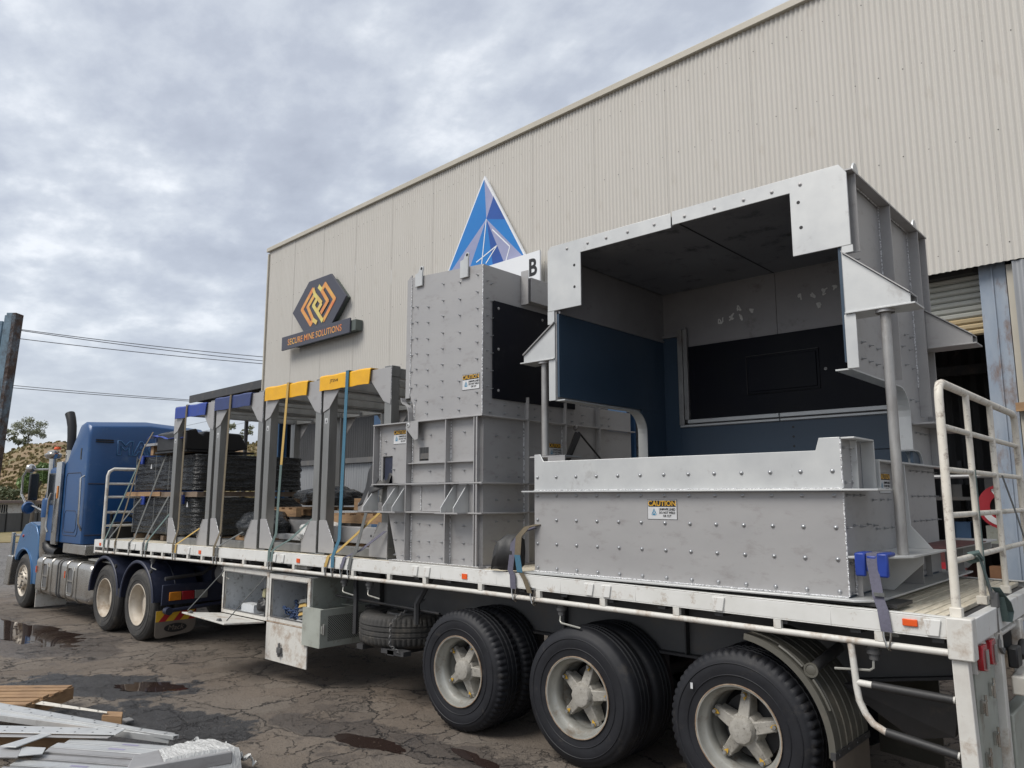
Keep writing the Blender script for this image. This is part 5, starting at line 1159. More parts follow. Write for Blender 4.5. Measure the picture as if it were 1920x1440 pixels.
mb = MB(); weld(mb, (X0, 4.926, ZB + .014), (X1, 4.926, ZB + .014), .007); weld(mb, (X1 + .002, 4.932, ZB + .02), (X1 + .002, 4.932, 2.08), .006); weld(mb, (X1 + .002, 4.934, 2.105), (X1 + .002, 4.934, 2.41), .006); weld(mb, (X1 + .002, 5.12, 2.105), (X1 + .002, 5.12, 2.40), .006); weld(mb, (-4.2, 4.926, 2.103), (-1.67, 4.926, 2.103), .004); mb.build('weld_seam', M['weld'], CH)
# right end wall and hood sides
WR_ = [(4.943, ZB + .013), (7.15, ZB + .013), (7.15, 4.29), (5.235, 4.29), (5.235, 2.905), (6.33, 2.905), (6.47, 2.87), (6.55, 2.78), (6.58, 2.66), (6.58, 2.42), (6.72, 2.42), (6.80, 2.385), (6.84, 2.30), (5.42, 2.285), (5.42, 2.10), (4.943, 2.10)]
for x, nm in ((X1 - .012, 'end_wall'), (X0, 'side_wall')):
    mb = MB()
    # split so the concave outline stays clean
    if nm == 'end_wall':
        plateYZ(mb, [(4.943, ZB + .013), (7.15, ZB + .013), (7.15, 2.10), (4.943, 2.10)], x); plateYZ(mb, [(4.943, 2.10), (5.32, 2.10), (5.32, 2.413), (4.943, 2.413)], x)
    else: plateYZ(mb, [(4.943, ZB + .013), (7.15, ZB + .013), (7.15, 2.08), (4.943, 2.08)], x)
    plateYZ(mb, [(5.42, 2.10), (7.15, 2.10), (7.15, 2.285), (5.42, 2.285)], x)
    arc1 = [(6.58 - .22 + .22 * math.cos(t), 2.905 - .22 + .22 * math.sin(t)) for t in np.linspace(0, math.pi / 2, 8)]
    arc2 = [(6.84 - .13 + .13 * math.cos(t), 2.42 - .13 + .13 * math.sin(t)) for t in np.linspace(0, math.pi / 2, 6)]
    plateYZ(mb, [(5.235, 2.905)] + arc1[::-1] + [(7.15, 2.685), (7.15, 4.29), (5.235, 4.29)], x)
    plateYZ(mb, [(6.58, 2.42), (7.15, 2.42), (7.15, 2.685), (6.58, 2.685)], x)
    plateYZ(mb, arc2[::-1] + [(6.84, 2.286), (7.15, 2.286), (7.15, 2.42)], x)
    mb.build(nm, A, CH)
    # folded edge strip round the cut-out
    mb = MB(); edge = [(5.235, 2.905)] + arc1[::-1] + [(6.58, 2.42)] + arc2[::-1] + [(6.84, 2.286)]
    xa, xb_ = (X1 - .10, X1 + .006) if nm == 'end_wall' else (X0 - .006, X0 + .10)
    for (ya, za), (yb, zb) in zip(edge, edge[1:]):
        d = Vector((yb - ya, zb - za)).normalized(); nn = Vector((d.y, -d.x)) * .010
        mb.hexa([(xa, ya, za), (xb_, ya, za), (xb_, yb, zb), (xa, yb, zb), (xa, ya - abs(nn.x), za - abs(nn.y)), (xb_, ya - abs(nn.x), za - abs(nn.y)), (xb_, yb - abs(nn.x), zb - abs(nn.y)), (xa, yb - abs(nn.x), zb - abs(nn.y))])
    mb.build('cutout_edge', AB, CH)
mb = MB(); mb.box(X0, X1, 7.152, 7.165, ZB + .013, 4.29); mb.build('back_wall', A, CH)
mb = MB(); mb.box(X0, X1, 5.235, 7.165, 4.292, 4.304); mb.build('top_plate', A, CH)
# hood front frame
FY = 5.222
mb = MB(); plateXZ(mb, [(-4.28, 3.72), (-3.90, 3.72), (-3.90, 4.205), (-2.985, 4.205), (-2.985, 4.33), (-4.24, 4.33), (-4.28, 4.29)], FY); mb.build('hood_front_plate', AB, CH, bevel=.003)
mb = MB(); plateXZ(mb, [(-2.975, 4.225), (-2.01, 4.225), (-2.01, 3.75), (-1.61, 3.75), (-1.61, 4.27), (-1.66, 4.34), (-2.975, 4.34)], FY); mb.build('hood_front_plate', AB, CH, bevel=.003)
for a_, b__, c_, d_ in ((-4.28, -4.205, 3.60, 3.718), (-1.672, -1.60, 3.70, 3.748)):
    mb = MB(); mb.box(a_, b__, FY, FY + .012, c_, d_); mb.build('leg_plate', AB, CH)
for xa, xb_ in ((-4.27, -4.195), (-1.685, -1.61)):
    mb = MB(); mb.box(xa, xb_, FY - .002, FY + .012, 2.90, 3.27); mb.build('leg_plate', AB, CH, bevel=.002)
for xs_, xo, m_ in ((-4.20, -4.57, -1), (-1.675, -1.27, 1)):
    for yb in ((FY, 6.95) if m_ > 0 else (FY,)):
        zt = 3.70 if m_ > 0 else 3.60
        xo_ = xo if yb == FY else -1.26
        if yb != FY: zt = 3.66
        mb = MB(); plateXZ(mb, [(xs_, 3.285), (xo_, 3.285), (xo_, 3.345), (xs_, zt)], yb - .001, .012); bk = mb.build('bracket', AB if yb == FY else A, CH, bevel=.002)
        mb = MB(); w0, w1 = sorted((xs_, xo_ + .03 * m_)); mb.box(w0, w1, yb - .02, yb + .20, 3.272, 3.284); mb.build('bracket_base', AB if yb == FY else A, bk, bevel=.002)
        mb = MB(); plateXZ(mb, [(xs_, 3.285), (xo_, 3.285), (xo_, 3.345), (xs_, zt)], yb + .16, .012); mb.build('bracket_web', A, bk)
        mb = MB(); p1, p2 = Vector((xo_, 0, 3.35)), Vector((xs_, 0, zt + .005)); mb.hexa([(p1.x, yb - .02, p1.z), (p2.x, yb - .02, p2.z), (p2.x, yb + .18, p2.z), (p1.x, yb + .18, p1.z), (p1.x, yb - .02, p1.z + .01), (p2.x, yb - .02, p2.z + .01), (p2.x, yb + .18, p2.z + .01), (p1.x, yb + .18, p1.z + .01)]); mb.build('bracket_cap', A, bk)
for x, zlo, y in ((-4.36, 2.415, 5.27), (-1.44, 1.69, 5.27)):
    mb = MB(); mb.tube((x, y, zlo), (x, y, 3.262), .032, 18); pp = mb.build('prop_tube', M['pipe'], CH)
    mb = MB(); mb.lathe([(0, .06), (.01, .06)], (x, y, 3.252), (0, 0, 1), 18); mb.lathe([(0, 0), (0, .06), (.009, .06), (.009, 0)], (x, y, 3.262), (0, 0, 1), 16); mb.build('tube_flange', A, pp)
mb = MB(); mb.box(-4.45, -4.05, 5.16, 5.40, 2.395, 2.407); mb.prism([(-4.05, 5.16, 2.394), (-4.05, 5.16, 2.33), (-4.02, 5.16, 2.31), (-4.24, 5.16, 2.31), (-4.24, 5.16, 2.394)], (0, .01, 0)); mb.build('tube_seat', A, CH)
# outside stiffening of the right side
for y in (5.32, 6.11, 6.89, 7.13):
    mb = MB(); plateYZ(mb, [(y, 2.92 if 5.5 < y < 6.5 else (3.72 if y < 5.5 else (2.70 if y < 7 else 2.30))), (y + .012, 2.92 if 5.5 < y < 6.5 else (3.72 if y < 5.5 else (2.70 if y < 7 else 2.30))), (y + .012, 4.285), (y, 4.285)], X1 + .001, .085); mb.build('stiffener_rib', A, CH)
mb = MB(); mb.box(X1 - .0, X1 + .09, 5.236, 7.17, 4.287, 4.299); mb.build('top_flange', A, CH)
mb = MB()
for y in (6.105, 6.885): weld(mb, (X1 + .004, y, 2.95), (X1 + .004, y, 4.28), .006)
weld(mb, (X1 + .01, 5.24, 4.283), (X1 + .01, 7.1, 4.283), .006); mb.build('weld_seam', M['weld'], CH)
for y in (5.45, 6.98):
    mb = MB(); plateYZ(mb, [(y, 4.30), (y + .13, 4.30), (y + .12, 4.40), (y + .085, 4.44), (y + .045, 4.44), (y + .01, 4.40)], X1 + .02, .016); mb.build('lifting_lug', AB, CH, bevel=.003)
# flanges of the right end wall
mb = MB(); plateXY(mb, [(X1 + .001, 5.40), (X1 + .09, 5.40), (X1 + .09, 7.55), (X1 + .001, 7.55)], 2.286, .012); mb.build('wall_flange', AB, CH)
mb = MB(); mb.box(X1 + .001, X1 + .09, 5.395, 5.407, 2.10, 2.285); mb.box(X1 + .001, X1 + .10, 5.33, 5.40, 2.101, 2.110); mb.build('wall_flange_end', AB, CH)
mb = MB(); mb.box(X1 + .001, X1 + .085, 4.945, 5.33, 2.413, 2.424); mb.box(X1 + .001, X1 + .085, 5.320, 5.331, 2.10, 2.412); mb.box(X1 + .001, X1 + .04, 5.115, 5.125, 2.10, 2.412); mb.build('corner_stiffener', AB, CH, bevel=.002)
mb = MB(); mb.box(X1 + .001, X1 + .16, 6.6, 7.8, 2.62, 2.634); mb.build('upper_ledge', A, CH)
ZS = 1.675
mb = MB(); plateXY(mb, [(X1 + .001, 4.93), (-1.56, 4.93), (-1.47, 5.06), (-1.36, 5.20), (-1.36, 7.75), (X1 + .001, 7.75)], ZS, .014); mb.build('side_shelf', AB, CH, bevel=.002)
for y in (5.06, 5.62, 6.05, 6.70, 7.3):
    mb = MB(); w_ = .04 if y in (5.06, 5.62, 6.70) else .14; plateYZ(mb, [(y, ZB + .012), (y + .010, ZB + .012), (y + .010, ZS - .001), (y, ZS - .001)], X1 + .001, w_); mb.build('shelf_web', A, CH)
for y, s in ((5.48, 1), (7.6, 1)):
    mb = MB(); mb.prism([(X1 + .001, y, ZS - .001), (-1.38, y, ZS - .001), (-1.38, y, ZS - .05), (X1 + .10, y, ZB + .02), (X1 + .001, y, ZB + .02)], (0, .012, 0)); mb.build('shelf_gusset', AB, CH)
mb = MB(); mb.prism([(X1 + .001, 5.98, ZS + .015), (-1.44, 5.98, ZS + .015), (X1 + .10, 5.98, ZS + .17), (X1 + .085, 5.98, 2.284), (X1 + .001, 5.98, 2.284)], (0, .012, 0)); mb.build('wall_gusset', AB, CH, bevel=.001)
mb = MB(); mb.box(-1.62, -1.34, 6.0, 7.2, ZS + .0145, ZS + .022); mb.build('packing_strip', M['maroon'], CH)
mb = MB()
weld(mb, (X1 + .004, 4.96, ZS - .003), (X1 + .004, 7.1, ZS - .003), .005); weld(mb, (X1 + .006, 5.055, ZB + .02), (X1 + .006, 5.055, ZS - .01), .006); weld(mb, (X1 + .006, 5.61, ZB + .02), (X1 + .006, 5.61, ZS - .01), .006); mb.build('weld_seam', M['weld'], CH)
# bolts on the front
it = []
for k in range(13):
    x = -4.165 + (2.44) * k / 12
    for z in (2.212, 2.058, 1.860, 1.665, 1.470): it.append(((x, 4.9285, z), '-y'))
bolts(CH, it)
it = []
for k in range(5):
    it += [((X1 + .002, 4.97 + k * .13, 1.86 + .01 * (k % 2)), '+x')] 
    it += [((X1 + .002, 6.45 + k * .17, 2.055), '+x'), ((X1 + .002, 6.47 + k * .17, 1.865), '+x'), ((X1 + .002, 6.45 + k * .17, 2.25), '+x')]
for k in range(3): it += [((X1 + .002, 5.54 + k * .17, 1.835), '+x'), ((X1 + .002, 5.50 + k * .17, 2.03), '+x'), ((X1 + .002, 5.0 + k * .13, 2.06), '+x')]
for k in range(4):
    it += [((X1 + .002, 5.5 + k * .17, 3.12), '+x'), ((X1 + .002, 5.48 + k * .16, 3.0), '+x'), ((X1 + .002, 6.35 + k * .2, 3.10 - .005 * k), '+x'), ((X1 + .002, 6.62 + k * .15, 2.82), '+x'), ((X1 + .002, 6.70 + k * .13, 2.56), '+x'), ((X1 + .002, 5.5 + k * .45, 3.72 - (k % 2) * .05), '+x'), ((X1 + .002, 5.55 + k * .42, 3.60), '+x'), ((X1 + .002, 6.6 + k * .15, 3.35), '+x'), ((X1 + .002, 6.3 + k * .2, 3.24), '+x')]
for y, z in ((4.99, 2.36), (5.10, 2.36), (4.99, 2.14), (5.12, 2.14), (4.99, 1.64), (4.99, 1.46), (5.75, 1.48), (5.85, 1.48), (6.3, 1.49), (6.45, 1.49), (6.6, 1.49)): it.append(((X1 + .002, y, z), '+x'))
bolts(CH, it, name='stud', kind='stud')
mb = MB()
for x, z in ((-3.93, 4.10), (-3.93, 3.90), (-1.99, 4.14), (-1.98, 3.95)):
    mb.lathe([(.001, 0), (.001, .013)], (x + (-.04 if x < -3 else .04), FY, z), (0, -1, 0), 12)
mb.build('bolt_hole', M['print_black'], CH, smooth=False)
it = [((x, FY - .001, 4.27), '-y') for x in (-4.05, -3.82, -3.62, -3.40, -3.14, -2.86, -2.60, -2.36, -2.14, -1.93)]
bolts(CH, it, name='countersunk_bolt', m='alu')
caution(CH, (-3.09, 4.9295, 2.03), '-y', .25, .145)
caution(CH, (X1 + .001, 5.66, 2.22), '+x', .25, .145)
# inside of the hood
mb = MB(); mb.box(X0 + .013, X0 + .035, 5.24, 7.07, 2.93, 3.70); mb.box(X0 + .013, X0 + .035, 6.59, 7.07, 2.47, 2.929); mb.box(X0 + .013, X0 + .035, 6.59, 7.07, 1.45, 2.465); mb.build('side_liner', M['navy'], CH)
mb = MB(); mb.box(X0 + .013, X0 + .030, 5.24, 7.07, 3.702, 4.22); mb.build('upper_side_liner', M['darksteel'], CH)
mb = MB(); mb.box(X0 + .013, X0 + .05, 5.24, 7.07, 3.69, 3.712); mb.box(X0 + .03, -3.99, 7.03, 7.068, 3.735, 3.765); mb.build('liner_ledge', M['darksteel'], CH)
mb = MB(); mb.box(X1 - .035, X1 - .013, 6.62, 7.07, 1.45, 2.9); mb.box(X1 - .035, X1 - .013, 5.24, 7.07, 2.95, 4.2); mb.build('side_liner', M['navy'], CH)
for x0, x1 in ((X0 + .03, -2.915), (-2.91, X1 - .03)):
    mb = MB(); mb.box(x0, x1, 7.07, 7.085, 3.615, 4.22); mb.build('back_upper_sheet', M['darksteel'], CH)
    mb = MB(); mb.box(x0, x1, 5.24, 7.068, 4.224, 4.236); mb.build('ceiling_sheet', M['ceil'], CH)
mb = MB(); mb.tube((X0 + .04, 7.06, 4.222), (X1, 7.06, 4.222), .005, 5); mb.tube((X0 + .036, 5.3, 4.21), (X0 + .036, 7.05, 4.21), .004, 5); mb.build('corner_weld', M['pipe'], CH)
mb = MB(); mb.box(-2.917, -2.907, 5.24, 7.06, 4.219, 4.2235); mb.build('ceiling_joint', M['black'], CH)
mb = MB(); mb.box(X0 + .036, -3.985, 7.045, 7.068, 2.465, 3.73); mb.box(-3.983, X1 - .03, 7.045, 7.068, 2.465, 2.76); mb.build('back_liner', M['navy'], CH)
mb = MB(); mb.box(X0 + .036, X1 - .03, 7.045, 7.068, 1.45, 2.458); mb.build('lower_back_liner', M['navy'], CH)
mb = MB(); mb.box(-3.87, X1 - .03, 7.05, 7.07, 2.842, 3.610); bp_ = mb.build('back_panel', M['blackpanel'], CH)
mb = MB(); mb.box(-3.21, -2.55, 7.040, 7.049, 3.07, 3.40); mb.build('hatch', M['blackpanel'], bp_, bevel=.004)
mb = MB(); mb.path([(-3.235, 7.046, 3.045), (-2.525, 7.046, 3.045), (-2.525, 7.046, 3.425), (-3.235, 7.046, 3.425), (-3.235, 7.046, 3.045)], .005, 5); mb.build('hatch_seal', M['black'], bp_)
bolts(bp_, [((-2.47, 7.049, 3.22), '-y')], m='alu')
for a, b_, c, d in ((-3.985, -3.93, 2.79, 3.80), (-3.92, -3.872, 2.84, 3.80)):
    mb = MB(); mb.box(a, b_, 7.02, 7.044, c, d); mb.build('window_trim', M['pipe'], CH, bevel=.003)
for x0, x1 in ((-3.975, -2.92), (-2.91, X1 - .04)):
    mb = MB(); mb.box(x0, x1, 7.018, 7.0435, 2.765, 2.787); mb.box(x0 + .09 if x0 < -3.9 else x0, x1, 7.01, 7.0435, 2.80, 2.838); mb.build('window_trim', M['alu_bright'], CH, bevel=.003)
mb = MB(); mb.box(-3.99, -3.88, 7.02, 7.044, 3.802, 3.82); mb.build('window_trim', M['darksteel'], CH)
mb = MB()
for k in range(16): mb.lathe([(0, 0), (0, .012)], (-3.95 + k * .145, 7.0445, 2.36), (0, -1, 0), 8)
for k in range(3): mb.lathe([(0, 0), (0, .012)], (-2.8, 7.0445, 2.70 - .09 * k), (0, -1, 0), 8)
mb.build('plug', M['black'], CH, smooth=False)
# chalk scribbles on the back sheet
mb = MB()
for (x, z) in ((-3.50, 3.84), (-3.38, 3.86), (-3.27, 3.84), (-3.30, 3.94), (-3.16, 3.90), (-2.67, 3.94), (-2.55, 3.93), (-2.44, 3.95), (-2.35, 3.97), (-2.50, 3.83)):
    pts = [(x + random.uniform(-.028, .028), 7.0685, z + random.uniform(-.035, .035)) for _ in range(9)]
    for q_, (a, b_) in enumerate(zip(pts, pts[1:])):
        a, b_ = Vector(a) - Vector((0, .0006 * q_, 0)), Vector(b_) - Vector((0, .0006 * q_, 0)); d = (b_ - a).normalized(); nn = Vector((-d.z, 0, d.x)) * .006; mb.poly([a - nn, b_ - nn, b_ + nn, a + nn])
mb.build('chalk_mark', mat('chalk', (.85, .85, .83), .9), CH, smooth=False)
mb = MB(); mb.box(X0, X1, 4.943, 7.07, ZB + .012, ZB + .024); mb.build('floor_plate', M['navy'], CH)

# ------------------------------------------------ tall two-tier chute
TW = thing('chute_tower', 'tall two-tier grey steel chute with a black side panel, beside the cages', 'steel chute', (-5.5, 6.1, ZB))
YW, YT, XW = 5.03, 4.955, -4.905      # wall plane, flange edge, rear wall plane
XF = -4.853
mb = MB(); plateXZ(mb, [(-6.12, ZB), (XW, ZB), (XW, 1.89), (-6.27, 1.89)], YW); mb.build('lower_panel', A, TW)
mb = MB(); mb.box(-6.30, XW, YW, YW + .012, 1.91, 2.165); mb.build('band_panel', A, TW)
mb = MB()   # panel with two openings
for x0, x1, z0_, z1_ in ((-6.45, -6.38, 2.19, 2.79), (-6.38, -6.22, 2.47, 2.79), (-6.22, -5.80, 2.19, 2.79), (-5.80, -5.66, 2.19, 2.405), (-5.80, -5.66, 2.54, 2.79), (-5.66, XW, 2.19, 2.79)): mb.box(x0, x1, YW, YW + .012, z0_, z1_)
mb.build('middle_panel', A, TW)
mb = MB(); mb.box(-6.36, -6.23, YW + .013, YW + .02, 2.19, 2.46); mb.build('opening_backing', M['bluedark'], TW)
for z, x0 in ((2.79, -6.47), (2.17, -6.47), (1.893, -6.68)):
    mb = MB(); mb.box(x0, XF, YT, YW + .02, z, z + .013); mb.box(XW + .0, XF, YW + .021, 7.52, z, z + .013); mb.build('flange', A, TW, bevel=.002)
mb = MB(); mb.box(-6.16, XF - .03, YT, YW + .02, ZB - .012, ZB); mb.box(XW, XF, YW + .021, 7.2, ZB - .012, ZB); mb.box(-6.16, XF, YT, 7.2, ZB - .02, ZB - .013); mb.build('base_flange', A, TW, bevel=.002)
for x in (-5.93, -5.35, -4.965):
    for z0_, z1_ in ((ZB + .001, 1.892), (1.907, 2.169), (2.184, 2.789)):
        mb = MB(); mb.box(x, x + .012, YT + .004, YW - .001, z0_, z1_); mb.build('stiffener_rib', A, TW)
mb = MB(); mb.box(-6.46, -6.448, YT + .004, YW - .001, 2.184, 2.789); mb.build('stiffener_rib', A, TW)
mb = MB(); mb.box(-5.918, -5.351, YT + .02, YW - .001, 2.375, 2.384); mb.box(-5.337, -4.966, YT + .02, YW - .001, 2.375, 2.384); mb.build('horizontal_rib', A, TW)
for (x0, sl) in ((-5.98, 1), (-6.13, 1), (-5.27, 1), (-5.10, 1), (-6.45, 0)):
    mb = MB(); plateYZ(mb, [(YW - .001, 1.906), (YT - .12, 1.906), (YT - .12, 1.95), (YW - .02, 2.168), (YW - .001, 2.168)], x0, .010); mb.build('gusset', AB, TW, bevel=.001)
mb = MB(); plateXY(mb, [(-6.20, YT - .13), (-5.92, YT - .13), (-5.92, YT - .001), (-6.20, YT - .001)], 1.893, .013); plateXY(mb, [(-5.34, YT - .13), (-5.03, YT - .13), (-5.03, YT - .001), (-5.34, YT - .001)], 1.893, .013); plateXZ(mb, [(-6.68, 1.907), (-6.46, 1.907), (-6.46, 2.168), (-6.50, 2.168)], YT + .02); mb.build('gusset_foot', A, TW)
# rear (right) face of the lower tiers
for z0_, z1_, nm in ((ZB + .001, 1.892, 'lower_rear_panel'), (1.907, 2.169, 'band_rear_panel'), (2.184, 2.789, 'middle_rear_panel'), (2.804, 3.02, 'upper_rear_band')):
    mb = MB(); mb.box(XW - .012, XW, YW + .013, 7.50, z0_, z1_); mb.build(nm, A, TW)
    for y in (5.60, 6.20, 6.80):
        mb = MB(); mb.box(XW + .001, XF + .01, y, y + .012, z0_, z1_); mb.build('stiffener_rib', A, TW)
# corner post so the front corner reads as one folded edge
mb = MB(); mb.box(XW - .03, XW - .012, YW - .070, YW - .062, ZB, 2.789); mb.build('corner_plate', A, TW)
# upper box
mb = MB(); plateXZ(mb, [(-5.88, 2.804), (XF - .04, 2.804), (XF - .04, 4.255), (-5.93, 4.32), (-5.93, 3.08), (-5.90, 3.02), (-5.88, 2.96)], 5.00); mb.build('upper_front_panel', A, TW)
mb = MB(); mb.box(XF - .052, XF - .04, 5.013, 6.5, 3.02, 4.255); mb.box(XF - .052, XF - .04, 5.013, 6.5, 2.804, 3.019); mb.build('upper_rear_panel', A, TW)
mb = MB(); mb.box(-5.93, -5.918, 5.013, 6.5, 2.804, 4.3); mb.box(-5.92, XF - .05, 6.48, 6.49, 2.804, 4.25); mb.build('upper_far_panel', A, TW)
mb = MB(); mb.hexa([(-6.0, 5.0, 3.05), (-5.935, 5.0, 3.05), (-5.935, 5.012, 3.05), (-6.0, 5.012, 3.05), (-6.0, 5.0, 4.30), (-5.935, 5.0, 4.35), (-5.935, 5.012, 4.35), (-6.0, 5.012, 4.30)]); 
arc = [(-6.0 + .13 - .13 * math.cos(t), 3.05 - .13 * math.sin(t)) for t in np.linspace(0, math.pi / 2, 7)]
cv = [(-5.965, 3.05), (-5.955, 3.01), (-5.93, 2.985), (-5.89, 2.97), (-5.86, 2.945), (-5.845, 2.90), (-5.84, 2.804)]
for (xa, za), (xb_, zb) in zip(cv, cv[1:]): mb.hexa([(xa - .035, 4.935, za), (xa - .025, 4.935, za), (xa - .025, 5.0, za), (xa - .035, 5.0, za), (xb_ - .035, 4.935, zb), (xb_ - .025, 4.935, zb), (xb_ - .025, 5.0, zb), (xb_ - .035, 5.0, zb)])
mb.build('edge_flange', A, TW)
mb = MB(); mb.box(XF - .04, XF - .02, 5.58, 5.592, 3.96, 4.31); mb.box(XF - .038, XF + .06, 5.593, 6.5, 3.98, 4.23); mb.box(XF - .038, XF + .055, 5.545, 5.557, 3.95, 4.30); mb.build('box_beam', A, TW, bevel=.003)
for x in (-5.80, -5.13):
    mb = MB(); plateXZ(mb, [(x - .055, 4.20 if x < -5.5 else 4.16), (x + .055, 4.20 if x < -5.5 else 4.16), (x + .055, 4.335), (x + .065, 4.385), (x + .055, 4.405), (x + .025, 4.405), (x - .01, 4.345), (x - .055, 4.335)], 4.975, .018); lg = mb.build('lifting_lug', AB, TW, bevel=.003)
    mb = MB(); mb.lathe([(0, 0), (0, .016)], (x + .043, 4.9745, 4.38), (0, -1, 0), 12); mb.build('lug_hole', M['print_black'], lg)
mb = MB(); mb.box(XF - .038, XF - .022, 5.13, 6.40, 2.97, 3.92); bp2 = mb.build('black_side_panel', M['blackpanel'], TW, bevel=.003)
bolts(bp2, [((XF - .022, y, z), '+x') for y in (5.20, 5.86) for z in (3.05, 3.45, 3.85)], m='alu')
mb = MB(); plateXZ(mb, [(-5.93, 2.74), (-5.90, 2.79), (-5.74, 2.79), (-5.74, 2.62), (-5.79, 2.61)], YT - .004, .010); tl = mb.build('tie_lug', A, TW)
mb = MB(); mb.lathe([(0, .012), (.004, .024), (.008, .012)], (-5.885, YT - .004, 2.765), (0, -1, 0), 14, close=True); mb.build('lug_ring', AB, tl)
mb = MB()
weld(mb, (-5.90, YW - .004, ZB + .01), (-5.90, YW - .004, 1.88)); weld(mb, (-5.90, YW - .004, 2.19), (-5.90, YW - .004, 2.78)); weld(mb, (-5.335, YW - .004, ZB + .01), (-5.335, YW - .004, 1.88)); weld(mb, (-5.335, YW - .004, 2.19), (-5.335, YW - .004, 2.78)); weld(mb, (-6.42, YW - .004, 2.19), (-6.42, YW - .004, 2.78)); weld(mb, (-5.76, YW - .004, 1.91), (-5.76, YW - .004, 2.16))
weld(mb, (XF - .038, 4.998, 2.82), (XF - .038, 4.998, 4.25)); weld(mb, (-5.85, 4.996, 2.83), (-5.85, 4.996, 3.0)); weld(mb, (-5.925, 4.996, 3.1), (-5.925, 4.996, 4.3), .005); weld(mb, (XW + .005, 5.595, ZB + .01), (XW + .005, 5.595, 2.78)); weld(mb, (XW + .005, 6.195, 2.19), (XW + .005, 6.195, 2.78)); weld(mb, (-6.1, YT + .0, ZB + .002), (XF - .03, YT, ZB + .002), .004)
mb.build('weld_seam', M['weld'], TW)
it = []
for k, z in enumerate((4.16, 3.99, 3.83, 3.66, 3.50, 3.34, 3.18, 3.02, 2.90)):
    for j, x in enumerate((-5.83, -5.66, -5.44, -5.20, -4.96)):
        if (k == 0 and j < 2) or (k > 7 and j == 0): continue
        it.append(((x, 4.998, z - .03 * (j % 2)), '-y'))
for z in (4.0, 3.83, 3.66, 3.49, 3.32, 3.15, 3.0): it.append(((-5.905, 4.998, z), '-y'))
for x in (-5.63, -5.15):
    for z in (2.66, 2.30, 1.98, 1.78, 1.62, 1.48): it.append(((x, YW - .002, z), '-y'))
for x in (-5.78, -5.45, -5.02, -6.02, -6.14):
    for z in (1.79, 1.62, 1.47): it.append(((x, YW - .002, z), '-y'))
for x, z in ((-6.33, 2.63), (-6.33, 2.50), (-6.19, 2.55), (-6.19, 2.33), (-5.75, 2.62)): it.append(((x, YW - .002, z), '-y'))
for y in (5.20, 5.37, 5.52):
    for z in (2.62, 2.42, 2.24, 2.02, 1.82, 1.64, 1.48): it.append(((XW + .002, y, z), '+x'))
for y in (5.10, 5.30, 5.50, 5.75, 6.0, 6.35, 6.55, 6.9, 7.05):
    for z in (2.92, 2.84): it.append(((XW + .002 if y > 6.5 else XF - .038, y, z), '+x'))
for z in (4.1, 3.93, 3.76, 3.59, 3.42, 3.25, 3.08): it += [((XF - .038, 5.06, z), '+x'), ((XF - .038, 5.115, z - .02), '+x')]
bolts(TW, it, name='stud', kind='stud')
caution(TW, (-5.16, 4.9985, 3.205), '-y', .235, .15)
caution(TW, (-6.21, YW - .0015, 2.74), '-y', .235, .15)
caution(TW, (XW + .0015, 5.98, 2.60), '+x', .20, .15)
# chain sling hanging from the shackle
SL = thing('chain_sling', 'dark chain sling hanging from a shackle between the tower and the largest chute', 'chain sling', (-4.85, 6.25, 2.8))
mb = MB(); mb.lathe([(-.012, .018), (0, .032), (.012, .018), (0, .012)], (-4.80, 6.30, 2.765), (0, 1, 0), 16, close=True); mb.build('shackle', M['chassis_grey'], SL)
mb = MB(); mb.prism([(-4.81, 6.30, 2.72), (-4.78, 6.35, 2.70), (-4.76, 6.05, 2.30), (-4.76, 5.98, 2.30)], (.02, 0, 0)); mb.build('sling_web', M['black'], SL)
mb = MB(); mb.tube((-4.79, 6.34, 2.72), (-4.74, 6.95, 2.25), .010, 6); mb.build('sling_leg', M['black'], SL)

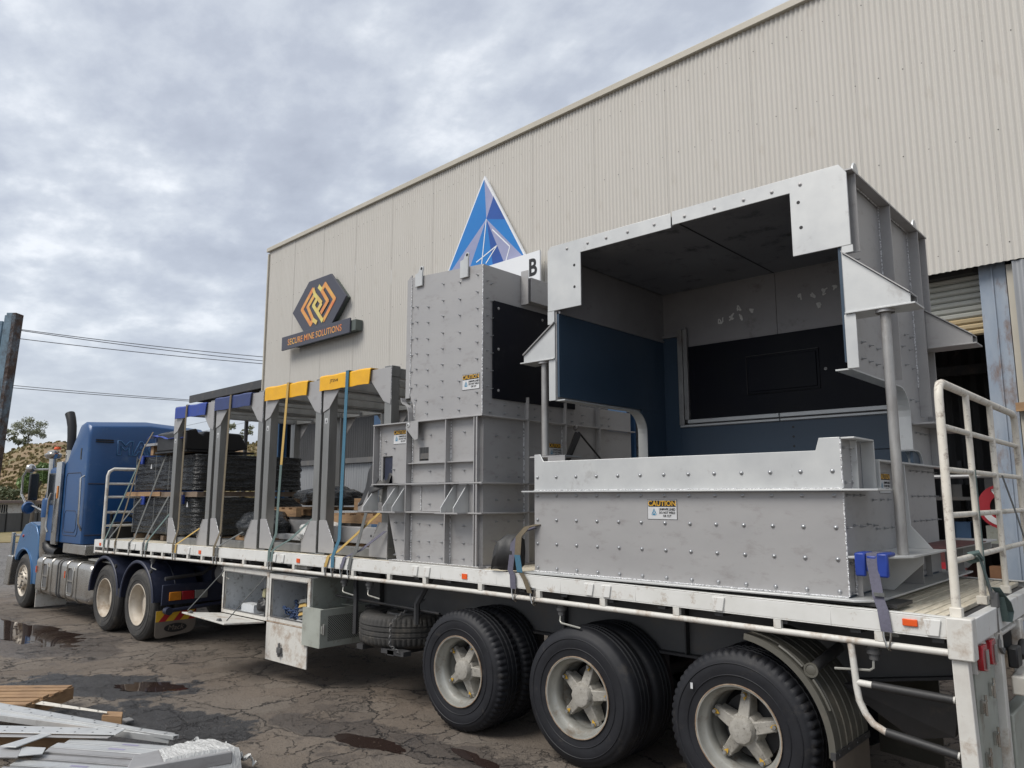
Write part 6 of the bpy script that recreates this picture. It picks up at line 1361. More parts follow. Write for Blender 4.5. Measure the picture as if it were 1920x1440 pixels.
# ------------------------------------------------ four open steel cages
def cage():
    x0, x1, y0, y1 = -7.545, -6.305, 5.06, 7.16; zb = 1.415; zt = 3.425; p = .115
    t = thing('steel_cage', 'open steel cage nearest the tower, strapped over a yellow corner protector', 'steel frame', (-6.8, 6.05, zb), group='open steel cages standing in a row on the trailer')
    for x in (x0, x1 - p):
        for y in (y0, y1 - p):
            mb = MB(); mb.box(x, x + p, y, y + p, zb + .10, zt - .10); mb.build('post', M['alu_dark'], t, bevel=.006)
            mb = MB(); mb.box(x - .004, x + p + .004, y - .004, y + p + .004, zt - .10, zt + .02); mb.build('post_cap', M['alu_dark'], t, bevel=.006)
            mb = MB(); mb.box(x - .03, x + p + .03, y - .03, y + p + .03, zb - .012, zb); mb.box(x, x + p, y, y + p, zb, zb + .10); mb.build('foot_plate', M['alu_dark'], t, bevel=.003)
    for y in (y0, y1 - .10):
        mb = MB(); mb.box(x0 + p + .001, x1 - p - .001, y + .01, y + .11, zb + .001, zb + .095); mb.build('base_beam', M['alu_dark'], t, bevel=.005)
        mb = MB(); mb.box(x0 + p + .005, x1 - p - .005, y + .01, y + .11, zt - .115, zt - .0); mb.build('top_beam', M['alu_dark'], t, bevel=.005)
    for x in (x0 + .005, x1 - .105):
        mb = MB(); mb.box(x, x + .10, y0 + p + .005, y1 - p - .005, zt - .11, zt); mb.build('top_rail', M['alu_dark'], t, bevel=.005)
        mb = MB(); mb.box(x, x + .10, y0 + p + .001, y1 - p - .001, zb + .001, zb + .095); mb.build('base_rail', M['alu_dark'], t, bevel=.005)
    mb = MB(); mb.box(x0 + .55, x0 + .63, y0 + .12, y1 - .12, zt - .09, zt - .01); mb.build('top_rail', M['alu_dark'], t, bevel=.004)
    for y in (y0 - .010, y1 + .001):
        yy = y
        for s in (1, -1):
            xe = x0 if s > 0 else x1
            mb = MB(); plateXZ(mb, [(xe, zb + .01), (xe + s * .30, zb + .01), (xe + s * .30, zb + .12), (xe + s * .14, zb + .37), (xe, zb + .37)], yy, .009); mb.build('gusset_plate', M['alu'], t, bevel=.002)
            mb = MB(); plateXZ(mb, [(xe, zt), (xe + s * .36, zt), (xe + s * .36, zt - .10), (xe + s * .12, zt - .36), (xe, zt - .40)], yy, .009); mb.build('gusset_plate', M['alu'], t, bevel=.002)
    mb = MB()
    for s in (1, -1):
        xe = x0 if s > 0 else x1; weld(mb, (xe + s * .30, y0 - .012, zb + .12), (xe + s * .14, y0 - .012, zb + .37), .004)
    weld(mb, (x1 - .004, y0 - .006, zb), (x1 - .004, y0 - .006, zb + .37), .004); weld(mb, (x1, y0 - .004, zt - .36), (x1, y0 - .004, zt), .004); mb.build('weld_seam', M['weld'], t)
    for k in range(2):
        mb = MB(); mb.prism([(x0 + .035, y0 - .0006, zt - .47), (x0 + .085, y0 - .0006, zt - .47), (x0 + .085, y0 - .0006, zt - .53), (x0 + .035, y0 - .0006, zt - .53)] if k else [(x0 + .045, y0 - .0012, zt - .52), (x0 + .075, y0 - .0012, zt - .52), (x0 + .06, y0 - .0012, zt - .475)], (0, -.0005, 0)); mb.build('maker_sticker' if k else 'sticker_mark', M['print_white'] if k else M['print_black'], t, smooth=False)
    return t
c4 = cage()
for dx, lab in ((-1.29, 'open steel cage second from the tower, with the yellow protector at its top'), (-2.60, 'open steel cage third from the tower, under the faded dark blue protector'), (-3.92, 'open steel cage nearest the cab, under the bright blue protector')):
    c = copy_tree(c4, (dx, 0, dk(-6.8 + dx) - dk(-6.8) + dx * .004)); c['label'] = lab
def protector(x0, x1, zt, m, label, y=5.03, d=.16):
    mb = MB(); zt += .004
    pts = []
    sec = [(y - .012, zt - d), (y - .012, zt), (y + .006, zt + .018), (y + .24, zt + .020), (y + .24, zt + .008), (y + .012, zt + .006), (y, zt - .006), (y, zt - d)]
    i0 = len(mb.v); n = 9
    for k in range(n + 1):
        x = x0 + (x1 - x0) * k / n
        for (yy, zz) in sec: mb.v.append((x + (-.02 if zz < zt - .05 and k == n else 0), yy + random.uniform(-.002, .002), zz + .004 * math.sin(k * 1.9)))
    for k in range(n):
        for j in range(8): a = i0 + k * 8 + j; b = i0 + k * 8 + (j + 1) % 8; mb.f.append((a, b, b + 8, a + 8))
    mb.f.append(tuple(i0 + j for j in range(8))); mb.f.append(tuple(i0 + n * 8 + j for j in range(8)))
    o = mb.build('corner_protector', M[m], label=label, cat='corner protector', group='strap corner protectors on the load')
    return o
p4 = protector(-7.59, -6.63, 3.432, 'protyellow', 'yellow plastic protector nearest the tower, with writing on it')
p3 = protector(-8.81, -7.85, 3.418, 'protyellow', 'plain yellow plastic protector, second from the tower')
protector(-10.15, -9.17, 3.395, 'protdark', 'faded dark blue plastic protector between the yellow and the bright blue ones')
protector(-11.39, -10.41, 3.365, 'protblue', 'bright blue plastic protector on the cage nearest the cab')
text('marker_writing', 'JTSN4', .05, T(-7.30, 5.0155, 3.375) @ RX(R(90)), M['print_black'], p4, ex=.0003, sx=1.2)

# ------------------------------------------------ straps
SG = 'webbing straps tying the load to the side rail'
def hook(parent, x, z, y=4.842):
    mb = MB()
    for s in (-.02, .02): mb.path([(x + s * 1.1, y, z + .035), (x + s, y - .006, z - .03), (x + s * .3, y - .004, z - .085), (x + s * .3, y + .02, z - .105), (x + s * .3, y + .04, z - .085)], .0055, 5)
    mb.tube((x - .026, y, z + .035), (x + .026, y, z + .035), .006, 5); mb.build('hook', M['chrome'], parent)
def strap(pts, m, label, w=.048, wv=None, hk=True, cat='strap'):
    wv = Vector(wv) * w if wv else Vector((w, 0, 0))
    mb = MB(); dense = []
    P_ = [Vector(p) for p in pts]
    for a, b in zip(P_, P_[1:]):
        n = max(1, int((b - a).length / .25))
        for k in range(n): dense.append(a.lerp(b, k / n))
    dense.append(P_[-1])
    mb.ribbon(dense, wv, .004)
    o = mb.build('strap', M[m], label=label, cat=cat, group=SG)
    if hk: hook(o, P_[-1].x, P_[-1].z)
    return o
def railend(x): return (x, 4.836, dk(x) - .10)
def edge_(x): return (x, 4.838, dk(x) + .015)
strap([(-10.984, 5.25, 3.392), (-10.984, 5.005, 3.392), (-10.984, 5.002, 3.270), (-10.78, 4.90, 1.60), edge_(-10.77), railend(-10.77)], 'strapolive', 'olive strap over the bright blue protector on the cage nearest the cab')
strap([(-9.682, 5.25, 3.423), (-9.682, 5.005, 3.423), (-9.682, 5.002, 3.290), (-9.55, 4.90, 1.60), edge_(-9.58), railend(-9.58)], 'strapolive', 'olive strap over the faded dark blue protector')
s_ = strap([(-8.258, 5.25, 3.446), (-8.258, 5.005, 3.446), (-8.258, 5.002, 3.300), (-8.17, 4.91, 2.42)], 'strapyellow', 'strap over the plain yellow protector, changing from yellow to grey-green halfway down', hk=False)
mb = MB(); mb.ribbon([(-8.17, 4.908, 2.43), (-8.20, 4.90, 1.62), edge_(-8.23), railend(-8.23)], (.05, 0, 0)); mb.build('lower_webbing', M['strapgreen'], s_); hook(s_, -8.23, dk(-8) - .10)
strap([(-7.027, 5.25, 3.460), (-7.027, 5.005, 3.460), (-7.027, 5.002, 3.300), (-6.93, 4.90, 1.60), edge_(-6.95), railend(-6.95)], 'strapblue', 'pale blue strap over the yellow protector nearest the tower', w=.055)
s_ = strap([(-6.33, 4.96, 1.885), (-6.90, 4.86, 1.47), edge_(-7.03), railend(-7.08)], 'strapyellow', 'yellow strap slanting down from the tower bracket to the rail')
strap([(-6.50, 4.92, 1.885), (-6.58, 4.86, 1.48), edge_(-6.63), railend(-6.66)], 'strapgrey', 'dark strap hanging from the tip of the tower bracket')
strap([(-6.30, 5.02, 1.70), (-6.55, 4.90, 1.50), edge_(-6.74), railend(-6.79)], 'strappurple', 'faded purple strap with a buckle at the foot of the last cage')
strap([(-13.02, 5.236, 2.72), (-13.27, 4.86, 1.40), (-13.28, 4.836, 1.35), railend(-13.28)], 'strapgreen', 'grey-green strap over the upper black pack, nearest the cab')
strap([(-12.32, 5.10, 3.07), (-12.40, 5.0, 2.80), (-12.81, 4.86, 1.42), (-12.82, 4.836, 1.35), railend(-12.82)], 'strapolive', 'olive strap running down from the crumpled blue cover')
strap([(-12.87, 5.23, 2.05), (-13.08, 4.86, 1.42), (-13.10, 4.836, 1.35), railend(-13.10)], 'strapgrey', 'short pale strap over the blue tab of the lower black pack')
strap([(-12.10, 5.24, 2.72), (-12.26, 4.90, 1.42), (-12.28, 4.836, 1.35), railend(-12.28)], 'strapgrey', 'thin dark strap crossing both black packs')
strap([(-11.92, 5.24, 2.06), (-11.77, 4.86, 1.42), (-11.77, 4.836, 1.36), railend(-11.77)], 'strapgrey', 'grey strap over the lower black pack, beside the first cage')
strap([(-11.55, 5.2, 1.92), (-11.62, 4.87, 1.45), (-11.65, 4.836, 1.36), railend(-11.67)], 'strapgreen', 'slanting grey strap just left of the first cage foot')
strap([(-10.45, 5.06, 1.62), (-10.63, 4.90, 1.45), edge_(-10.68), railend(-10.69)], 'strapyellow', 'short tan strap running back into the first cage')
strap([(-9.25, 5.05, 1.60), (-9.45, 4.90, 1.46), edge_(-9.50), railend(-9.50)], 'strapgrey', 'short grey strap running back into the second cage')
strap([(-7.75, 5.10, 1.80), (-8.0, 4.96, 1.55), (-8.14, 4.87, 1.46), edge_(-8.16), railend(-8.17)], 'strapgreen', 'grey-green strap slanting down out of the third cage')
# strap over the side shelf at the rear
s_ = strap([(-1.52, 5.2, 1.708), (-1.52, 4.915, 1.712), (-1.515, 4.90, 1.66), (-1.485, 4.875, 1.46), (-1.455, 4.838, 1.40), (-1.44, 4.832, 1.275)], 'strappurple', 'purple-grey strap over the blue corner piece at the rear of the load', w=.062)
mb = MB(); mb.box(-1.505, -1.445, 4.855, 4.868, 1.47, 1.49); mb.build('stitching', M['strapgrey'], s_)
cp = MB()
for x0, x1 in ((-1.615, -1.553), (-1.487, -1.425)): cp.box(x0, x1, 4.89, 4.925, 1.575, 1.715); cp.box(x0, x1, 4.926, 5.06, 1.691, 1.716)
cp.box(-1.552, -1.488, 4.905, 4.925, 1.60, 1.70)
cp.build('corner_protector', M['protblue'], bevel=.012, label='small ribbed royal blue corner piece on the rear shelf of the largest chute', cat='corner protector', group='strap corner protectors on the load')
# bunched straps between the tower and the largest chute
mb = MB(); secs = []
for k in range(9):
    t = k / 8; secs.append([(-4.62 + .24 * t + .01 * math.sin(a * 3), 4.93 - .06 * math.sin(math.pi * min(1, t * 1.2)) + .10 * math.sin(a), 1.43 + (.30 * math.sin(math.pi * .5 * min(1, t * 1.6))) * (1 + math.cos(a)) / 2) for a in [j * math.pi / 4 for j in range(8)]])
loft(mb, secs); mb.build('rubber_mat', M['rubber'], label='folded black rubber mat wedged under the bunched straps', cat='mat')
strap([(-4.19, 4.95, 1.80), (-4.27, 4.86, 1.76), (-4.36, 4.84, 1.66), (-4.385, 4.83, 1.44), (-4.36, 4.83, 1.40), (-4.355, 4.832, 1.29)], 'strappurple', 'worn purple-grey strap bunched left of the largest chute', w=.06)
s_ = strap([(-4.16, 4.93, 1.82), (-4.22, 4.855, 1.80), (-4.29, 4.83, 1.72), (-4.30, 4.825, 1.56)], 'strapolive', 'tan strap with a blue end bunched beside the largest chute', w=.065, hk=False)
mb = MB(); mb.ribbon([(-4.30, 4.822, 1.57), (-4.27, 4.82, 1.43)], (.062, 0, 0)); mb.build('blue_webbing', M['strapblue'], s_)
mb = MB(); mb.ribbon([(-4.27, 4.823, 1.44), (-4.22, 4.825, 1.38), (-4.17, 4.83, 1.27)], (.05, 0, 0)); mb.build('lower_webbing', M['strapolive'], s_); hook(s_, -4.15, dk(-4.2) - .13)

# ------------------------------------------------ black-wrapped packs
def pack(x0, x1, y0, y1, z0, z1, label):
    t = thing('wrapped_pack', label, 'wrapped pack', ((x0 + x1) / 2, (y0 + y1) / 2, z0), group='black wrapped packs on the front of the trailer')
    bmx = bmesh.new(); bmesh.ops.create_cube(bmx, size=1)
    for v in bmx.verts: v.co = Vector(((x0 + x1) / 2 + v.co.x * (x1 - x0), (y0 + y1) / 2 + v.co.y * (y1 - y0), (z0 + z1) / 2 + v.co.z * (z1 - z0)))
    bmesh.ops.subdivide_edges(bmx, edges=bmx.edges[:], cuts=40, use_grid_fill=True)
    for v in bmx.verts:
        p = v.co; n_ = noise.noise(Vector((p.x * 1.6, p.y * 1.6, p.z * 30))); n2_ = noise.noise(Vector((p.x * 6, p.y * 6, p.z * 14))); f = n_ * .022 + n2_ * .014
        c = Vector(((x0 + x1) / 2, (y0 + y1) / 2, (z0 + z1) / 2)); d = p - c; e = Vector((d.x / (x1 - x0), d.y / (y1 - y0), d.z / (z1 - z0) * .6)); mxi = max(range(3), key=lambda i: abs(e[i]))
        o = Vector((0, 0, 0)); o[mxi] = math.copysign(1, e[mxi]); v.co += o * f
        k = max(0, abs(d.x) / (x1 - x0) * 2 - .94) * max(0, abs(d.y) / (y1 - y0) * 2 - .9); v.co -= Vector((math.copysign(1, d.x), math.copysign(1, d.y), 0)) * k * 6
    me = bpy.data.meshes.new('wrap'); bmx.to_mesh(me); bmx.free(); me.materials.append(M['wrap']); me.polygons.foreach_set('use_smooth', [True] * len(me.polygons))
    link(bpy.data.objects.new('wrap', me), t)
    for fx in (.06, .40, .62):
        x = x0 + (x1 - x0) * fx; mb = MB(); mb.ribbon([(x, y0 + .3, z1 + .028), (x, y0 - .028, z1 + .025), (x, y0 - .03, z0)], (.018, 0, 0), .003); mb.build('binding_strap', M['strapgrey'], t)
    for x in np.linspace(x0 + .1, x1 - .15, 5):
        mb = MB(); mb.box(x, x + .10, y0 + .02, y1 - .02, z0 - .10, z0 - .026); mb.build('bearer', M['timbergrey'], t)
    return t
low = pack(-13.36, -11.06, 5.27, 7.1, 1.475, 2.03, 'lower black-wrapped pack of flat sheets behind the headboard')
upp = pack(-13.36, -11.12, 5.27, 7.1, 2.155, 2.69, 'upper black-wrapped pack of flat sheets stacked on brown timbers')
mb = MB(); mb.box(-13.55, -12.2, 5.22, 5.34, 2.060, 2.13); mb.build('timber_beam', M['timber'], label='brown timber beam lying between the two black packs, cab end', cat='timber beam', group='timber beams between the black packs')
mb = MB(); mb.box(-12.2, -10.98, 5.24, 5.34, 2.05, 2.125); mb.build('timber_beam', M['timbergrey'], label='grey weathered timber beam between the two black packs, cage end', cat='timber beam', group='timber beams between the black packs')
for x, z, t_ in ((-12.85, 2.02, low), (-11.45, 2.04, low), (-13.0, 2.68, upp)):
    mb = MB(); mb.box(x - .07, x + .07, 5.215, 5.25, z - .10, z + .02); mb.box(x - .07, x + .07, 5.215, 5.40, z + .015, z + .04); mb.build('corner_protector', M['protblue'], bevel=.01, label={-12.85: 'small blue corner piece on the lower black pack, cab end', -11.45: 'small blue corner piece on the lower black pack behind the first cage', -13.0: 'small blue corner piece on the upper black pack'}[x], cat='corner protector', group='strap corner protectors on the load')
for x, z in ((-12.60, 2.55), (-11.25, 1.95)):
    mb = MB(); mb.prism([(x - .03, 5.225, z - .05), (x + .03, 5.225, z - .05), (x, 5.225, z + .03)], (0, .003, 0)); mb.build('pack_tag', M['print_white'], upp if z > 2.3 else low)
# moulded black tub and cluttered tray on top
TB = thing('black_tub', 'moulded black plastic tub lying on top of the upper black pack', 'plastic tub', (-11.6, 5.9, 2.72))
prof = [(-11.250, 5.142, 2.750), (-11.250, 5.140, 3.030), (-11.250, 5.301, 3.081), (-11.250, 5.347, 3.010), (-11.250, 5.407, 2.990), (-11.250, 5.445, 3.049), (-11.250, 5.827, 3.040), (-11.250, 6.024, 3.035), (-11.250, 6.165, 2.805), (-11.250, 5.932, 2.752)]
mb = MB(); mb.prism(prof, (-1.0, 0, 0)); mb.build('tub_body', M['black'], TB, bevel=.02)
a_, b_ = Vector(prof[0]), Vector(prof[-2]); mb = MB(); mb.hexa([(-11.2, a_.y, 2.725), (-11.2, b_.y + .08, 2.725), (-12.3, b_.y + .08, 2.725), (-12.3, a_.y, 2.725), (-11.2, a_.y, 2.75), (-11.2, b_.y + .08, 2.75), (-12.3, b_.y + .08, 2.75), (-12.3, a_.y, 2.75)]); mb.build('tub_lip', M['black'], TB)
TRY = thing('parts_tray', 'tray of dark machine parts on short timbers on the upper black pack', 'tray', (-12.2, 5.6, 2.72))
mb = MB(); mb.box(-12.75, -11.4, 5.15, 6.0, 2.86, 2.90); mb.build('tray_base', M['galv'], TRY)
for x in (-12.6, -12.0, -11.5): mb = MB(); mb.box(x, x + .1, 5.2, 5.9, 2.715, 2.859); mb.build('bearer', M['timber' if x < -12.3 else 'timbergrey'], TRY)
for k in range(26):
    x, y = random.uniform(-12.65, -11.45), random.uniform(5.2, 5.8); r_ = random.uniform(.03, .08); mb = MB(); mb.lathe([(0, 0), (0, r_), (random.uniform(.05, .16), r_ * .8), (.12, 0)], (x, y, 2.91), (random.uniform(-.4, .4), random.uniform(-.4, .4), 1), 8); mb.build('machine_part', M[random.choice(['black', 'chassis', 'chassis_grey', 'bluerope', 'cloth_y'])], TRY)
mb = MB()
us = np.linspace(0, 1, 14); vs = np.linspace(0, 1, 8)
gridsheet(mb, us, vs, lambda u, v: (-12.55 + 1.25 * u, 5.10 + .75 * v, 3.02 + .10 * math.sin(u * 7) * .4 + .06 * v + .03 * noise.noise(Vector((u * 5, v * 5, 0))) - .06 * (u > .85) - .05 * (1 - v) ** 2))
o = mb.build('blue_cover', M['protblue'], label='crumpled bright blue plastic cover over the parts tray', cat='cover', recalc=False)
md = o.modifiers.new('thick', 'SOLIDIFY'); md.thickness = .008
mb = MB(); mb.path([(-12.2, 5.2, 2.98), (-12.05, 5.16, 3.0), (-11.9, 5.2, 2.95), (-11.8, 5.25, 3.02)], .022, 6); mb.build('white_hose', M['cloth_y'], label='short off-white hose end among the machine parts under the blue cover', cat='hose')

# ------------------------------------------------ goods between and inside the cages
def pallet(x0, x1, y0, y1, z, label, m='timber', group=None):
    t = thing('pallet', label, 'pallet', ((x0 + x1) / 2, (y0 + y1) / 2, z), group=group)
    for k in range(6):
        x = x0 + (x1 - x0 - .1) * k / 5; mb = MB(); mb.box(x, x + .10, y0, y1, z + .095, z + .115); mb.build('slat', M[m], t)
    for y in (y0, (y0 + y1) / 2 - .04, y1 - .08):
        mb = MB(); mb.box(x0, x1, y, y + .08, z + .02, z + .094); mb.build('stringer', M[m], t)
        mb = MB(); mb.box(x0, x1, y, y + .08, z, z + .019); mb.build('bottom_board', M[m], t)
    return t
ZD = 1.41
pallet(-9.9, -8.9, 5.3, 6.4, ZD, 'orange-brown pallet inside the second cage under a black bag', group='pallets on the trailer deck')
pallet(-9.9, -8.9, 5.6, 6.7, ZD + .38, 'upper pallet inside the second cage behind the shiny black bag', group='pallets on the trailer deck')
pallet(-7.9, -6.6, 5.35, 6.6, ZD, 'pallet with grey box sections inside the last cage', group='pallets on the trailer deck')
pallet(-7.9, -6.7, 5.5, 6.8, ZD + .33, 'upper pallet carrying a grey tray with handles inside the last cage', group='pallets on the trailer deck')
def blobbag(x, y, z, sx, sy, sz, m, name, label, cat):
    bmx = bmesh.new(); bmesh.ops.create_icosphere(bmx, subdivisions=4, radius=1)
    for v in bmx.verts:
        f = 1 + .22 * noise.noise(v.co * 2.4 + Vector((x, y, z))) + .10 * noise.noise(v.co * 7); v.co = Vector((x + v.co.x * sx * f, y + v.co.y * sy * f, z + max(v.co.z * sz * f, -sz * .6)))
    me = bpy.data.meshes.new(name); bmx.to_mesh(me); bmx.free(); me.materials.append(M[m]); me.polygons.foreach_set('use_smooth', [True] * len(me.polygons))
    return link(bpy.data.objects.new(name, me), None, label=label, cat=cat)
blobbag(-9.4, 5.45, ZD + .25, .48, .30, .20, 'wrap', 'plastic_bag', 'shiny black plastic bag of parts lying in the second cage', 'bag')
blobbag(-9.0, 6.2, ZD + .62, .55, .4, .16, 'wrap', 'plastic_bag', 'flat black wrapped bundle on the upper pallet in the second cage', 'bag')
blobbag(-8.1, 5.55, ZD + .20, .42, .30, .15, 'plastic', 'film_bundle', 'bundle wrapped in clear film lying in the third cage', 'bundle')
blobbag(-10.3, 6.6, ZD + .28, .30, .4, .20, 'rubber', 'rubber_bundle', 'dark rubber bundle behind the first two cages', 'bundle')
def section(x0, x1, y0, y1, z0, z1, m, label, name='steel_section', cat='steel section', holes=0):
    t = MB(); t.box(x0, x1, y0, y1, z0, z1); o = t.build(name, M[m], bevel=.004, label=label, cat=cat, group='steel pieces lying inside the cages')
    if holes:
        mb = MB()
        for k in range(holes): mb.lathe([(0, 0), (0, .014)], (x0 + (x1 - x0) * (k + .5) / holes, y0 - .0015, (z0 + z1) / 2), (0, -1, 0), 10)
        mb.build('bolt_hole', M['print_black'], o)
    return o
section(-7.95, -6.45, 5.30, 5.42, ZD + .12, ZD + .30, 'alu', 'grey box section with bolt holes at the foot of the last cage', holes=5)
section(-7.95, -6.75, 5.44, 5.60, ZD + .12, ZD + .27, 'alu', 'second grey box section lying behind the drilled one')
section(-9.05, -7.75, 5.36, 5.52, ZD + .10, ZD + .17, 'alu_bright', 'bright flat bar bundle across the third cage')
section(-9.1, -7.7, 5.60, 5.78, ZD + .17, ZD + .34, 'alu', 'stacked grey channel under the clear film bundle')
section(-8.9, -7.6, 5.95, 6.2, ZD + .34, ZD + .46, 'alu_bright', 'pale plate pack with a timber block at the back of the third cage')
section(-8.05, -7.75, 5.9, 6.05, ZD + .47, ZD + .62, 'timber', 'orange timber block on the plate pack in the third cage', name='timber_block', cat='timber block')
section(-8.9, -7.9, 5.20, 5.26, ZD + .02, ZD + .06, 'galv', 'thin flat bar lying on the deck in the third cage')
section(-7.3, -6.5, 5.18, 5.24, ZD + .02, ZD + .06, 'galv', 'thin flat bar lying on the deck in the last cage')
ht = section(-7.7, -6.5, 5.7, 6.4, ZD + .45, ZD + .57, 'alu', 'grey flat tray with three wire handles on the upper pallet in the last cage', name='steel_tray', cat='tray')
for x in (-7.55, -7.15, -6.75):
    mb = MB(); mb.path([(x, 5.74, ZD + .571), (x, 5.74, ZD + .63), (x + .02, 5.74, ZD + .65), (x + .23, 5.74, ZD + .65), (x + .25, 5.74, ZD + .63), (x + .25, 5.74, ZD + .571)], .008, 6); mb.build('handle', M['rim'], ht)
# black cloth caught on the tower bracket
mb = MB(); gridsheet(mb, np.linspace(0, 1, 16), np.linspace(0, 1, 10), lambda u, v: (-6.72 + .50 * u, 4.97 + .12 * v + .03 * math.sin(u * 9 + v * 3), 2.19 + .13 * math.sin(math.pi * u) * v + .11 * v - .24 * (1 - v) * (1 - u) + .02 * noise.noise(Vector((u * 6, v * 6, 1)))))
o = mb.build('rubber_cloth', M['rubber'], label='torn black rubber cloth draped over the left end of the tower bracket', cat='cloth', recalc=False); md = o.modifiers.new('thick', 'SOLIDIFY'); md.thickness = .006

# ------------------------------------------------ things in the toolboxes
mb = MB(); mb.box(-8.95, -8.50, 5.28, 5.45, .86, 1.02); mb.build('cardboard_box', M['brownbox'], label='brown box at the back of the left toolbox', cat='box')
blobbag(-8.62, 5.06, .73, .13, .09, .10, 'black', 'black_bag', 'black bag at the right side of the left toolbox', 'bag')
blobbag(-8.66, 5.14, .86, .12, .08, .08, 'cloth_y', 'rag', 'cream rag bundle above the black bag in the left toolbox', 'rag')
mb = MB(); mb.box(-9.10, -8.80, 5.00, 5.14, .62, .73); mb.build('plastic_tray', M['boxin'], label='pale plastic tray on the floor of the left toolbox', cat='tray')
CHN = thing('chain_pile', 'heap of blue-grey load chain in the middle toolbox', 'chain', (-7.95, 5.1, .64))
for k in range(9):
    pts = [(-8.15 + random.uniform(0, .42), 5.0 + random.uniform(0, .25), .66 + random.uniform(0, .10 + .01 * k)) for _ in range(5)]
    chain(pts, CHN, 'chain_strand', 'bluerope', .009, .05)
YS = thing('yellow_strap_pile', 'coiled yellow ratchet straps on the right of the middle toolbox', 'strap', (-7.6, 5.1, .64))
for k in range(5):
    mb = MB(); z = .68 + k * .045; mb.ribbon([(-7.80, 5.0, z), (-7.65, 4.98, z + .03), (-7.50, 5.0, z + .02), (-7.48, 5.15, z), (-7.7, 5.2, z + .02)], (0, .02, .04), .008); mb.build('strap_coil', M['strapyellow' if k % 2 else 'strapgrey'], YS)
mb = MB(); mb.box(-7.80, -7.49, 4.97, 5.1, .633, .665); mb.build('folded_cloth', M['print_white'], label='folded pale cloth at the front of the middle toolbox', cat='cloth')
mb = MB(); mb.prism([(-7.75, 5.45, .64), (-7.50, 5.45, .64), (-7.50, 5.45, 1.08), (-7.55, 5.45, 1.08)], (0, .04, 0)); mb.build('timber_wedge', M['timbergrey'], label='dark timber leaning in the corner of the middle toolbox', cat='timber')

# ------------------------------------------------ rear gate
GT = thing('rear_gate', 'chipped cream tube gate standing across the rear of the trailer deck', 'gate', (-1.09, 6.1, 1.38))
gx_ = -1.085
mb = MB(); mb.path([(gx_, 4.90, 1.39), (gx_, 4.90, 2.62), (gx_, 4.91, 2.67), (gx_, 4.94, 2.705), (gx_, 4.99, 2.715), (gx_, 7.22, 2.715), (gx_, 7.29, 2.70), (gx_, 7.32, 2.64), (gx_, 7.32, 1.39)], .0245, 12); mb.build('gate_frame', M['cream'], GT)
for y in (5.58, 6.32):
    mb = MB(); mb.tube((gx_ + .004, y, 1.39), (gx_ + .004, y, 2.70), .0195, 10); mb.build('gate_upright', M['cream'], GT)
for z in (2.455, 2.205, 1.945, 1.690):
    mb = MB(); mb.tube((gx_, 4.91, z), (gx_, 7.31, z), .0175, 10); mb.build('gate_rail', M['cream'], GT)
for y in (4.90, 5.58, 6.32, 7.32):
    mb = MB(); mb.box(gx_ - .03, gx_ + .03, y - .03, y + .03, 1.388, 1.44); mb.build('gate_socket', M['cream'], GT, bevel=.004)
s_ = strap([(-1.05, 5.40, 1.70), (-1.04, 5.44, 1.62), (-1.03, 5.52, 1.50), (-1.02, 5.56, 1.44)], 'strapgreen', 'olive ratchet strap knotted round the lowest rail of the rear gate', w=.05, wv=(0, .9, .3), hk=False)
mb = MB(); mb.path([(-1.10, 5.36, 1.70), (-1.05, 5.38, 1.715), (-1.04, 5.42, 1.68), (-1.10, 5.42, 1.66), (-1.12, 5.38, 1.68)], .018, 6); mb.build('strap_knot', M['strapgreen'], s_)
mb = MB(); mb.ribbon([(-1.0, 5.53, 1.50), (-.985, 5.56, 1.46), (-.97, 5.66, 1.40), (-.97, 5.72, 1.34), (-.98, 5.70, 1.28), (-.985, 5.63, 1.29), (-.985, 5.60, 1.36), (-.99, 5.57, 1.44)], (.045, 0, 0), .005); mb.build('ratchet_loop', M['strapgreen'], s_)
mb = MB(); mb.box(-1.03, -.99, 5.50, 5.56, 1.38, 1.47); mb.tube((-1.01, 5.50, 1.48), (-1.01, 5.55, 1.36), .012, 6); mb.build('ratchet', M['chassis_grey'], s_, bevel=.008)
mb = MB(); mb.tube((-1.0, 5.50, 1.38), (-.995, 5.47, 1.20), .006, 6); mb.path([(-.995, 5.47, 1.20), (-.99, 5.44, 1.16), (-.985, 5.47, 1.13), (-.985, 5.50, 1.12), (-.985, 5.51, 1.15)], .010, 6); mb.tube((-1.06, 5.50, 1.66), (-1.02, 5.50, 1.44), .008, 6); mb.build('hook_rod', M['chassis_grey'], s_)
strap([(-1.055, 5.54, 2.22), (-1.055, 5.57, 1.5)], 'strapgreen', 'thin olive strap hanging down the second upright of the rear gate', w=.018, wv=(0, 1, 0), hk=False)
strap([(-1.045, 6.34, 2.20), (-1.0, 6.50, 1.90), (-.94, 6.62, 1.5)], 'strapgrey', 'dark strap hanging from the gate rail at the right edge', w=.05, wv=(0, 1, 0), hk=False)

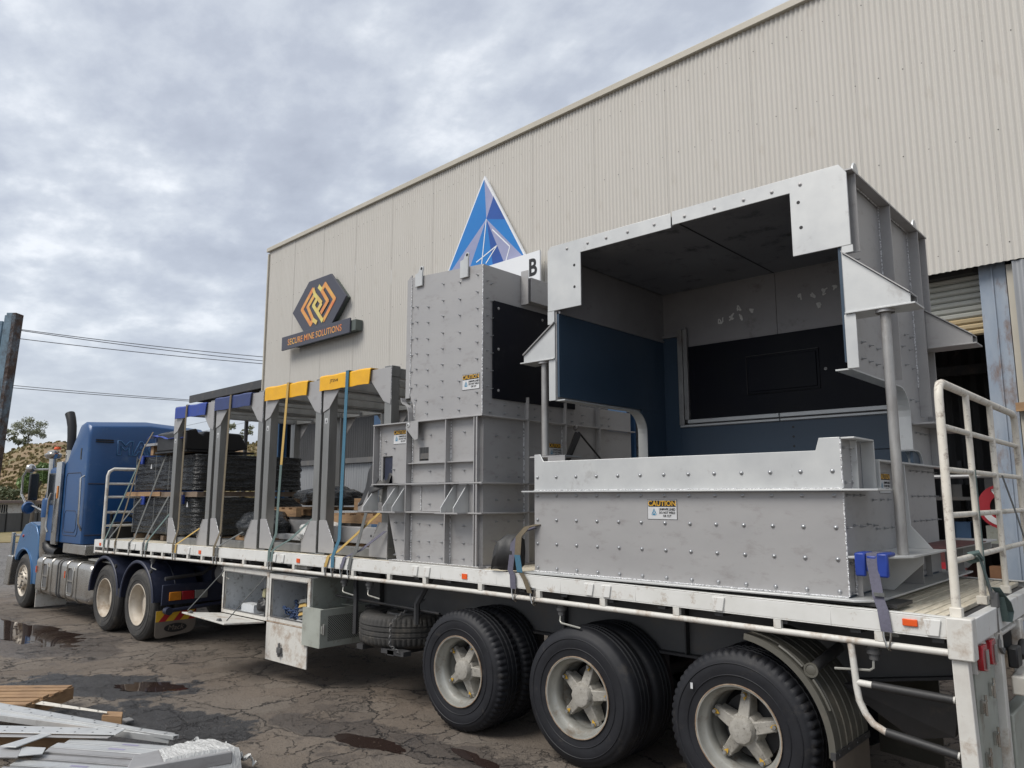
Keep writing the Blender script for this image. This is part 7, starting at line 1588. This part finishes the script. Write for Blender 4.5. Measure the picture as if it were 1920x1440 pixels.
# ------------------------------------------------ foreground: pallet and aluminium lengths
FP = thing('pallet', 'old brown pallet lying on the asphalt at the left edge', 'pallet', (-8.9, 2.5, 0))
pa, pb, pc = Vector((-10.197, 1.528, 0.160)), Vector((-8.674, 2.993, 0.160)), Vector((-8.193, 2.437, 0.160))
du = (pb - pa).normalized(); dvv = (pc - pb); dvn = dvv.normalized(); LU = (pb - pa).length; LV = dvv.length
def pq(u, v, z): p = pa + du * u + dvn * v; return (p.x, p.y, z)
for k in range(6):
    v0 = LV * k / 5.6; v1 = v0 + LV * .125; z = .148 + random.uniform(-.004, .004); r_ = random.uniform(-.03, .02)
    mb = MB(); mb.hexa([pq(0, v0, z), pq(LU + r_, v0, z), pq(LU + r_, v1, z), pq(0, v1, z), pq(0, v0, z + .02), pq(LU + r_, v0, z + .02), pq(LU + r_, v1, z + .02), pq(0, v1, z + .02)]); mb.build('slat', M['timber'], FP, bevel=.002)
for u in (LU - .05, LU * .55, .3):
    mb = MB(); mb.hexa([pq(u, 0, .03), pq(u + .04, 0, .03), pq(u + .04, LV, .03), pq(u, LV, .03), pq(u, 0, .147), pq(u + .04, 0, .147), pq(u + .04, LV, .147), pq(u, LV, .147)]); mb.build('stringer', M['timber'], FP, bevel=.002)
AG = 'aluminium lengths stacked in the left foreground'
def length(a0, a1, b1, b0, z, t, m, label, marks=None, name='aluminium_length', flange=0, group=AG, holes=0):
    """flat length: near edge a0-a1, far edge b0-b1 (points at height z)"""
    pts = [Vector((p[0], p[1], z)) for p in (a0, a1, b1, b0)]
    mb = MB(); mb.prism(pts, (0, 0, -t))
    if flange:
        for p, q in ((pts[0], pts[1]), (pts[3], pts[2])):
            n = Vector((-(q - p).y, (q - p).x, 0)).normalized() * .006
            mb.hexa([p - n + Vector((0, 0, -flange)), q - n + Vector((0, 0, -flange)), q + n + Vector((0, 0, -flange)), p + n + Vector((0, 0, -flange)), p - n, q - n, q + n, p + n])
    o = mb.build(name, M[m], label=label, cat='aluminium length', group=group, bevel=.0015)
    if holes:
        mb = MB()
        for k in range(holes):
            f = (k + .5) / holes
            for g_ in (.25, .75):
                c = pts[0].lerp(pts[1], f + g_ * .02).lerp(pts[3].lerp(pts[2], f), g_); mb.lathe([(0, 0), (0, .008)], (c.x, c.y, z + .0015), (0, 0, 1), 8)
        mb.build('rivet_hole', M['print_black'], o, smooth=False)
    if marks:
        for f in marks:
            c = pts[0].lerp(pts[1], f).lerp(pts[3].lerp(pts[2], f), .5); d = (pts[1] - pts[0]).normalized(); e = (pts[3] - pts[0]); e = e - d * e.dot(d); e.normalize(); mb = MB()
            if marks[0] == .55: mb.poly([c + d * a + e * b + Vector((0, 0, .0015)) for a, b in ((-.07, -.012), (.07, -.012), (.07, .014), (-.07, .014))])
            else:
                for k in range(10):
                    t0, t1 = k * .6283, (k + 1) * .6283
                    mb.poly([c + d * math.cos(t) * r_ + e * math.sin(t) * r_ * .7 + Vector((0, 0, .0015)) for t, r_ in ((t0, .017), (t1, .017), (t1, .024), (t0, .024))])
            mb.build('paint_mark', marks_m, o, smooth=False)
    return o
marks_m = mat('blue_pencil_mark', (0.20, 0.33, 0.52), .7)
length((-10.833, 0.953, 0.160), (-6.263, 2.885, 0.160), (-6.330, 2.953, 0.160), (-11.568, 1.005, 0.160), .17, .006, 'alu_bright', 'long bright aluminium channel marked with blue circles, pointing at the truck', marks=[.80, .88, .93, .97], flange=.05)
length((-11.424, 0.990, 0.200), (-6.212, 2.894, 0.200), (-6.211, 2.932, 0.200), (-12.225, 1.046, 0.200), .185, .005, 'alu_bright', 'long drilled aluminium channel lying against the blue-marked one', flange=.03, holes=22)
length((-9.125, 2.189, 0.120), (-7.464, 2.856, 0.120), (-7.505, 2.876, 0.120), (-9.394, 2.249, 0.120), .14, .006, 'cream', 'thin pale strip lying behind the long channels', holes=8)
marks_m = mat('purple_film_patch', (0.36, 0.33, 0.48), .5)
length((-8.332, 1.147, 0.200), (-6.538, 2.581, 0.200), (-6.638, 2.696, 0.200), (-8.622, 1.180, 0.200), .20, .006, 'alu_bright', 'wide white drilled plate with a slanted end across the pile', holes=16)
length((-8.211, 1.134, 0.190), (-6.549, 2.526, 0.190), (-6.583, 2.586, 0.190), (-8.358, 1.151, 0.190), .185, .006, 'alu', 'pale plate lying just under the wide drilled one')
rows = [((122, 1393), (330, 1409), (357, 1403), (133, 1386), 'alu_bright', [.55]), ((95, 1400), (305, 1416), (330, 1409), (108, 1393), 'alu_bright', [.55]), ((84, 1408), (290, 1424), (305, 1417), (92, 1401), 'alu', None), ((60, 1419), (262, 1434), (287, 1426), (70, 1412), 'alu', None), ((20, 1430), (240, 1446), (262, 1437), (34, 1421), 'alu_bright', [.55]), ((-10, 1444), (215, 1460), (240, 1449), (6, 1433), 'alu', None)]
ROWS3 = [[(-6.746, 2.289, 0.160), (-5.909, 2.777, 0.160), (-5.901, 2.883, 0.160), (-6.813, 2.352, 0.160)], [(-6.730, 2.184, 0.160), (-5.900, 2.674, 0.160), (-5.909, 2.777, 0.160), (-6.789, 2.250, 0.160)], [(-6.653, 2.121, 0.160), (-5.850, 2.595, 0.160), (-5.888, 2.669, 0.160), (-6.725, 2.172, 0.160)], [(-6.577, 2.015, 0.160), (-5.816, 2.476, 0.160), (-5.836, 2.578, 0.160), (-6.641, 2.068, 0.160)], [(-6.550, 1.872, 0.160), (-5.746, 2.368, 0.160), (-5.783, 2.463, 0.160), (-6.626, 1.940, 0.160)], [(-6.459, 1.752, 0.160), (-5.666, 2.251, 0.160), (-5.714, 2.356, 0.160), (-6.551, 1.827, 0.160)]]
for k, q in enumerate(ROWS3):
    lab = ['aluminium channel at the far side of the wrapped bundle, with a purple patch', 'second channel of the wrapped bundle, its purple patch nearer the film', 'third channel of the wrapped bundle, dull and plain', 'fourth channel of the wrapped bundle, dull with a short left end', 'fifth channel of the wrapped bundle, with a purple patch near the picture edge', 'nearest channel of the wrapped bundle'][k]
    length(q[0], q[1], q[2], q[3], .165 - .004 * k, .006, rows[k][4], lab, marks=rows[k][5], flange=.07)
length((-6.974, 1.515, 0.190), (-6.550, 1.913, 0.190), (-6.784, 2.004, 0.190), (-7.294, 1.576, 0.190), .19, .01, 'alu', 'short grey plate at the left edge of the pile', name='aluminium_plate')
length((-6.573, 1.923, 0.190), (-6.493, 2.057, 0.190), (-6.623, 2.117, 0.190), (-6.781, 2.007, 0.190), .192, .008, 'alu_bright', 'small bright square plate beside the short grey plate', name='aluminium_plate')
length((-6.837, 1.874, 0.220), (-6.721, 1.946, 0.220), (-6.867, 2.228, 0.220), (-6.950, 2.189, 0.220), .215, .008, 'alu_bright', 'bright offcut strip tilted across the pile', name='aluminium_plate')
for q, lab in ((((-7.494, 2.826, 0.080), (-7.326, 2.934, 0.080), (-7.475, 3.000, 0.080), (-7.600, 2.909, 0.080)), 'short sawn timber block poking out behind the channels'), (((-7.618, 1.858, 0.100), (-6.941, 2.525, 0.100), (-7.013, 2.611, 0.100), (-7.888, 1.918, 0.100)), 'long brown timber bearer under the drilled plate')):
    mb = MB(); mb.prism([Vector((p[0], p[1], .12)) for p in q], (0, 0, -.10)); mb.build('timber_bearer', M['timber'], bevel=.004, label=lab, cat='timber', group='timber bearers under the aluminium pile')
# stretch film round the end of the bundle
fa, fb, fc, fd = (Vector((-5.749, 2.352, 0.160)), Vector((-5.528, 3.138, 0.160)), Vector((-5.967, 3.081, 0.160)), Vector((-6.012, 2.510, 0.160)))
BN = thing('wrapped_bundle', 'end of the aluminium bundle wound in shiny clear film with a ragged tail', 'bundle', (fa.x, fa.y, 0))
mb = MB(); mb.prism([(p.x, p.y, .175) for p in (fa, fb.lerp(fa, .12), fc.lerp(fd, .12), fd)], (0, 0, -.09)); mb.build('cardboard_core', M['alu'], BN, bevel=.01)
mb = MB()
def film(u, v):
    p = fa.lerp(fb, .30 + .66 * u).lerp(fd.lerp(fc, .30 + .66 * u), v)
    b = .02 * noise.noise(Vector((u * 9 + v * 3, v * 3, 2))) + .012 * noise.noise(Vector((u * 40, v * 9, 5)))
    e = abs(v - .5) * 2; return (p.x, p.y, .185 + b * .45 + .015 * math.sin(math.pi * u) - .12 * max(0, e - .86) / .14)
gridsheet(mb, np.linspace(0, 1, 70), np.linspace(-.03, 1.03, 26), film); mb.build('film_wrap', M['plastic'], BN, recalc=False)
dt = (fb - fa).normalized(); st_v = (fc - fb)
def tail(u, v):
    p = fb.lerp(fc, .05 + 1.15 * v) + dt * (-.10 + .20 * u)
    q = Vector((u * 5.0, v * 7.0, 3)); r1 = noise.noise(q); r2 = noise.noise(q * 2.3 + Vector((9, 2, 1))); r3 = noise.noise(q * 6)
    return (p.x + .03 * r2, p.y + .03 * r1, max(.03, .15 - .08 * u + .06 * r1 + .035 * r2 + .012 * r3))
gridsheet(mb := MB(), np.linspace(0, 1, 46), np.linspace(0, 1, 60), tail)
mb.build('film_tail', M['plastic'], BN, recalc=False)
mb = MB(); mb.box(-7.62, -7.50, 3.05, 3.12, -.0, .025); mb.build('stone', M['concrete'], bevel=.008, label='flat grey stone lying on the dark wet patch', cat='stone')
for o in bpy.data.objects:
    if o.name.split('.')[0] in ('weld_seam', 'bolt_hole', 'rivet_hole', 'chalk_mark', 'plug', 'brake_drum'): o['kind'] = 'stuff'
for o in bpy.data.objects:
    if o.parent is None and o.type in ('MESH', 'EMPTY') and 'kind' not in o and 'category' not in o: print('UNTAGGED', o.name)
